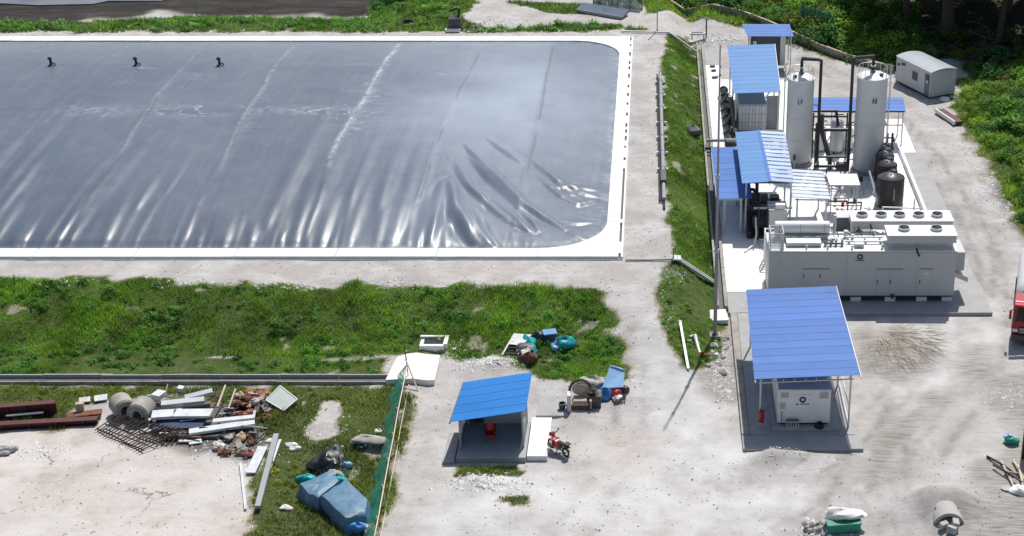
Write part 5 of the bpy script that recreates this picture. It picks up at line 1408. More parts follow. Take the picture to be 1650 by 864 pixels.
for x_ in (12.75, 15.5): MB().bar((x_, 117.0, 2.1), (x_, 119.4, 2.1), .08).build('tie', 'dark_metal', rk)
for x_ in (13.0, 14.6, 15.2):
    MB().cyl(x_, 117.0, .152, .95, .12, 8).build('valve_body', 'grey_paint', rk)
MB().box(14.5, 15.3, 116.8, 117.2, .25, .8).build('pump_block', 'dark_grey', rk)
pf = thing('pale_pipes', 'pale low pipework in front of the pipe rack', 'pipes', (14, 113.5, .15))
for y_, z_ in ((112.0, .55), (112.8, .75), (113.8, .5)): MB().tube([(12.2, y_, z_), (16.4, y_, z_)], .07, 8).build('pipe', 'offwhite_paint', pf)
for x_ in (12.5, 13.4, 14.3, 15.2, 16.1):
    MB().tube([(x_, 111.8, .2), (x_, 111.8, 1.3)], .05, 6).build('riser', 'grey_paint', pf); MB().box(x_ - .1, x_ + .1, 112.7, 112.9, .152, .68).build('support', 'light_grey_metal', pf)
    MB().box(x_ - .14, x_ + .14, 113.7, 113.95, .45, .85).build('valve', 'dark_grey', pf)
MB().tube([(14.3, 112.3, .2), (14.3, 112.3, 2.5)], .05, 6).build('riser', 'dark_metal', pf)
wb = thing('white_trough', 'flat white trough at the foot of the pipe rack', 'trough', (14, 115.2, .15))
MB().box(12.4, 16.0, 114.7, 115.7, .152, .55).build('trough', 'white_paint', wb, bevel=.03); MB().box(12.5, 15.9, 114.8, 115.6, .552, .58).build('lid', 'offwhite_paint', wb)
# gas treatment behind, under long blue roof
sh = thing('long_shed', 'long narrow blue roof behind the two tall tanks', 'shed', (17, 124, .15))
roof_sheets(sh, (12.8, 122.7, 3.22), (20.78, 122.7, 3.22), (20.9, 125.4, 3.5), (12.9, 125.4, 3.5), 4, 'roof_blue', .01)
for x_ in (13.0, 14.9, 16.9, 18.9, 20.6):
    for y_, zt in ((122.9, 3.2), (125.2, 3.42)): post(sh, x_, y_, .15, zt, .09)
beam(sh, (12.8, 122.76, 3.14), (20.7, 122.76, 3.14), .08, .1, 'dark_metal'); beam(sh, (12.9, 122.9, 1.9), (20.6, 122.9, 1.9), .06, .06, 'dark_metal', 'rail')
for x_, y_, r_, h_, mt, lb in ((13.6, 121.4, .5, 2.2, 'white_paint', 'short white vessel between the tanks, left of the grey column'), (14.9, 121.0, .55, 2.9, 'light_grey_metal', 'grey column vessel between the two tall tanks'), (15.9, 121.6, .45, 2.0, 'white_paint', 'short white vessel right of the grey column')):
    t = thing('process_vessel', lb, 'vessel', (x_, y_, .15))
    MB().lathe(x_, y_, [(r_ * .7, .3), (r_, .45), (r_, h_), (r_ * .7, h_ + .2), (.08, h_ + .3)], 20).build('shell', mt, t, smooth=True)
    for a in (0, 2.1, 4.2): MB().box(x_ + r_ * .8 * math.cos(a) - .05, x_ + r_ * .8 * math.cos(a) + .05, y_ + r_ * .8 * math.sin(a) - .05, y_ + r_ * .8 * math.sin(a) + .05, .152, .6).build('leg', 'dark_metal', t)
    MB().tube([(x_, y_, h_ + .25), (x_, y_, h_ + .6), (x_ + .5, y_, h_ + .6)], .05, 6).build('pipe', 'dark_metal', t)
vt = thing('valve_tree', 'dark vertical pipe tree with valves right of the right tall tank', 'pipe', (18.7, 117.6, .15))
for x_ in (18.55, 18.95): MB().tube([(x_, 117.4, .2), (x_, 117.4, 3.2)], .09, 8).build('riser', 'dark_grey', vt)
for z_ in (.7, 1.4, 2.1, 2.8): MB().tube([(18.2, 117.4, z_), (19.1, 117.4, z_)], .06, 6).build('branch_pipe', 'dark_metal', vt)
for z_ in (1.0, 1.8, 2.5): MB().box(18.85, 19.1, 117.2, 117.4, z_, z_ + .3).build('valve', 'dark_grey', vt)

# black water tanks
def black_tank(cx, cy, r, h, label, lid='black_lid'):
    t = thing('black_tank', label, 'water tank', (cx, cy, .15), 'black water tanks')
    prof = [(r * .97, .2)]
    for k in range(9):
        z_ = .25 + (h - .3) * k / 8
        prof += [(r, z_), (r, z_ + (h - .3) / 24), (r - .03, z_ + (h - .3) / 12)]
    MB().lathe(cx, cy, prof + [(r, h)], 32).build('shell', 'black_plastic', t, smooth=True)
    MB().lathe(cx, cy, [(r + .01, h + .003), (r * .98, h + .05), (r * .35, h + .42), (.1, h + .45)], 32).build('lid', lid, t, smooth=True)
    MB().lathe(cx + r * .25, cy + r * .3, [(.28, h + .30), (.28, h + .50), (.22, h + .54)], 16).build('hatch', 'black_plastic', t)
    MB().box(cx - .12, cx + .05, cy - r * .35, cy - r * .25, h + .22, h + .5).build('label_tag', 'white_paint', t)
    MB().cyl(cx, cy, .152, .2, r * 1.05, 24).build('base', 'grey_concrete', t)
    MB().tube([(cx + .15, cy - r - .04, h - .5), (cx + .17, cy - r - .06, h - 1.4)], .02, 5).build('level_tube', 'white_paint', t)
    return t
black_tank(17.8, 109.8, 1.06, 2.35, 'biggest black water tank, nearest the container, with cone lid')
black_tank(17.95, 112.9, .80, 2.2, 'black water tank directly behind the biggest black tank')
black_tank(18.05, 114.9, .74, 2.2, 'middle black water tank of the small ones in the row')
black_tank(18.2, 116.4, .62, 2.1, 'rearmost black water tank at the foot of the right tall tank')
lp = thing('inlet_pipe', 'slanted white pipe leaning on the biggest black tank', 'pipe', (16.6, 109.2, .15))
MB().tube([(16.25, 110.6, 2.6), (16.75, 108.9, .9)], .08, 8).build('pipe', 'white_paint', lp); MB().bar((16.75, 108.9, .152), (16.75, 108.9, .9), .08).build('stand', 'grey_paint', lp)
gr = thing('guard_railing', 'low white guard frame in front of the biggest black tank', 'frame', (18.3, 107.4, .15))
MB().bar((16.9, 107.3, 1.0), (19.8, 107.3, .9), .09).build('rail', 'white_paint', gr)
for x_ in (16.95, 18.4, 19.75): MB().bar((x_, 107.3, .152), (x_, 107.3, .97), .08).build('post', 'white_paint', gr)
bt = thing('white_basin', 'long low white basin behind the five fan radiator', 'basin', (18.5, 106, .15))
MB().box(17.6, 19.9, 105.3, 106.5, .152, .5).build('basin', 'white_concrete', bt, bevel=.03); MB().box(17.75, 19.75, 105.45, 106.35, .502, .53).build('water', 'grey_paint', bt)
MB().tube([(19.2, 106.8, .15), (19.2, 106.8, 1.9)], .06, 6).build('pipe', 'white_paint', bt)
mf = thing('pipe_manifold', 'dense low pipe manifold with valves between canopy and black tanks', 'pipes', (15.6, 107.5, .15))
rr_ = random.Random(17)
for k in range(9):
    y_ = 103.8 + k * .75; z_ = rr_.uniform(.35, 1.1); x0_ = rr_.uniform(12.8, 14.6); x1_ = x0_ + rr_.uniform(1.0, 2.6)
    MB().tube([(x0_, y_, .16), (x0_, y_, z_), (x1_, y_, z_), (x1_, y_ + .3, .16)], rr_.choice([.04, .06, .08]), 7).build('pipe', rr_.choice(['dark_metal', 'light_grey_metal', 'white_paint', 'grey_paint']), mf)
    MB().box(x0_ + .4, x0_ + .6, y_ - .1, y_ + .1, z_ - .08, z_ + .28).build('valve', rr_.choice(['dark_metal', 'red_paint', 'dark_grey', 'dark_blue']), mf)
for k in range(8):
    x_, y_ = rr_.uniform(12.6, 16.6), rr_.uniform(110.3, 113.6); h_ = rr_.uniform(.5, 1.7)
    MB().tube([(x_, y_, .16), (x_, y_, h_), (x_ + rr_.uniform(-.6, .6), y_, h_)], .05, 6).build('riser', rr_.choice(['dark_metal', 'grey_paint', 'offwhite_paint']), mf)
kb = thing('cable_tray', 'pale cable tray running along the rear side of the container roof', 'cable tray', (12, 95.8, 3.85))
MB().box(7.8, 15.0, 95.72, 95.98, 3.852, 3.95).build('tray', 'galvanised', kb)
for k in range(9): MB().tube([(8.0 + k * .8, 95.85, 3.95), (8.0 + k * .8, 95.85, 4.15 + .2 * (k % 3)), (8.2 + k * .8, 95.2, 3.9)], .03, 5).build('cable', 'rubber', kb)
vp = thing('roof_valves', 'scattered small vents and lifting lugs on the container roof', 'vents', (12, 94, 3.85))
for x_, y_, r_, h_ in ((12.7, 95.3, .14, .4), (13.1, 94.9, .1, .3), (14.6, 95.5, .12, .35), (8.3, 93.4, .08, .25), (11.3, 93.35, .06, .2), (12.9, 93.3, .06, .2), (14.9, 93.4, .07, .25), (9.9, 93.35, .05, .2)):
    MB().lathe(x_, y_, [(r_, 3.852), (r_, 3.852 + h_), (r_ * 1.4, 3.855 + h_), (r_ * 1.2, 3.92 + h_)], 10).build('vent', 'light_grey_metal', vp)
# loose debris on the white slab behind the container
for i in range(46):
    x_, y_ = random.uniform(12.4, 17.4), random.uniform(98.6, 103.6)
    if i > 30: x_, y_ = random.uniform(15.4, 17.0), random.uniform(104, 109)
    s_ = random.uniform(.06, .2)
    o = MB().obox((x_, y_, .152 + s_ * .3), (s_ * random.uniform(1, 2.5), s_, s_ * .6), random.uniform(0, 3), random.uniform(-.05, .05)).build('debris_piece', random.choice(['dark_grey', 'grey_paint', 'timber', 'rust', 'light_grey_metal']))
    tag(o, 'small scrap piece lying on the white slab behind the container', 'debris', 'scrap pieces on the white slab')

# far shed with blue roof and dark wall
fs_ = thing('far_shed', 'farthest blue roofed shed with a dark shaded front at the bend of the track', 'shed', (10.6, 146, .3))
z0 = .15
roof_sheets(fs_, (8.72, 143.9, 3.35), (13.12, 143.9, 3.35), (12.95, 146.95, 3.68), (8.30, 146.95, 3.68), 5, 'roof_blue', .008)
MB().box(9.1, 11.95, 144.9, 145.0, z0, 3.3).build('wall', 'dark_grey', fs_); MB().box(9.1, 9.2, 145.0, 146.7, z0, 3.4).build('wall', 'dark_grey', fs_)
MB().box(11.95, 12.45, 144.85, 145.05, z0, 3.3).build('pillar', 'light_grey_metal', fs_)
for x_ in (9.0, 12.9):
    post(fs_, x_, 144.1, 0, 3.3, .09); post(fs_, x_, 146.7, .1, 3.55, .09)
MB().box(9.3, 9.65, 144.8, 144.88, 2.2, 2.6).build('meter_box', 'white_paint', fs_)
for k in range(4):
    t = MB().obox((11.6 + k * .28, 140.2 + (k % 2) * .4, hz(12, 140.4) + .12 + .10 * k), (.7, .22, .12), .5 + k * .4).build('metal_offcut', 'galvanised'); tag(t, 'metal offcut in the small heap behind the left tall tank', 'scrap', 'metal offcuts behind the tank')
# ------------------------------------------------------------------ on and around the lagoon
for i, (px, py) in enumerate([(84, 114), (221, 114), (355, 114)]):
    x_, y_ = G(px, py, 3.2); z_ = cover_z(x_, y_)
    t = thing('vent_stack', ['leftmost', 'middle', 'rightmost'][i] + ' of the three small black vent stacks on the membrane', 'vent', (x_, y_, z_), 'black vents on the membrane')
    MB().lathe(x_, y_, [(.30, z_ - .1), (.28, z_ + .06), (.17, z_ + .12), (.14, z_ + .14)], 14).build('boot', 'black_plastic', t)
    MB().lathe(x_, y_, [(.12, z_ + .1), (.11, z_ + .66)], 12).build('pipe', 'black_plastic', t)
    MB().lathe(x_ - .05, y_, [(.19, z_ + .62), (.20, z_ + .70), (.12, z_ + .80)], 12).build('cap', 'black_plastic', t)
    MB().tube([(x_ + .12, y_, z_ + .3), (x_ + .34, y_, z_ + .22), (x_ + .38, y_, z_ + .05)], .05, 6).build('side_branch', 'black_plastic', t)

mh = thing('pump_box', 'black box with white front step on the far berm', 'pump box', GT(733, 50) + (BZ,))
x_, y_ = GT(733, 50); z_ = hz(x_, y_)
MB().box(x_ - .6, x_ + .6, y_, y_ + 1.1, z_, z_ + 1.15).build('casing', 'dark_grey', mh, bevel=.05)
MB().box(x_ - .65, x_ + .65, y_ - .05, y_ + 1.15, z_ + 1.152, z_ + 1.22).build('lid', 'black_plastic', mh)
MB().box(x_ - .9, x_ + .55, y_ - .55, y_ - .05, z_ + .05, z_ + .3).build('step', 'white_concrete', mh)
MB().tube([(x_ + .3, y_ + .8, z_ + 1.2), (x_ + .4, y_ + 1.2, z_ + 1.9), (x_ + .1, y_ + 1.6, z_ + 1.9), (x_ - 1.0, y_ + 4.5, z_ + .8)], .12, 8).build('suction_pipe', 'dark_metal', mh)
x_, y_ = GT(657, 40); z_ = hz(x_, y_)
o = MB().torus((x_, y_, z_ + .12), .65, .17, (0, -.25, 1), 18, 6).build('rubber_hose_ring', 'rubber'); tag(o, 'black hose ring lying in the grass left of the pump box', 'hose')
# thin posts behind the lagoon
for px, py, h, lb in [(318, 32, 3.0, 'thin grey post in the grass behind the lagoon'), (1059, 50, 5.2, 'thin grey lamp post behind the right far corner of the lagoon')]:
    x_, y_ = GT(px, py); z_ = hz(x_, y_)
    t = thing('thin_post', lb, 'post', (x_, y_, z_))
    MB().tube([(x_, y_, z_ - .2), (x_, y_, z_ + h)], .06, 6).build('shaft', 'grey_paint', t); MB().box(x_ - .14, x_ + .14, y_ - .14, y_ + .14, z_ - .1, z_ + .15).build('footing', 'grey_concrete', t)
    MB().tube([(x_, y_, z_ + h * .93), (x_ + .5, y_, z_ + h * .96)], .03, 5).build('arm', 'grey_paint', t)
# bent lamp over the corner of the plant
x_, y_ = GT(1138, 60); z_ = hz(x_, y_)
lt = thing('bent_lamp', 'short bent pole with flat white lamp head at the far corner of the plant', 'lamp', (x_, y_, z_))
MB().tube([(x_, y_, z_ - .2), (x_, y_, z_ + 1.9), (x_ - .9, y_ + .3, z_ + 2.2)], .07, 7).build('pole', 'dark_grey', lt)
MB().box(x_ - 1.7, x_ - .1, y_ - .5, y_ + .1, z_ + .35, z_ + .55).build('white_tray', 'white_paint', lt, bevel=.05); MB().box(x_ - 1.55, x_ - .3, y_ - .4, y_ + .0, z_ + .552, z_ + .58).build('tray_grille', 'dark_grey', lt)
for dx in (-1.5, -.3): MB().box(x_ + dx, x_ + dx + .1, y_ - .3, y_ - .2, z_ - .2, z_ + .35).build('leg', 'dark_metal', lt)
# pipe on brackets along the berm
t = thing('gas_main', 'long dark grey pipe on white clamped brackets along the grass edge', 'pipe', (.45, 120, BZ))
pz = lambda yy: hz(.45, yy) + .32
pts = [(.34 + (136 - yy) * .007, yy, pz(yy)) for yy in np.arange(136.2, 105.0, -3.0)]
MB().tube(pts, .15, 9).build('pipe', 'grey_paint', t, smooth=True)
MB().tube([(p[0] - .28, p[1], p[2] - .12) for p in pts], .08, 7).build('cable_duct', 'dark_metal', t, smooth=True)
for k, yy in enumerate(np.linspace(134, 112.5, 7)):
    x_ = .34 + (136 - yy) * .007
    MB().box(x_ - .45, x_ + .38, yy - .09, yy + .09, pz(yy) - .5, pz(yy) - .17).build('bracket', 'old_concrete', t)
    MB().torus((x_, yy, pz(yy)), .18, .04, (0, 1, 0), 12, 5).build('clamp', 'white_paint', t)
    for dx in (-.4, .33): MB().box(x_ + dx - .08, x_ + dx + .08, yy - .1, yy + .1, pz(yy) - .17, pz(yy) - .02).build('clamp_end', 'white_paint', t)
MB().box(.30, .74, 109.3, 111.6, pz(110) - .35, pz(110) + .3).build('valve_box', 'dark_grey', t, bevel=.04)
MB().tube([(.5, 108.8, pz(108) - .1), (.56, 104.8, hz(.56, 104.8) + .1)], .09, 7).build('tail_hose', 'black_plastic', t)
# white drain half pipes
for (a, b, lb) in [((1090, 424), (1150, 458), 'pair of pale drain gutters stepping down the grass by the lagoon corner'), ((1078, 56), (1122, 86), 'thin white pipe crossing the far end of the grass strip')]:
    (ax, ay), (bx_, by_) = GT(*a), GT(*b); za, zb = hz(ax, ay) + .25, hz(bx_, by_) + .25
    t = thing('drain_gutter', lb, 'gutter', (ax, ay, za))
    if a[0] == 1090:
        for o_ in (-.16, .16):
            MB().bar((ax, ay + o_ - .0, za), (bx_, by_ + o_, zb), .20, .14).build('gutter', 'light_grey_metal', t)
        MB().bar((ax, ay, za - .08), (bx_, by_, zb - .08), .12, .06).build('bed', 'dark_grey', t)
        MB().bar((ax - .3, ay, za), (ax + .3, ay, za - .05), .7, .12).build('inlet_lip', 'offwhite_paint', t)
    else:
        MB().tube([(ax - 4.8, ay + .4, za), (ax, ay, za), (bx_, by_, zb)], .10, 7).build('pipe', 'white_paint', t); MB().box(ax - .2, ax + .2, ay - .2, ay + .2, za - .4, za - .05).build('support', 'grey_concrete', t)
(ax, ay) = GT(1008, 421); (bx_, by_) = GT(1085, 423)
t = thing('berm_pipe', 'thin dark pipe across the sandy path at the near lagoon corner', 'pipe', (ax, ay, BZ))
MB().tube([(ax, ay, hz(ax, ay) + .1), ((ax + bx_) / 2, (ay + by_) / 2, hz((ax + bx_) / 2, (ay + by_) / 2) + .08), (bx_, by_, hz(bx_, by_) + .12)], .06, 6).build('pipe', 'grey_paint', t)
MB().box(bx_ - .05, bx_ + .05, by_ - .05, by_ + .05, hz(bx_, by_) - .2, hz(bx_, by_) + 1.0).build('marker_stake', 'grey_paint', t)
# boulder in the grass strip
x_, y_ = GT(1117, 218); o = MB().blob((x_, y_, hz(x_, y_) + .35), (.62, .6, .55), 4, 12, 8, .16).build('boulder', 'dark_stone', smooth=True); tag(o, 'grey speckled boulder in the grass strip', 'boulder')
# lightning mast
x_, y_ = 3.74, 88.2; z_ = hz(x_, y_)
t = thing('lightning_mast', 'very tall slim grey mast standing between the grass strip and the plant', 'mast', (x_, y_, z_))
MB().tube([(x_, y_, z_ - .3), (x_, y_, z_ + 6), (x_, y_, z_ + 12), (x_, y_, z_ + 19.3)], .135, 10, .04).build('shaft', 'grey_paint', t, smooth=True)
for k in range(3): MB().lathe(x_, y_, [(.17 - k * .03, z_ + 5.9 + k * 5), (.17 - k * .03, z_ + 6.1 + k * 5)], 10).build('collar', 'galvanised', t)
MB().box(x_ - .35, x_ + .35, y_ - .35, y_ + .35, z_ - .3, z_ + .16).build('footing', 'old_concrete', t, bevel=.04)
MB().box(x_ - .22, x_ + .22, y_ - .22, y_ + .22, z_ + .162, z_ + .20).build('base_plate', 'dark_grey', t)
# white lying tubes near mast
(ax, ay), (bx_, by_) = GT(1096, 530), GT(1109, 598)
t = thing('white_post', 'long white post leaning in the grass left of the mast', 'post', (bx_, by_, hz(bx_, by_)))
MB().bar((ax, ay, hz(ax, ay) + .35), (bx_, by_, hz(bx_, by_) + .12), .15, .12).build('post', 'white_paint', t); MB().bar((ax - .02, ay + .05, hz(ax, ay) + .35), (ax + .02, ay + .16, hz(ax, ay) + .36), .19, .16).build('end_cap', 'offwhite_paint', t)
pA = GT(1117, 548); pB = GT(1128, 572)
t = thing('white_tube', 'short bent white tube with red end lying in the grass by the mast', 'tube', (pA[0], pA[1], hz(*pA)))
MB().tube([(pA[0] - .2, pA[1] - .1, hz(*pA) + .18), (pA[0] + .1, pA[1], hz(*pA) + .25), (pB[0] - .1, pB[1] + .5, hz(*pB) + .2), (pB[0], pB[1], hz(*pB) + .1)], .09, 7).build('tube', 'white_paint', t, smooth=True)
MB().blob((pB[0] + .15, pB[1] - .2, hz(*pB) + .1), (.35, .2, .14), 3).build('red_end', 'rust', t)
MB().tube([(pA[0] - .9, pA[1] - .6, hz(*pA) + .1), (pA[0] - .1, pA[1] - .5, hz(*pA) + .14)], .05, 6).build('thin_tube', 'white_paint', t)
for i, (px, py, s_) in enumerate([(1150, 560, .3), (1163, 575, .22), (1170, 545, .25), (1165, 600, .3), (1158, 588, .2), (1140, 590, .2), (1172, 560, .18)]):
    x_, y_ = GT(px, py); o = MB().blob((x_, y_, hz(x_, y_) + s_ * .3), (s_, s_ * .8, s_ * .6), i + 50, 8, 6, .25).build('rubble_stone', 'stone'); tag(o, 'rough stone at the foot of the mast', 'stone', 'stones by the mast')
# concrete step slab beside mast
(x_, y_) = GT(1152, 512); o = MB().obox((x_ + .2, y_, hz(x_, y_) + .05), (1.2, 1.6, .3), .08).build('step_slab', 'white_concrete', bevel=.03); tag(o, 'small pale concrete slab in the grass right of the mast', 'slab')

# ------------------------------------------------------------------ portable cabin
def cabin():
    ax, ay = 22.55, 140.4; bx_, by_ = 25.0, 135.25
    L = math.dist((ax, ay), (bx_, by_)); rz = math.atan2(by_ - ay, bx_ - ax); W = 2.75; Hh = 2.35
    z = hz(25, 137.5) + .22
    t = thing('portable_cabin', 'grey portable cabin with curved roof, window and door beside the track', 'cabin', (ax, ay, z))
    def put(m, n, mt, p=t, **k):
        mm = Matrix.Translation((ax, ay, z)) @ Matrix.Rotation(rz, 4, 'Z'); m.v = [tuple(mm @ Vector(q)) for q in m.v]; return m.build(n, mt, p, **k)
    put(MB().box(0, L, 0, W, 0, Hh), 'body', 'offwhite_paint', bevel=.03)
    vs = []; n = 8
    for xx in (-.06, L + .06):
        for k in range(n + 1):
            yy = -.08 + (W + .16) * k / n; vs.append((xx, yy, Hh + .002 + .24 * (1 - ((k / n) * 2 - 1) ** 2)))
        vs += [(xx, W + .08, Hh + .001), (xx, -.08, Hh + .001)]
    N = n + 3
    fs = [tuple(reversed(range(N))), tuple(range(N, 2 * N))] + [(i, (i + 1) % N, N + (i + 1) % N, N + i) for i in range(N)]
    put(MB().add(vs, fs), 'roof', 'roof_grey')
    w_ = put(MB().box(L * .47, L * .47 + .95, -.03, -.004, .85, 1.75), 'window', 'light_grey_metal')
    put(MB().box(L * .47 + .06, L * .47 + .45, -.045, -.032, .91, 1.69), 'pane', 'window_dark', w_); put(MB().box(L * .47 + .50, L * .47 + .89, -.045, -.032, .91, 1.69), 'pane', 'window_dark', w_)
    d = put(MB().box(L - .95, L - .2, -.03, -.004, .02, 2.05), 'door', 'door_grey')
    put(MB().box(L - .85, L - .3, -.045, -.032, 1.3, 1.95), 'door_glass', 'window_dark', d); put(MB().box(L - .7, L - .45, -.05, -.046, 1.2, 1.45), 'notice', 'white_paint', d)
    for k, (xx, zz) in enumerate([(.35, 1.55), (1.0, 1.75), (1.25, 1.8)]): put(MB().box(xx, xx + .2, -.12, -.004, zz, zz + .2), 'vent', 'dark_grey')
    for xx in (.2, L / 2, L - .4):
        for yy in (.1, W - .4): put(MB().box(xx, xx + .3, yy, yy + .3, -.35, -.002), 'foot_block', 'dark_grey')
    put(MB().box(0, L, .0, .05, -.1, -.002), 'skirt', 'dark_metal'); put(MB().box(L - .02, L + .02, -.02, .06, 0, Hh), 'corner_trim', 'light_grey_metal')
cabin()
for i, (px, py, s_, mt) in enumerate([(1522, 162, .45, 'white_sack'), (1533, 158, .3, 'stone'), (1508, 165, .25, 'stone'), (1468, 150, .2, 'stone')]):
    x_, y_ = GT(px, py); o = MB().blob((x_, y_, hz(x_, y_) + s_ * .3), (s_, s_ * .7, s_ * .55), i + 80, 9, 6, .2).build('rubble_stone', mt); tag(o, 'pale lump on the ground at the foot of the portable cabin', 'stone', 'lumps by the cabin')
# red and white boat-like board
(ax, ay), (bx_, by_) = GT(1514, 181), GT(1545, 204)
t = thing('red_board', 'red board with pale edge lying at the foot of the right slope', 'board', (ax, ay, hz(ax, ay)))
MB().bar((ax, ay, hz(ax, ay) + .25), (bx_, by_, hz(bx_, by_) + .25), .75, .3).build('board', 'dark_red_steel', t, bevel=.06); MB().bar((ax - .42, ay - .12, hz(ax, ay) + .3), (bx_ - .42, by_ - .12, hz(bx_, by_) + .3), .14, .34).build('pale_edge', 'white_paint', t)
# dark blue flat panel roof at the top
(ax, ay), (bx_, by_) = GT(938, 16), GT(1000, 28)
t = thing('long_board', 'dark blue long board lying beside the lawn behind the lagoon', 'board', (ax, ay, hz(ax, ay)))
za, zb = hz(ax, ay), hz(bx_, by_)
MB().slab4((ax - .6, ay - .9, za + .25), (bx_ + .2, by_ - .9, zb + .25), (bx_ + .9, by_ + .9, zb + .55), (ax, ay + .9, za + .55), .2).build('panel', 'pond_slab_blue', t); MB().bar((ax - .6, ay - .95, za + .2), (bx_ + .2, by_ - .95, zb + .2), .08, .3).build('front_trim', 'grey_paint', t)
# green shade net screens behind
for (a, b, h, lb) in [((955, 12), (1035, 22), 2.2, 'dark green net screen behind the dark blue panel'), ((1290, 52), (1345, 66), 2.0, 'dark green net screen inside the thicket')]:
    (ax, ay), (bx_, by_) = GT(*a), GT(*b); n = 4
    ay += 1.5; by_ += 1.5
    t = thing('net_screen', lb, 'screen', (ax, ay, hz(ax, ay)))
    for k in range(n + 1):
        x_ = ax + (bx_ - ax) * k / n; y_ = ay + (by_ - ay) * k / n; MB().tube([(x_, y_, hz(x_, y_) - .2), (x_, y_, hz(x_, y_) + h + .2)], .05, 5).build('post', 'timber', t)
    for k in range(n):
        x_ = ax + (bx_ - ax) * k / n; y_ = ay + (by_ - ay) * k / n; x2 = ax + (bx_ - ax) * (k + 1) / n; y2 = ay + (by_ - ay) * (k + 1) / n
        MB().bar((x_, y_, hz(x_, y_) + h / 2), (x2, y2, hz(x2, y2) + h / 2), .03, h).build('net', 'green_net', t)

# ------------------------------------------------------------------ tanker truck at the right edge
MB_BUILD = MB.build
def truck():
    x0, x1, yf = 22.4, 24.85, 87.2; z = hz(23.5, 88)
    _b = MB.build
    def _rb(self, *a, **k):
        self.rot((x0, yf, z), R(-14)); return _b(self, *a, **k)
    MB.build = _rb
    t = thing('tanker_truck', 'red tanker truck with white tank cut off by the right edge', 'truck', (23.8, 90, z))
    cab = MB()
    prof = [(0, .55), (-.03, 1.15), (.02, 1.45), (.28, 2.55), (.55, 2.78), (1.75, 2.85), (1.85, .6)]
    vs = [(x0 + .04, yf + a, z + b) for a, b in prof] + [(x1 - .04, yf + a, z + b) for a, b in prof]; n = len(prof)
    cab.add(vs, [tuple(range(n)), tuple(reversed(range(n, 2 * n)))] + [(i, n + i, n + (i + 1) % n, (i + 1) % n) for i in range(n)])
    cb = cab.build('cab', 'red_paint', t, bevel=.05)
    MB().add([(x0 + .2, yf + .035, z + 1.62), (x1 - .2, yf + .035, z + 1.62), (x1 - .3, yf + .235, z + 2.48), (x0 + .3, yf + .235, z + 2.48)], [(0, 1, 2, 3)]).build('windscreen', 'truck_glass', cb)
    MB().add([(x0 + .03, yf + .3, z + 1.6), (x0 + .03, yf + 1.3, z + 1.6), (x0 + .03, yf + 1.2, z + 2.45), (x0 + .03, yf + .5, z + 2.45)], [(0, 3, 2, 1)]).build('side_window', 'truck_glass', cb)
    MB().box(x0 + .02, x1 - .02, yf - .22, yf - .02, z + .35, z + .78).build('bumper', 'dark_grey', t, bevel=.05)
    MB().box(x0 + .45, x1 - .45, yf - .09, yf - .035, z + .85, z + 1.3).build('grille', 'black_plastic', t)
    for k in range(3): MB().box(x0 + .5, x1 - .5, yf - .11, yf - .092, z + .92 + k * .13, z + .96 + k * .13).build('grille_bar', 'white_paint', t)
    for xx in (x0 + .08, x1 - .4): MB().box(xx, xx + .32, yf - .10, yf - .036, z + .95, z + 1.15).build('headlight', 'white_paint', t)
    MB().box(x0 + .08, x1 - .08, yf - .05, yf + .3, z + 2.72, z + 2.82).build('sun_visor', 'pink_red', t)
    MB().box(x0 - .22, x0 - .06, yf + .1, yf + .22, z + 1.7, z + 2.3).build('mirror', 'red_paint', t)
    MB().bar((x0 + .05, yf + .2, z + 2.35), (x0 - .14, yf + .16, z + 2.3), .04).build('mirror_arm', 'dark_metal', t)
    MB().lathe((x0 + x1) / 2, yf + 2.2, [(.3, 0), (.9, .12), (1.12, .5), (1.15, 1.0), (1.15, 6.5), (1.1, 6.9), (.8, 7.2), (.2, 7.3)], 28, 'y', z + 2.15).build('tank', 'white_paint', t, smooth=True)
    MB().box(x0 + .5, x1 - .5, yf + 1.9, yf + 9.4, z + .75, z + 1.05).build('chassis', 'dark_metal', t)
    for yy in (yf + 1.0, yf + 6.8, yf + 8.1):
        for xx in (x0 + .02, x1 - .34):
            w_ = MB().lathe(xx, yy, [(.3, 0), (.5, .03), (.5, .29), (.3, .32)], 20, 'x', z + .5).build('wheel', 'rubber', t); MB().lathe(xx - .01, yy, [(.1, 0), (.28, .02), (.28, .04)], 14, 'x', z + .5).build('rim', 'tyre_rim', w_)
    MB().box(x0 - .02, x0 + .1, yf + .35, yf + 1.7, z + .95, z + 1.1).build('mudguard', 'dark_grey', t)
truck()
MB.build = MB_BUILD
# red steel frame at the right edge
x_, y_ = GT(1648, 738); z_ = hz(x_, y_)
t = thing('gate_upright', 'red steel upright frame at the right edge of the yard', 'gate', (x_, y_, z_))
for dx in (0, 1.6): MB().box(x_ + dx - .09, x_ + dx + .09, y_ - .09, y_ + .09, z_ - .1, z_ + 3.0).build('upright', 'dark_red_steel', t)
MB().box(x_ + .1, x_ + 1.5, y_ - .03, y_ + .03, z_ + .6, z_ + 2.6).build('panel', 'offwhite_paint', t); MB().bar((x_, y_, z_ + .35), (x_ + 1.6, y_, z_ + .35), .14).build('crossbar', 'red_paint', t); MB().bar((x_, y_, z_ + 2.9), (x_ + 1.6, y_, z_ + 2.9), .1).build('crossbar', 'red_paint', t)
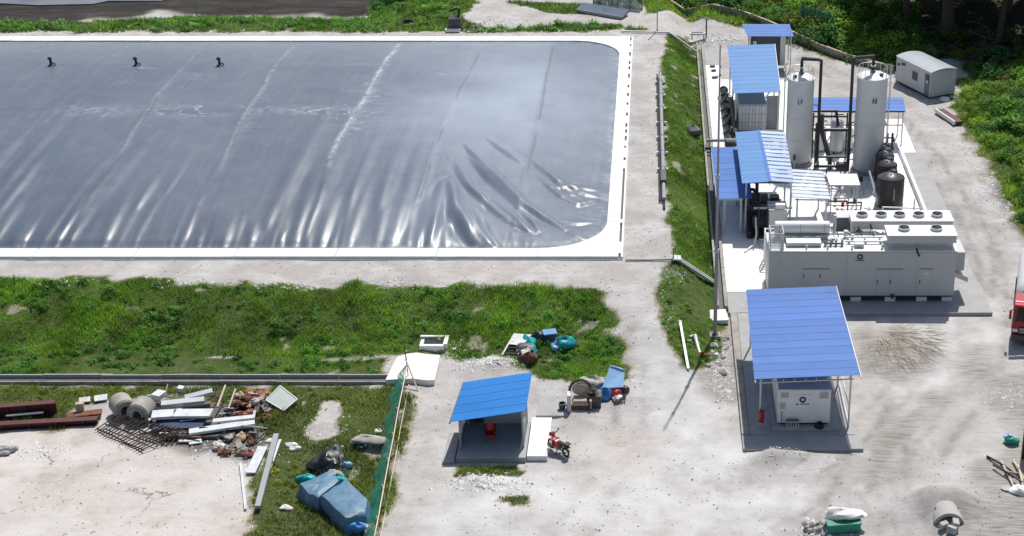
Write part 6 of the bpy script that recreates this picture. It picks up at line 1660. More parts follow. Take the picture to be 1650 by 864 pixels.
# debris on the right edge
x_, y_ = GT(1629, 712); z_ = hz(x_, y_)
t = thing('teal_bag', 'teal and pale plastic bag beside the red steel frame', 'bag', (x_, y_, z_))
MB().blob((x_, y_, z_ + .2), (.42, .34, .26), 9, 12, 8, .22).build('bag', 'green_plastic', t, smooth=True); MB().blob((x_ - .1, y_ + .2, z_ + .36), (.28, .2, .12), 12, 10, 7, .25).build('fold', 'pale_blue_plastic', t, smooth=True)
for i, (a, b, mt) in enumerate([((1590, 738), (1640, 768), 'bark'), ((1612, 745), (1634, 790), 'timber_pale'), ((1632, 745), (1655, 785), 'timber_pale'), ((1618, 765), (1660, 772), 'timber'), ((1640, 755), (1650, 800), 'timber_pale'), ((1600, 755), (1655, 790), 'dark_metal')]):
    (ax, ay), (bx_, by_) = GT(*a), GT(*b)
    o = MB().tube([(ax, ay, hz(ax, ay) + .08 + i * .03), ((ax + bx_) / 2, (ay + by_) / 2, hz((ax + bx_) / 2, (ay + by_) / 2) + .16 + i * .03), (bx_, by_, hz(bx_, by_) + .1 + i * .03)], .07, 6, .05).build('timber_stick', mt); tag(o, 'loose stick in the pile at the lower right edge', 'stick', 'sticks at the right edge')
x_, y_ = GT(1640, 795); o = MB().blob((x_ + .1, y_, hz(x_, y_) + .15), (.55, .4, .22), 33, 12, 8, .25).build('white_sack', 'white_sack', smooth=True); tag(o, 'crumpled white sack under the sticks at the right edge', 'sack')
x_, y_ = GT(1621, 790); o = MB().lathe(x_, y_, [(.10, hz(x_, y_) - .02), (.26, hz(x_, y_)), (.28, hz(x_, y_) + .12), (.05, hz(x_, y_) + .14)], 16).build('round_disc', 'grey_paint'); tag(o, 'round grey disc on the ground left of the white sack', 'disc')
# culvert pipe under the mound, bottom right
x_, y_ = GT(1528, 846); z_ = 0.0
t = thing('culvert', 'half buried concrete culvert mouth under the sandy mound at the bottom right', 'culvert', (x_, y_ - .8, z_))
vs = []; fs = []; n = 14
for k in range(n + 1):
    a = math.pi * k / n
    for r_ in (.85, .68):
        for yy in (-.1, 1.1): vs.append((x_ + r_ * math.cos(a) * 1.0, y_ + yy, z_ - .15 + r_ * math.sin(a) * 1.1))
for k in range(n):
    a, b = 4 * k, 4 * k + 4
    fs += [(a, b, b + 1, a + 1), (a + 2, a + 3, b + 3, b + 2), (a, a + 2, b + 2, b), (a + 1, b + 1, b + 3, a + 3)]
MB().add(vs, fs).build('arch', 'sand_stone', t, smooth=True)
MB().box(x_ - .62, x_ + .62, y_ + .7, y_ + .8, z_ - .2, z_ + .58).build('inner_wall', 'dark_grey', t)
for i, (dx, dy, s_) in enumerate([(-.35, -.5, .28), (.25, -.45, .34), (.0, -.9, .3)]):
    o = MB().obox((x_ + dx, y_ + dy, hz(x_ + dx, y_ + dy) + .25), (s_ * 1.6, s_, s_ * 1.2), .5 + i, .2).build('concrete_block', 'sand_stone', bevel=.03); tag(o, 'pale broken concrete block lying in front of the culvert mouth', 'block', 'blocks at the culvert')
# green crate with white sacks bottom
x_, y_ = GT(1358, 856); z_ = hz(x_, y_)
t = thing('green_crate', 'green plastic crate at the bottom edge under a white sack', 'crate', (x_, y_, z_))
MB().obox((x_, y_, z_ + .28), (1.7, .7, .5), .12).build('tub', 'green_plastic', t, bevel=.03); MB().obox((x_, y_ , z_ + .55), (1.8, .8, .06), .12).build('rim', 'green_plastic', t)
o = MB().blob((x_ + .0, y_ + .35, z_ + .72), (.95, .55, .28), 41, 16, 8, .22).build('white_sack', 'white_sack', smooth=True); tag(o, 'big crumpled white sack on the green crate', 'sack')
for i in range(26):
    a = random.uniform(-2.0, -.6); b = random.uniform(-.7, .6); s_ = random.uniform(.07, .2)
    o = MB().blob((x_ + a, y_ + b, hz(x_ + a, y_ + b) + s_ * .4), (s_, s_ * .8, s_ * .7), i + 200, 7, 5, .25).build('rubble_stone', random.choice(['white_concrete', 'stone', 'stone', 'dark_stone'])); tag(o, 'small pale rubble lump left of the green crate', 'rubble', 'rubble by the green crate')

# ------------------------------------------------------------------ guard shelter with vivid blue roof
ss = thing('guard_shelter', 'small shelter with vivid blue slanted roof and grimy glass sides', 'shelter', (-9.2, 75.5, .05))
fl, fr, br, bl = (-11.42, 74.15, 2.02), (-7.22, 74.15, 2.72), (-7.12, 78.0, 3.06), (-11.08, 78.0, 2.40)
roof_sheets(ss, fl, fr, br, bl, 5, 'roof_vivid', .012)
MB().box(-11.1, -7.25, 73.35, 77.3, -.2, .22).build('floor_slab', 'grey_concrete', ss, bevel=.02)
for x_, zt in ((-10.95, 2.05), (-7.45, 2.62)):
    post(ss, x_, 74.45, .22, zt, .1, 'grey_paint'); post(ss, x_, 77.1, .22, zt + .28, .1, 'grey_paint')
MB().box(-10.9, -7.5, 77.05, 77.12, .22, 2.2).build('rear_wall', 'offwhite_paint', ss)
MB().box(-10.98, -10.92, 74.5, 77.05, .22, 2.05).build('side_pane', 'grimy_glass', ss); MB().box(-7.48, -7.42, 74.5, 77.05, .22, 2.6).build('side_pane', 'grimy_glass', ss)
for k in range(4): MB().box(-10.85 + k * .85, -10.05 + k * .85, 77.0, 77.04, 1.55, 2.1).build('window_pane', 'window_dark', ss)
beam(ss, (-10.95, 74.45, 2.0), (-7.45, 74.45, 2.58), .06, .08, 'galvanised'); beam(ss, (-10.95, 77.1, 1.5), (-7.45, 77.1, 1.5), .05, .05, 'galvanised', 'rail')
MB().box(-10.7, -9.9, 76.6, 77.0, .5, .56).build('shelf', 'dark_grey', ss)
MB().bar((-11.45, 74.1, 1.96), (-11.10, 78.02, 2.34), .06, .1).build('edge_trim', 'dark_grey', ss)
o = MB().box(-7.2, -6.06, 73.55, 77.75, -.2, .20).build('white_slab', 'white_concrete', bevel=.02); tag(o, 'blank white concrete slab right of the guard shelter', 'slab')
o = MB().box(-7.0, -5.2, 78.2, 80.6, -.2, .06).build('thin_slab', 'grey_concrete', bevel=.02); tag(o, 'thin pale grey slab behind the white slab, beside the armchair', 'slab')
o = MB().box(-11.85, -11.2, 73.2, 76.3, -.2, .07).build('side_slab', 'grey_concrete', bevel=.02); tag(o, 'narrow grey slab in the shade left of the guard shelter', 'slab')
# red chair
x_, y_, z_ = -9.35, 75.2, .222
t = thing('red_chair', 'red plastic chair inside the guard shelter', 'chair', (x_, y_, z_))
MB().lathe(x_, y_ - .05, [(.27, z_ + .40), (.30, z_ + .43), (.29, z_ + .47), (.05, z_ + .45)], 16).build('seat', 'red_paint', t, smooth=True)
bk = []; fs = []
for k in range(9):
    a = math.pi * (.12 + .76 * k / 8)
    for zz in (.45, .72, .95):
        for th in (0, .03): bk.append((x_ + (.30 + th + (zz - .45) * .05) * math.cos(a), y_ - .05 + (.30 + th) * math.sin(a) + (zz - .45) * .25, z_ + zz - (.10 * abs(k - 4) / 4 if zz > .9 else 0)))
for k in range(8):
    for j in range(2):
        a = k * 6 + j * 2; b = a + 6
        fs += [(a, a + 2, b + 2, b), (a + 1, b + 1, b + 3, a + 3)]
    a = k * 6 + 4; b = a + 6; fs.append((a, a + 1, b + 1, b))
MB().add(bk, fs).build('backrest', 'red_paint', t, smooth=True)
for sx in (-1, 1):
    MB().tube([(x_ + sx * .30, y_ - .25, z_ + .66), (x_ + sx * .33, y_ + .15, z_ + .68)], .035, 6).build('armrest', 'red_paint', t)
    for sy in (-.27, .22): MB().tube([(x_ + sx * .22, y_ + sy * .8, z_ + .42), (x_ + sx * .28, y_ + sy * 1.15, z_)], .03, 6).build('leg', 'red_paint', t)

# ------------------------------------------------------------------ motorbike
def motorbike(cx, cy, rz):
    z = hz(cx, cy)
    t = thing('motorbike', 'small red motorbike parked beside the white slab', 'motorbike', (cx, cy, z))
    mm = Matrix.Translation((cx, cy, z)) @ Matrix.Rotation(rz, 4, 'Z')
    def put(m, n, mt, p=t, **k):
        m.v = [tuple(mm @ Vector(q)) for q in m.v]; return m.build(n, mt, p, **k)
    for xx, nm in ((.66, 'front_wheel'), (-.62, 'rear_wheel')):
        w_ = put(MB().torus((xx, 0, .30), .25, .055, (0, 1, 0), 22, 8), nm, 'rubber', smooth=True)
        m = MB()
        for k in range(5):
            a = k * 2 * math.pi / 5; m.bar((xx, 0, .30), (xx + .22 * math.cos(a), 0, .30 + .22 * math.sin(a)), .03)
        m.lathe(xx, -.05, [(.06, 0), (.06, .1)], 10, 'y', .30); put(m, 'spokes', 'tyre_rim', w_)
    put(MB().add([(-.25, -.14, .38), (.38, -.12, .42), (.52, -.08, .92), (.30, -.16, .80), (-.25, -.15, .68), (-.25, .14, .38), (.38, .12, .42), (.52, .08, .92), (.30, .16, .80), (-.25, .15, .68)],
                 [(0, 1, 2, 3, 4), (9, 8, 7, 6, 5), (0, 5, 6, 1), (1, 6, 7, 2), (2, 7, 8, 3), (3, 8, 9, 4), (4, 9, 5, 0)]), 'body', 'red_paint', bevel=.03)
    put(MB().obox((.56, 0, .98), (.22, .30, .22), 0, 0, .3), 'headlamp_cowl', 'pink_red', bevel=.04)
    put(MB().lathe(.66, 0, [(.02, 0), (.08, .0), (.09, .04)], 12, 'x', .98), 'headlamp', 'white_paint')
    put(MB().obox((.30, 0, .56), (.06, .50, .55), 0, 0, -.25), 'leg_shield', 'red_paint', bevel=.02)
    put(MB().add([(-.72, -.10, .80), (.12, -.13, .74), (.12, .13, .74), (-.72, .10, .80), (-.72, -.13, .70), (.12, -.15, .64), (.12, .15, .64), (-.72, .13, .70)], [(0, 1, 2, 3), (7, 6, 5, 4), (0, 4, 5, 1), (1, 5, 6, 2), (2, 6, 7, 3), (3, 7, 4, 0)]), 'seat', 'rubber', bevel=.03)
    put(MB().tube([(.46, -.34, 1.06), (.50, -.1, 1.02), (.50, .1, 1.02), (.46, .34, 1.06)], .025, 6), 'handlebar', 'dark_metal')
    for s_ in (-1, 1): put(MB().tube([(.46, s_ * .08, .9), (.66, s_ * .09, .30)], .028, 6), 'fork', 'tyre_rim'); put(MB().tube([(.42, s_ * .22, 1.05), (.36, s_ * .28, 1.22)], .015, 5), 'mirror_stem', 'dark_metal'); put(MB().obox((.35, s_ * .29, 1.25), (.03, .12, .08)), 'mirror', 'dark_metal')
    put(MB().box(-.1, .2, -.13, .13, .22, .42), 'engine', 'galvanised'); put(MB().tube([(.1, -.16, .26), (-.3, -.18, .26), (-.75, -.2, .36)], .05, 8), 'exhaust', 'galvanised')
    put(MB().obox((-.80, 0, .72), (.22, .2, .08), 0, 0, -.3), 'tail', 'dark_grey'); put(MB().add([(.42, -.06, .50), (.66, -.07, .62), (.92, -.06, .50), (.42, .06, .50), (.66, .07, .62), (.92, .06, .50)], [(0, 1, 4, 3), (1, 2, 5, 4)]), 'mudguard', 'red_paint')
    put(MB().tube([(.0, .1, .25), (-.05, .28, .0)], .02, 5), 'kick_stand', 'dark_metal'); put(MB().bar((-.62, .1, .30), (-.1, .12, .42), .05), 'swing_arm', 'dark_metal')
    put(MB().obox((-.78, 0, .92), (.34, .30, .05)), 'rack', 'dark_metal')
mx = (GT(890, 722), GT(911, 735))
motorbike((mx[0][0] + mx[1][0]) / 2, (mx[0][1] + mx[1][1]) / 2, math.atan2(mx[0][1] - mx[1][1], mx[0][0] - mx[1][0]))

# ------------------------------------------------------------------ armchair and rubbish by the grass
ax, ay = GT(935, 660); az = hz(ax, ay) - .02
t = thing('armchair', 'old beige armchair with dark arched frame standing outdoors on the sand', 'armchair', (ax, ay, az))
MB().obox((ax, ay + .40, az + .36), (1.0, .8, .22)).build('seat', 'upholstery', t, bevel=.06)
MB().obox((ax, ay + .38, az + .53), (.84, .7, .14)).build('seat_cushion', 'upholstery', t, bevel=.05)
MB().blob((ax, ay + .74, az + 1.0), (.50, .17, .40), 3, 16, 10, .03).build('back_cushion', 'upholstery', t, smooth=True)
pts = [(ax + .66 * math.cos(math.pi * k / 12), ay + .88, az + .75 + .78 * math.sin(math.pi * k / 12)) for k in range(13)]
MB().tube([(ax + .66, ay + .86, az + .1)] + pts + [(ax - .66, ay + .86, az + .1)], .085, 7).build('back_frame', 'chair_wood', t, smooth=True)
for s_ in (-1, 1):
    MB().obox((ax + s_ * .62, ay + .42, az + .62), (.16, .95, .10)).build('armrest', 'timber_pale', t, bevel=.03)
    MB().obox((ax + s_ * .62, ay + .42, az + .32), (.10, .85, .50)).build('side_panel', 'upholstery', t)
    for yy in (.05, .78): MB().box(ax + s_ * .62 - .05, ax + s_ * .62 + .05, ay + yy - .05, ay + yy + .05, az - .05, az + .12).build('leg', 'chair_wood', t)
MB().obox((ax, ay - .02, az + .17), (1.1, .05, .16)).build('front_rail', 'chair_wood', t)
x_, y_ = GT(906, 660); z_ = hz(x_, y_); t = thing('dark_bucket', 'small dark bucket left of the armchair', 'bucket', (x_, y_, z_))
MB().lathe(x_, y_, [(.17, z_ - .02), (.22, z_ + .42), (.18, z_ + .43), (.15, z_ + .2)], 14).build('body', 'dark_grey', t); MB().torus((x_, y_, z_ + .43), .21, .02, (0, 0, 1), 14, 5).build('rim', 'stone', t)
x_, y_ = GT(912, 662); o = MB().obox((x_ + .18, y_ + .1, hz(x_, y_) + .55), (.22, .6, 1.1), .1).build('foam_board', 'offwhite_paint', bevel=.02); tag(o, 'upright pale foam board leaning at the left of the armchair', 'board')
x_, y_ = GT(958, 656); z_ = hz(x_, y_); t = thing('weed_bin', 'dark wooden box with weeds right of the armchair', 'box', (x_, y_, z_))
MB().box(x_ - .38, x_ + .38, y_ - .05, y_ + .5, z_ - .05, z_ + .75).build('box', 'dark_grey', t); MB().box(x_ - .42, x_ + .42, y_ - .09, y_ + .54, z_ + .752, z_ + .80).build('rim', 'chair_wood', t)
V, F, tone = leaf_cloud(77, 10, 30, .42, .07, .7, .18)
o = np_mesh('weeds', V + np.array([0, .2, .8]), F, 'leaf_dry', {'tone': tone}, smooth=False); o.parent = t
def cloth(name, px, py, size, mat, seed, label, cat, amp=.25, dz=0, group=None):
    x_, y_ = GT(px, py); z_ = hz(x_, y_)
    o = MB().blob((x_, y_, z_ + size[2] * .55 + dz), size, seed, 22, 14, amp, .6).build(name, mat, smooth=True)
    return tag(o, label, cat, group)
# rubbish at the end of the grass
x_, y_ = GT(990, 632); z_ = hz(x_, y_)
t = thing('blue_sheet', 'pale blue plastic sheet leaning over rubbish right of the armchair', 'sheet', (x_, y_, z_))
MB().slab4((x_ - .75, y_ - .3, z_ + .35), (x_ + .55, y_ - .3, z_ + .45), (x_ + .62, y_ + .75, z_ + 1.05), (x_ - .25, y_ + 1.0, z_ + 1.25), .05).build('sheet', 'pale_blue_plastic', t, bevel=.02); MB().slab4((x_ - .25, y_ + .9, z_ + 1.25), (x_ + .62, y_ + .65, z_ + 1.08), (x_ + .4, y_ + 1.4, z_ + .8), (x_ - .1, y_ + 1.5, z_ + .9), .04).build('fold', 'pale_blue_plastic', t)
cloth('blue_bag', 972, 642, (.5, .4, .4), 'blue_plastic', 21, 'bright blue plastic bag under the pale blue sheet', 'bag')
cloth('red_bag', 990, 639, (.38, .25, .25), 'red_paint', 22, 'small red bag in front of the pale blue sheet', 'bag', dz=.05)
cloth('white_sack', 995, 645, (.3, .25, .18), 'white_sack', 23, 'small white sack in front of the red bag', 'sack')
x_, y_ = GT(1000, 648); t = thing('black_basket', 'dark wire basket at the right end of the rubbish by the path', 'basket', (x_, y_, hz(x_, y_)))
for k in range(5): MB().bar((x_ - .4, y_ - .2 + k * .12, hz(x_, y_) + .1), (x_ + .3, y_ + .0 + k * .12, hz(x_, y_) + .25), .05).build('slat', 'dark_metal', t)
for k in range(4): MB().bar((x_ - .35 + k * .2, y_ - .2, hz(x_, y_) + .14), (x_ - .3 + k * .2, y_ + .4, hz(x_, y_) + .2), .05).build('slat', 'dark_metal', t)
cloth('dark_bundle', 1004, 630, (.4, .3, .2), 'chair_wood', 25, 'dark bundle right of the pale blue sheet', 'bundle')
cloth('grey_heap', 952, 628, (.9, .5, .35), 'stone', 26, 'heap of pale rubble between the armchair and the grass', 'rubble', .3)
# turquoise sheet and frame on the grass
(ax, ay) = GT(822, 570); z_ = hz(ax, ay)
t = thing('broken_lounger', 'broken lounger frame with torn white fabric on the grass', 'lounger', (ax, ay, z_))
MB().bar((ax - .45, ay - .5, z_ + .12), (ax + .2, ay + 1.4, z_ + .65), .10).build('frame_bar', 'light_grey_metal', t); MB().bar((ax + .55, ay - .5, z_ + .15), (ax + 1.2, ay + 1.2, z_ + .6), .10).build('frame_bar', 'grey_paint', t)
for k in range(3): MB().bar((ax - .35 + k * .2, ay - .4 + k * .55, z_ + .15 + k * .16), (ax + .62 + k * .2, ay - .4 + k * .5, z_ + .18 + k * .14), .07).build('slat', 'dark_metal', t)
MB().slab4((ax - .1, ay + .45, z_ + .42), (ax + .75, ay + .2, z_ + .45), (ax + 1.3, ay + 1.15, z_ + .72), (ax + .2, ay + 1.35, z_ + .70), .03).build('fabric', 'white_sack', t); MB().box(ax - .3, ax + .9, ay - .3, ay + .6, z_ - .05, z_ + .1).build('mat', 'black_sheet', t)
def strip_sheet(name, pix, wd, mat, label, dz=.25):
    pts = [GT(*p) for p in pix]; vs = []; fs = []
    for i, (x_, y_) in enumerate(pts):
        q = pts[min(i + 1, len(pts) - 1)]; p = pts[max(i - 1, 0)]
        d = Vector((q[0] - p[0], q[1] - p[1], 0)).normalized(); nrm = Vector((-d.y, d.x, 0)); w2 = wd * (.5 + .35 * math.sin(i * 1.7))
        z_ = hz(x_, y_) + dz + .08 * math.sin(i * 2.3)
        vs += [(x_ + nrm.x * w2, y_ + nrm.y * w2, z_ - .05), (x_, y_, z_ + .16), (x_ - nrm.x * w2, y_ - nrm.y * w2, z_ - .08)]
        vs += [(x_ + nrm.x * w2, y_ + nrm.y * w2, z_ - .12), (x_, y_, z_ + .08), (x_ - nrm.x * w2, y_ - nrm.y * w2, z_ - .16)]
    for i in range(len(pts) - 1):
        a = 6 * i; b = a + 6
        fs += [(a, a + 1, b + 1, b), (a + 1, a + 2, b + 2, b + 1), (a + 3, b + 3, b + 4, a + 4), (a + 4, b + 4, b + 5, a + 5), (a, b, b + 3, a + 3), (a + 2, a + 5, b + 5, b + 2)]
    e = 6 * (len(pts) - 1); fs += [(0, 3, 4, 1), (1, 4, 5, 2), (e, e + 1, e + 4, e + 3), (e + 1, e + 2, e + 5, e + 4)]
    o = MB().add(vs, fs).build(name, mat, smooth=True); tag(o, label, 'sheet'); return o
strip_sheet('turquoise_sheet', [(846, 553), (853, 558), (858, 566), (862, 573), (868, 577)], .55, 'teal_plastic', 'turquoise plastic sheet folded over the grass beside the broken lounger', .32)
cloth('grey_bundle', 845, 569, (.6, .5, .4), 'cloth_mix', 30, 'grey bundle of cloth under the turquoise sheet', 'bundle', .3)
x_, y_ = GT(886, 552); t = thing('blue_carton', 'bright blue carton with dark front among the rubbish on the grass', 'carton', (x_, y_, hz(x_, y_)))
MB().obox((x_, y_, hz(x_, y_) + .3), (.75, .5, .45), .25).build('box', 'dark_blue', t); MB().obox((x_, y_ + .1, hz(x_, y_) + .56), (.85, .6, .06), .25, .1).build('lid', 'blue_plastic', t)
cloth('teal_bag', 912, 560, (.6, .45, .48), 'teal_plastic', 31, 'round teal plastic bag at the right end of the rubbish on the grass', 'bag', .2)
cloth('pale_bag', 898, 563, (.42, .3, .25), 'pale_blue_plastic', 32, 'pale blue small bag left of the round teal bag', 'bag')
cloth('white_sack', 900, 556, (.4, .3, .25), 'white_sack', 34, 'small white sack between the blue carton and teal bag', 'sack')
cloth('black_bundle', 868, 550, (.75, .3, .25), 'black_sheet', 35, 'dark bundle behind the turquoise sheet', 'bundle')
cloth('brown_heap', 852, 588, (.5, .4, .45), 'rust', 36, 'brown rubbish heap just behind the vivid blue roof', 'heap', .35)
cloth('white_sack', 848, 580, (.35, .25, .2), 'white_sack', 37, 'small white sack on top of the brown heap', 'sack', dz=.3)

# ------------------------------------------------------------------ big white slab, pit frame and channel along the lawn
p = [GT(642, 572), GT(707, 570), GT(703, 612), GT(622, 612)]
zc = max(hz(*q) for q in p)
sp_ = [G(*q, .38) for q in [(621, 612), (640, 611), (664, 610), (690, 613), (700, 612), (703, 600), (707, 584), (709, 572), (690, 571), (672, 568), (655, 570), (640, 575), (632, 590)]]
o = MB().prism(sp_, -.15, .38).build('broken_slab', 'white_concrete', bevel=.02); tag(o, 'big blank white concrete slab behind the green net fence', 'slab')
x0, y0 = GT(676, 568); x1, y1 = GT(724, 545)
t = thing('pit_frame', 'white open pit frame at the foot of the grass bank', 'pit', ((x0 + x1) / 2, y0, .2)); zf = hz((x0 + x1) / 2, (y0 + y1) / 2) + .15
for a in ((x0, x1 - .2, y0, y0 + .25), (x1 - .25, x1, y0 + .26, y1), (x0, x0 + .22, y0 + .26, y0 + .9), (x0 - .1, x1 - .3, y1 - .2, y1)): MB().box(a[0], a[1], a[2], a[3], zf - .6, zf + .15).build('kerb', 'white_concrete', t, bevel=.02)
MB().box(x0 + .22, x1 - .25, y0 + .25, y1 - .2, zf - .6, zf + .02).build('water', 'window_dark', t)
chn = thing('lawn_channel', 'long low concrete channel crossing the lawn to the green fence', 'channel', (-28, 82.4, .05))
for k in range(8):
    xa = -44.5 + k * 3.6; xb = xa + 3.57
    MB().box(xa, xb, 82.72, 82.83, -.2, .26 + random.uniform(-.03, .03)).build('wall_segment', 'grey_concrete', chn, bevel=.015); MB().box(xa, xb, 82.05, 82.15, -.2, .18 + random.uniform(-.03, .03)).build('wall_segment', 'old_concrete', chn, bevel=.015)
MB().box(-44.5, -15.7, 82.15, 82.71, -.2, .04).build('channel_bed', 'dark_grey', chn)

# ------------------------------------------------------------------ green net fence
fx = [GT(659, 614), GT(652, 650), GT(644, 690), GT(637, 730), GT(629, 772), GT(621, 815), GT(612, 868), GT(600, 930)]
gf = thing('net_fence', 'leaning green net fence with pale timber rail dividing the yard', 'fence', (fx[0][0], fx[0][1], 0))
for k, (x_, y_) in enumerate(fx):
    z_ = hz(x_, y_); h_ = 1.35 + .25 * (k == 0)
    MB().bar((x_, y_, z_ - .2), (x_ - .08, y_ + .05, z_ + h_), .06).build('post', 'timber_pale', gf)
for (a, b) in zip(fx, fx[1:]):
    za, zb = hz(*a), hz(*b)
    MB().bar((a[0] - .02, a[1], za + 1.12), (b[0] - .02, b[1], zb + 1.12), .05, .06).build('top_rail', 'timber_pale', gf); MB().bar((a[0] + .06, a[1], za + .06), (b[0] + .06, b[1], zb + .06), .04, .05).build('bottom_rail', 'timber_pale', gf)
    vs = []; fs = []; n = 6
    for i in range(n + 1):
        t_ = i / n; x_ = a[0] + (b[0] - a[0]) * t_; y_ = a[1] + (b[1] - a[1]) * t_; zz = za + (zb - za) * t_; s_ = .10 * math.sin(t_ * 6.28) + random.uniform(-.04, .04)
        vs += [(x_ - .06 + s_ * .2, y_, zz + 1.18 + random.uniform(-.05, .04)), (x_ - .42 + s_ * .6, y_, zz + .72), (x_ - .85 + s_, y_, zz + .12)]
    for i in range(n): fs += [(3 * i, 3 * i + 1, 3 * i + 4, 3 * i + 3), (3 * i + 1, 3 * i + 2, 3 * i + 5, 3 * i + 4)]
    MB().add(vs, fs).build('net', 'green_net', gf, smooth=True)
a = fx[0]
MB().bar((a[0] - .1, a[1], hz(*a) + 1.5), (a[0] + .75, a[1] - 1.3, 0), .07).build('brace', 'timber_pale', gf); MB().bar((a[0] - .05, a[1], hz(*a) + 1.1), (a[0] - .7, a[1] + .3, .2), .05).build('brace', 'dark_grey', gf); MB().tube([(a[0] - .05, a[1], 1.3), (a[0] - .15, a[1] + .1, 2.4)], .04, 5).build('tall_stake', 'dark_grey', gf)

# ------------------------------------------------------------------ tarp covered goods
def tarp(name, pts_top, zt, zb, mat, label, seed):
    """draped block: irregular plan outline at the top spreading to the ground"""
    r = random.Random(seed); pts = [GT(*q) for q in pts_top]; cx = sum(q[0] for q in pts) / len(pts); cy = sum(q[1] for q in pts) / len(pts)
    n0 = len(pts); ring = []
    for i in range(n0):
        a, b = pts[i], pts[(i + 1) % n0]
        for k in range(4): ring.append((a[0] + (b[0] - a[0]) * k / 4, a[1] + (b[1] - a[1]) * k / 4))
    n = len(ring); vs = []; fs = []
    gz = hz(cx, cy)
    for f_, z_ in ((1.22, -.05), (1.12, .35), (1.06, .75), (1.0, .95), (.80, 1.0), (.4, 1.02)):
        for i, (x_, y_) in enumerate(ring):
            wv = 1 + r.uniform(-.05, .05) * (1.4 - z_)
            vs.append((cx + (x_ - cx) * f_ * wv, cy + (y_ - cy) * f_ * wv, gz + zb + (zt - zb) * z_ + r.uniform(-.04, .04) * (zt > .3)))
    vs.append((cx, cy, gz + zt * 1.0)); L = 6
    for l in range(L - 1):
        for i in range(n):
            k = (i + 1) % n; fs.append((l * n + i, l * n + k, (l + 1) * n + k, (l + 1) * n + i))
    for i in range(n): fs.append(((L - 1) * n + i, (L - 1) * n + (i + 1) % n, L * n))
    if sum((pts[i][0] * pts[(i + 1) % n0][1] - pts[(i + 1) % n0][0] * pts[i][1]) for i in range(n0)) < 0: fs = [tuple(reversed(f)) for f in fs]
    o = MB().add(vs, fs).build(name, mat, smooth=True); tag(o, label, 'tarp'); return o
tarp('tarp_bundle', [(486, 800), (538, 778), (548, 795), (515, 822), (498, 815)], .85, 0, 'tarp_blue', 'smaller block under grey blue tarp at the upper left of the tarp pile', 2)
tarp('tarp_bundle', [(522, 822), (560, 795), (594, 828), (590, 850), (560, 858)], .95, 0, 'tarp_blue', 'larger block under grey blue tarp at the lower right of the tarp pile', 3)
cloth('cyan_bag', 494, 776, (.55, .35, .3), 'teal_plastic', 40, 'cyan plastic bag at the left end of the tarp pile', 'bag')
cloth('cyan_bag', 545, 786, (.5, .22, .3), 'teal_plastic', 42, 'cyan plastic strip on top between the two tarp blocks', 'bag', dz=.4)
cloth('cyan_bag', 578, 858, (.55, .3, .3), 'blue_plastic', 43, 'bright blue bag at the bottom end of the tarp pile', 'bag', dz=.1)
cloth('black_sheet_heap', 528, 755, (.95, .75, .55), 'black_sheet', 5, 'crumpled black plastic sheet behind the tarp blocks', 'sheet', .34)
cloth('grey_cloth', 540, 742, (.5, .4, .5), 'cloth_mix', 6, 'grey cloth lying on the black plastic sheet', 'cloth', .35)
cloth('blue_bag', 557, 753, (.3, .22, .25), 'pale_blue_plastic', 45, 'small sky blue bag beside the black plastic sheet', 'bag')
cloth('blue_bag', 552, 765, (.3, .2, .2), 'blue_plastic', 46, 'small blue bag between the sky blue bag and tarp', 'bag')
cloth('brown_carton', 540, 770, (.5, .4, .3), 'timber', 47, 'soft brown carton between the black sheet and tarp blocks', 'carton', .12)
cloth('straw_bundle', 597, 862, (.35, .3, .35), 'timber_pale', 48, 'pinkish straw bundle at the foot of the fence, bottom edge', 'bundle', .3)
cloth('pale_boulder', 596, 720, (1.0, .5, .22), 'stone', 60, 'broad flat pale stone lying in the grass by the net fence', 'stone', .15)
cloth('white_sack', 610, 702, (.2, .15, .12), 'white_sack', 70, 'tiny white sack on the stone by the fence', 'sack', dz=.25)

# ------------------------------------------------------------------ scrap heap on the left
def plank(name, a, b, wd, th, mat, label, cat, dz=.1, dz2=None, group=None, bevel=.01):
    (ax, ay), (bx_, by_) = GT(*a), GT(*b)
    o = MB().bar((ax, ay, hz(ax, ay) + dz), (bx_, by_, hz(bx_, by_) + (dz if dz2 is None else dz2)), wd, th).build(name, mat, bevel=bevel); return tag(o, label, cat, group)
# red steel girders
def girder(a, b, hgt, label, mat='dark_red_steel', dz=0):
    (ax, ay), (bx_, by_) = GT(*a), GT(*b); z_ = max(hz(ax, ay), hz(bx_, by_)) + dz
    t = thing('steel_girder', label, 'girder', ((ax + bx_) / 2, (ay + by_) / 2, z_))
    MB().bar((ax, ay, z_ + hgt - .03), (bx_, by_, z_ + hgt - .03), .45, .06).build('top_flange', mat, t); MB().bar((ax, ay, z_ + .03), (bx_, by_, z_ + .03), .45, .06).build('bottom_flange', mat, t); MB().bar((ax, ay, z_ + hgt / 2), (bx_, by_, z_ + hgt / 2), .05, hgt - .122).build('web', mat, t)
    for k in range(5):
        u = .1 + k * .2; x_ = ax + (bx_ - ax) * u; y_ = ay + (by_ - ay) * u; MB().box(x_ - .03, x_ + .03, y_ - .2, y_ + .2, z_ + .062, z_ + hgt - .062).build('stiffener', mat, t)
    return t
girder((-60, 680), (93, 668), .95, 'deep dark red steel girder at the left edge of the scrap heap')
girder((-60, 694), (158, 682), .40, 'long low dark red steel girder in front of the deep one')
(ax, ay), (bx_, by_) = GT(14, 662), GT(86, 660)
o = MB().bar((ax, ay - .35, .62), (bx_, by_ - .35, .66), .08, .06).build('red_bar', 'red_paint'); tag(o, 'thin bright red bar on the front of the deep girder', 'bar')
plank('white_strip', (12, 680), (72, 675), .16, .08, 'white_panel', 'thin white strip lying on the low red girder', 'strip', .50)
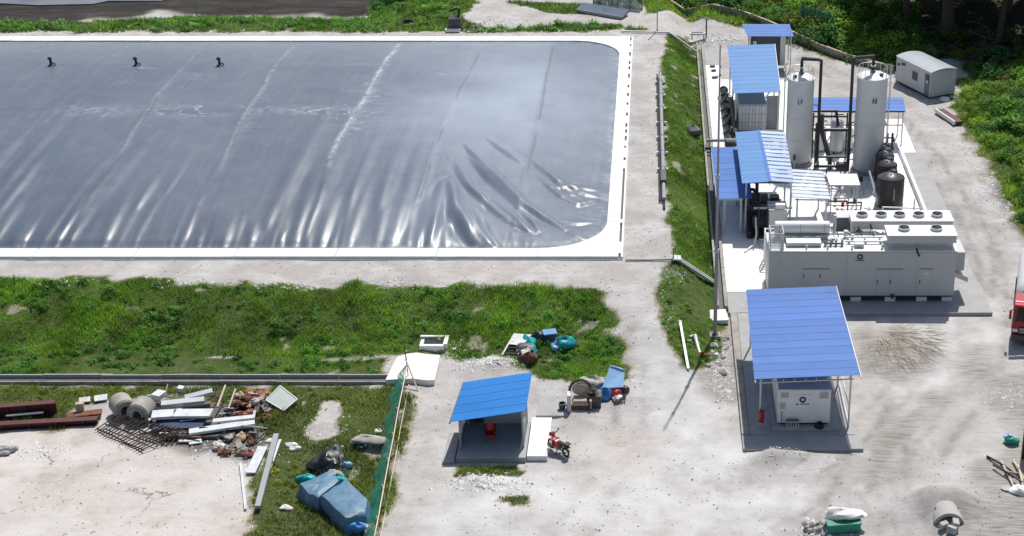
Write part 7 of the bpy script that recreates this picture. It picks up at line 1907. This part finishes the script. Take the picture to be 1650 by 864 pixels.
plank('rusty_plate', (110, 676), (165, 670), .6, .12, 'rust', 'rusty plate at the right end of the low red girder', 'plate', .30)
o = MB().obox((GT(131, 668)[0], GT(131, 668)[1], .55), (.45, .3, .45), .2).build('rusty_block', 'timber'); tag(o, 'square brown block standing on the rusty plate', 'block')
# two flat white things on the grass
for px, py, lb, s_, rx in [(137, 648, 'pale folded cardboard on the grass left of the drums', (.65, .4, .05), .35), (163, 645, 'round edged white plastic lid on the grass left of the drums', (.75, .5, .05), .25)]:
    x_, y_ = GT(px, py); o = MB().obox((x_, y_, hz(x_, y_) + .2), s_, .3, rx).build('plastic_scrap', 'white_panel', bevel=.02); tag(o, lb, 'scrap')
# concrete drums
for px, py, rz, lb in [(197, 672, .6, 'left speckled concrete drum lying behind the rusty grid'), (228, 680, -.15, 'right concrete drum showing its hollow end toward the viewer')]:
    x_, y_ = GT(px, py); z_ = hz(x_, y_); r_ = .66
    t = thing('concrete_drum', lb, 'drum', (x_, y_, z_))
    vs = []; fs = []; n = 24; pr = [(.24, -.48), (.24, -.50), (.56, -.52), (r_, -.44), (r_, .44), (.56, .52), (.24, .50)]
    for (rr, yy) in pr:
        for j in range(n): a = 2 * math.pi * j / n; vs.append((x_ + rr * math.cos(a), y_ + .3 + yy * 1.15, z_ + r_ - .04 + rr * math.sin(a)))
    for i in range(len(pr)):
        for j in range(n): k = (j + 1) % n; i2 = (i + 1) % len(pr); fs.append((i * n + j, i2 * n + j, i2 * n + k, i * n + k))
    MB().add(vs, fs).rot((x_, y_ + .3, z_), rz).build('drum', 'old_concrete', t, smooth=True)
    MB().torus((x_, y_ - .32, z_ + r_ - .04), .33, .05, (0, 1, 0), 18, 6).rot((x_, y_ + .3, z_), rz).build('hub_ring', 'stone', t); MB().box(x_ - .17, x_ + .17, y_ + .2, y_ + .3, z_ + .45, z_ + .8).rot((x_, y_ + .3, z_), rz).build('plug', 'window_dark', t)
# rusty grid
t = thing('rusty_grid', 'large rusty welded bar grid lying in front of the concrete drums', 'grid', GT(220, 700) + (.2,))
g0, g1, g2, g3 = GT(158, 694), GT(232, 730), GT(292, 706), GT(196, 676)
def gp_(u, v, dz=0):
    x_ = (g0[0] * (1 - u) + g1[0] * u) * (1 - v) + (g3[0] * (1 - u) + g2[0] * u) * v; y_ = (g0[1] * (1 - u) + g1[1] * u) * (1 - v) + (g3[1] * (1 - u) + g2[1] * u) * v
    return (x_, y_, hz(x_, y_) + .12 + .3 * v + .06 * math.sin(7 * u) + dz)
for v_ in (0, .33, .62, 1.0): MB().tube([gp_(u / 6, v_) for u in range(7)], .045, 5).build('long_bar', 'rust_dark', t)
for k in range(17):
    u_ = k / 16; MB().tube([gp_(u_, -.12, .05), gp_(u_ + random.uniform(-.015, .015), .5, .07), gp_(u_, 1.08, .05)], .032, 5).build('cross_bar', 'rust_dark', t)
t2 = thing('rusty_grid', 'smaller rusty bar comb right of the large grid', 'grid', GT(300, 712) + (.2,))
for k in range(7):
    (ax, ay), (bx_, by_) = GT(252 + k * 8, 722 - k), GT(264 + k * 8, 708 - k); MB().tube([(ax, ay, hz(ax, ay) + .08), (bx_, by_, hz(bx_, by_) + .3)], .035, 5).build('cross_bar', 'rust_dark', t2)
(ax, ay), (bx_, by_) = GT(258, 712), GT(318, 706); MB().tube([(ax, ay, hz(ax, ay) + .25), (bx_, by_, hz(bx_, by_) + .25)], .045, 5).build('long_bar', 'rust_dark', t2)
# panels and profiles
plank('grey_profile', (262, 666), (331, 658), .55, .30, 'light_grey_metal', 'long grey rounded profile on top of the scrap behind the white panels', 'profile', .55)
plank('dark_profile', (300, 655), (345, 648), .5, .12, 'light_grey_metal', 'short grey sheet at the rear of the scrap heap', 'sheet', .6, .75)
plank('white_board', (247, 684), (282, 681), .85, .16, 'white_panel', 'left half of the white panel pair lying across the scrap', 'panel', .62)
plank('white_board', (284, 681), (343, 682), .85, .16, 'white_panel', 'right half of the white panel pair lying across the scrap', 'panel', .62)
plank('dark_sheet', (250, 693), (330, 690), 1.1, .3, 'dark_blue', 'dark blue panel under the white panel pair', 'panel', .22)
plank('white_plank', (306, 706), (412, 692), .55, .16, 'white_panel', 'long white plank in front of the scrap heap', 'plank', .40)
plank('grey_plank', (345, 692), (412, 686), .4, .1, 'white_panel', 'narrow pale plank behind the long white plank', 'plank', .55)
plank('dark_sheet', (270, 705), (380, 702), .8, .18, 'dark_grey', 'dark sheet under the long white plank', 'sheet', .12)
for i, (px, py, s_) in enumerate([(300, 712, (.8, .45, .08)), (315, 714, (.7, .5, .06)), (235, 696, (.6, .4, .06)), (345, 697, (.4, .3, .08)), (258, 650, (.7, .6, .3)), (293, 640, (.4, .35, .25))]):
    x_, y_ = GT(px, py); o = MB().obox((x_, y_, hz(x_, y_) + .08 + s_[2] / 2 + (.4 if i > 3 else 0)), s_, .3 * i, .15 * (i % 3 - 1)).build('white_fragment', 'white_panel', bevel=.02); tag(o, 'white broken fragment lying in the scrap heap', 'fragment', 'white fragments in the scrap heap')
r_ = random.Random(3)
for i in range(92):
    if i < 56: px, py = r_.uniform(372, 440), r_.uniform(640, 678); dz = .1 + .5 * math.exp(-((px - 405) / 25) ** 2 - ((py - 655) / 16) ** 2)
    else: px, py = r_.uniform(348, 414), r_.uniform(704, 738); dz = .05 + .3 * math.exp(-((px - 380) / 25) ** 2 - ((py - 720) / 13) ** 2)
    x_, y_ = GT(px, py); s_ = r_.uniform(.07, .30); mt = r_.choice(['brick_red', 'brick_red', 'rust', 'rust', 'stone', 'white_panel', 'dark_grey', 'timber', 'orange_clay'])
    m = MB().blob((x_, y_, hz(x_, y_) + dz + s_ * .2), (s_ * 1.2, s_, s_ * .7), i + 300, 8, 6, .3) if r_.random() < .6 else MB().obox((x_, y_, hz(x_, y_) + dz), (s_ * 2.2, s_, s_ * .5), r_.uniform(0, 3), r_.uniform(-.4, .4), r_.uniform(-.4, .4))
    o = m.build('scrap_piece', mt); back = i < 56
    tag(o, 'rusty scrap lump in the reddish pile beside the clear sheet' if back else 'rusty scrap lump in the small pile in front of the white plank', 'scrap', 'scrap lumps of the rear pile' if back else 'scrap lumps of the front pile')
for i in range(70):
    px, py = r_.uniform(225, 425), r_.uniform(642, 712); (ax, ay) = GT(px, py); L = r_.uniform(.35, 1.8); a_ = r_.uniform(-.5, .5) + (1.3 if i % 4 == 0 else 0)
    o = MB().obox((ax, ay, hz(ax, ay) + r_.uniform(.15, .5)), (L, r_.uniform(.03, .16), .05), a_, r_.uniform(-.5, .5), r_.uniform(-.18, .18)).build('scrap_bar', r_.choice(['rust', 'dark_grey', 'timber', 'light_grey_metal', 'black_sheet', 'white_panel']), bevel=.005); tag(o, 'loose bar tangled in the middle of the scrap heap', 'scrap', 'bars in the scrap heap')
for i, (a, b, w_) in enumerate([((352, 668), (372, 634), .09), ((370, 670), (388, 640), .08), ((268, 650), (280, 632), .06)]):
    (ax, ay), (bx_, by_) = GT(*a), GT(*b); o = MB().bar((ax, ay, .5), (bx_, by_ - .8, 1.0), w_).build('timber_stick', 'timber_pale'); tag(o, 'pale stick poking up out of the scrap heap', 'stick', 'sticks in the scrap heap')
# clear sheet
x_, y_ = GT(455, 655); z_ = hz(x_, y_)
t = thing('clear_sheet', 'clear framed plastic sheet lying tilted at the right end of the scrap', 'sheet', (x_, y_, z_)); q = [GT(430, 656), GT(458, 668), GT(480, 652), GT(453, 637)]
MB().slab4((q[0][0], q[0][1], .45), (q[1][0], q[1][1], .25), (q[2][0], q[2][1], .35), (q[3][0], q[3][1], .65), .03).build('sheet', 'clear_sheet', t)
for i in range(4):
    a, b = q[i], q[(i + 1) % 4]; zz = [.45, .25, .35, .65]; MB().bar((a[0], a[1], zz[i]), (b[0], b[1], zz[(i + 1) % 4]), .06).build('frame_bar', 'offwhite_paint', t)
# grey pole and white boards on the edge of the pale floor
plank('grey_pole', (446, 708), (416, 825), .30, .2, 'grey_paint', 'long dark grey pole lying along the edge of the pale floor', 'pole', .30)
plank('white_board', (452, 712), (432, 768), .16, .08, 'white_panel', 'narrow white board right beside the dark grey pole', 'board', .15)
plank('white_board', (424, 725), (404, 768), .55, .08, 'white_panel', 'broad white board left of the dark grey pole', 'board', .15)
plank('white_board', (388, 750), (396, 822), .14, .06, 'white_panel', 'thin white lath left of the broad white board', 'board', .12)
for i, (px, py) in enumerate([(470, 718), (476, 724), (462, 820), (438, 712)]): cloth('white_sack', px, py, (.32, .2, .12), 'white_sack', 90 + i, 'small white scrap in the grass right of the dark grey pole', 'scrap', .2, 0, 'white scraps right of the pole')
# crack slabs: broken pale floor edge
for i, (px, py, s_) in enumerate([(10, 725, .5), (20, 722, .35), (3, 730, .4)]): cloth('floor_rubble', px, py, (s_, s_ * .7, s_ * .4), 'stone', 100 + i, 'rubble lump on the pale floor at the left edge', 'rubble', .25, 0, 'rubble at the left edge')

# small dark debris added on the white strip left of the storage shed
for i, (px, py, s_) in enumerate([(1148, 108, .5), (1150, 115, .42), (1152, 126, .5), (1160, 123, .25)]):
    x_, y_ = G(px, py, .15); o = MB().obox((x_, y_, .152 + .09), (s_, s_ * .7, .16), .3 * i).build('dark_debris', 'dark_grey', bevel=.02); tag(o, 'small dark debris piece on the white strip left of the light blue roof', 'hatch', 'debris on the white strip')
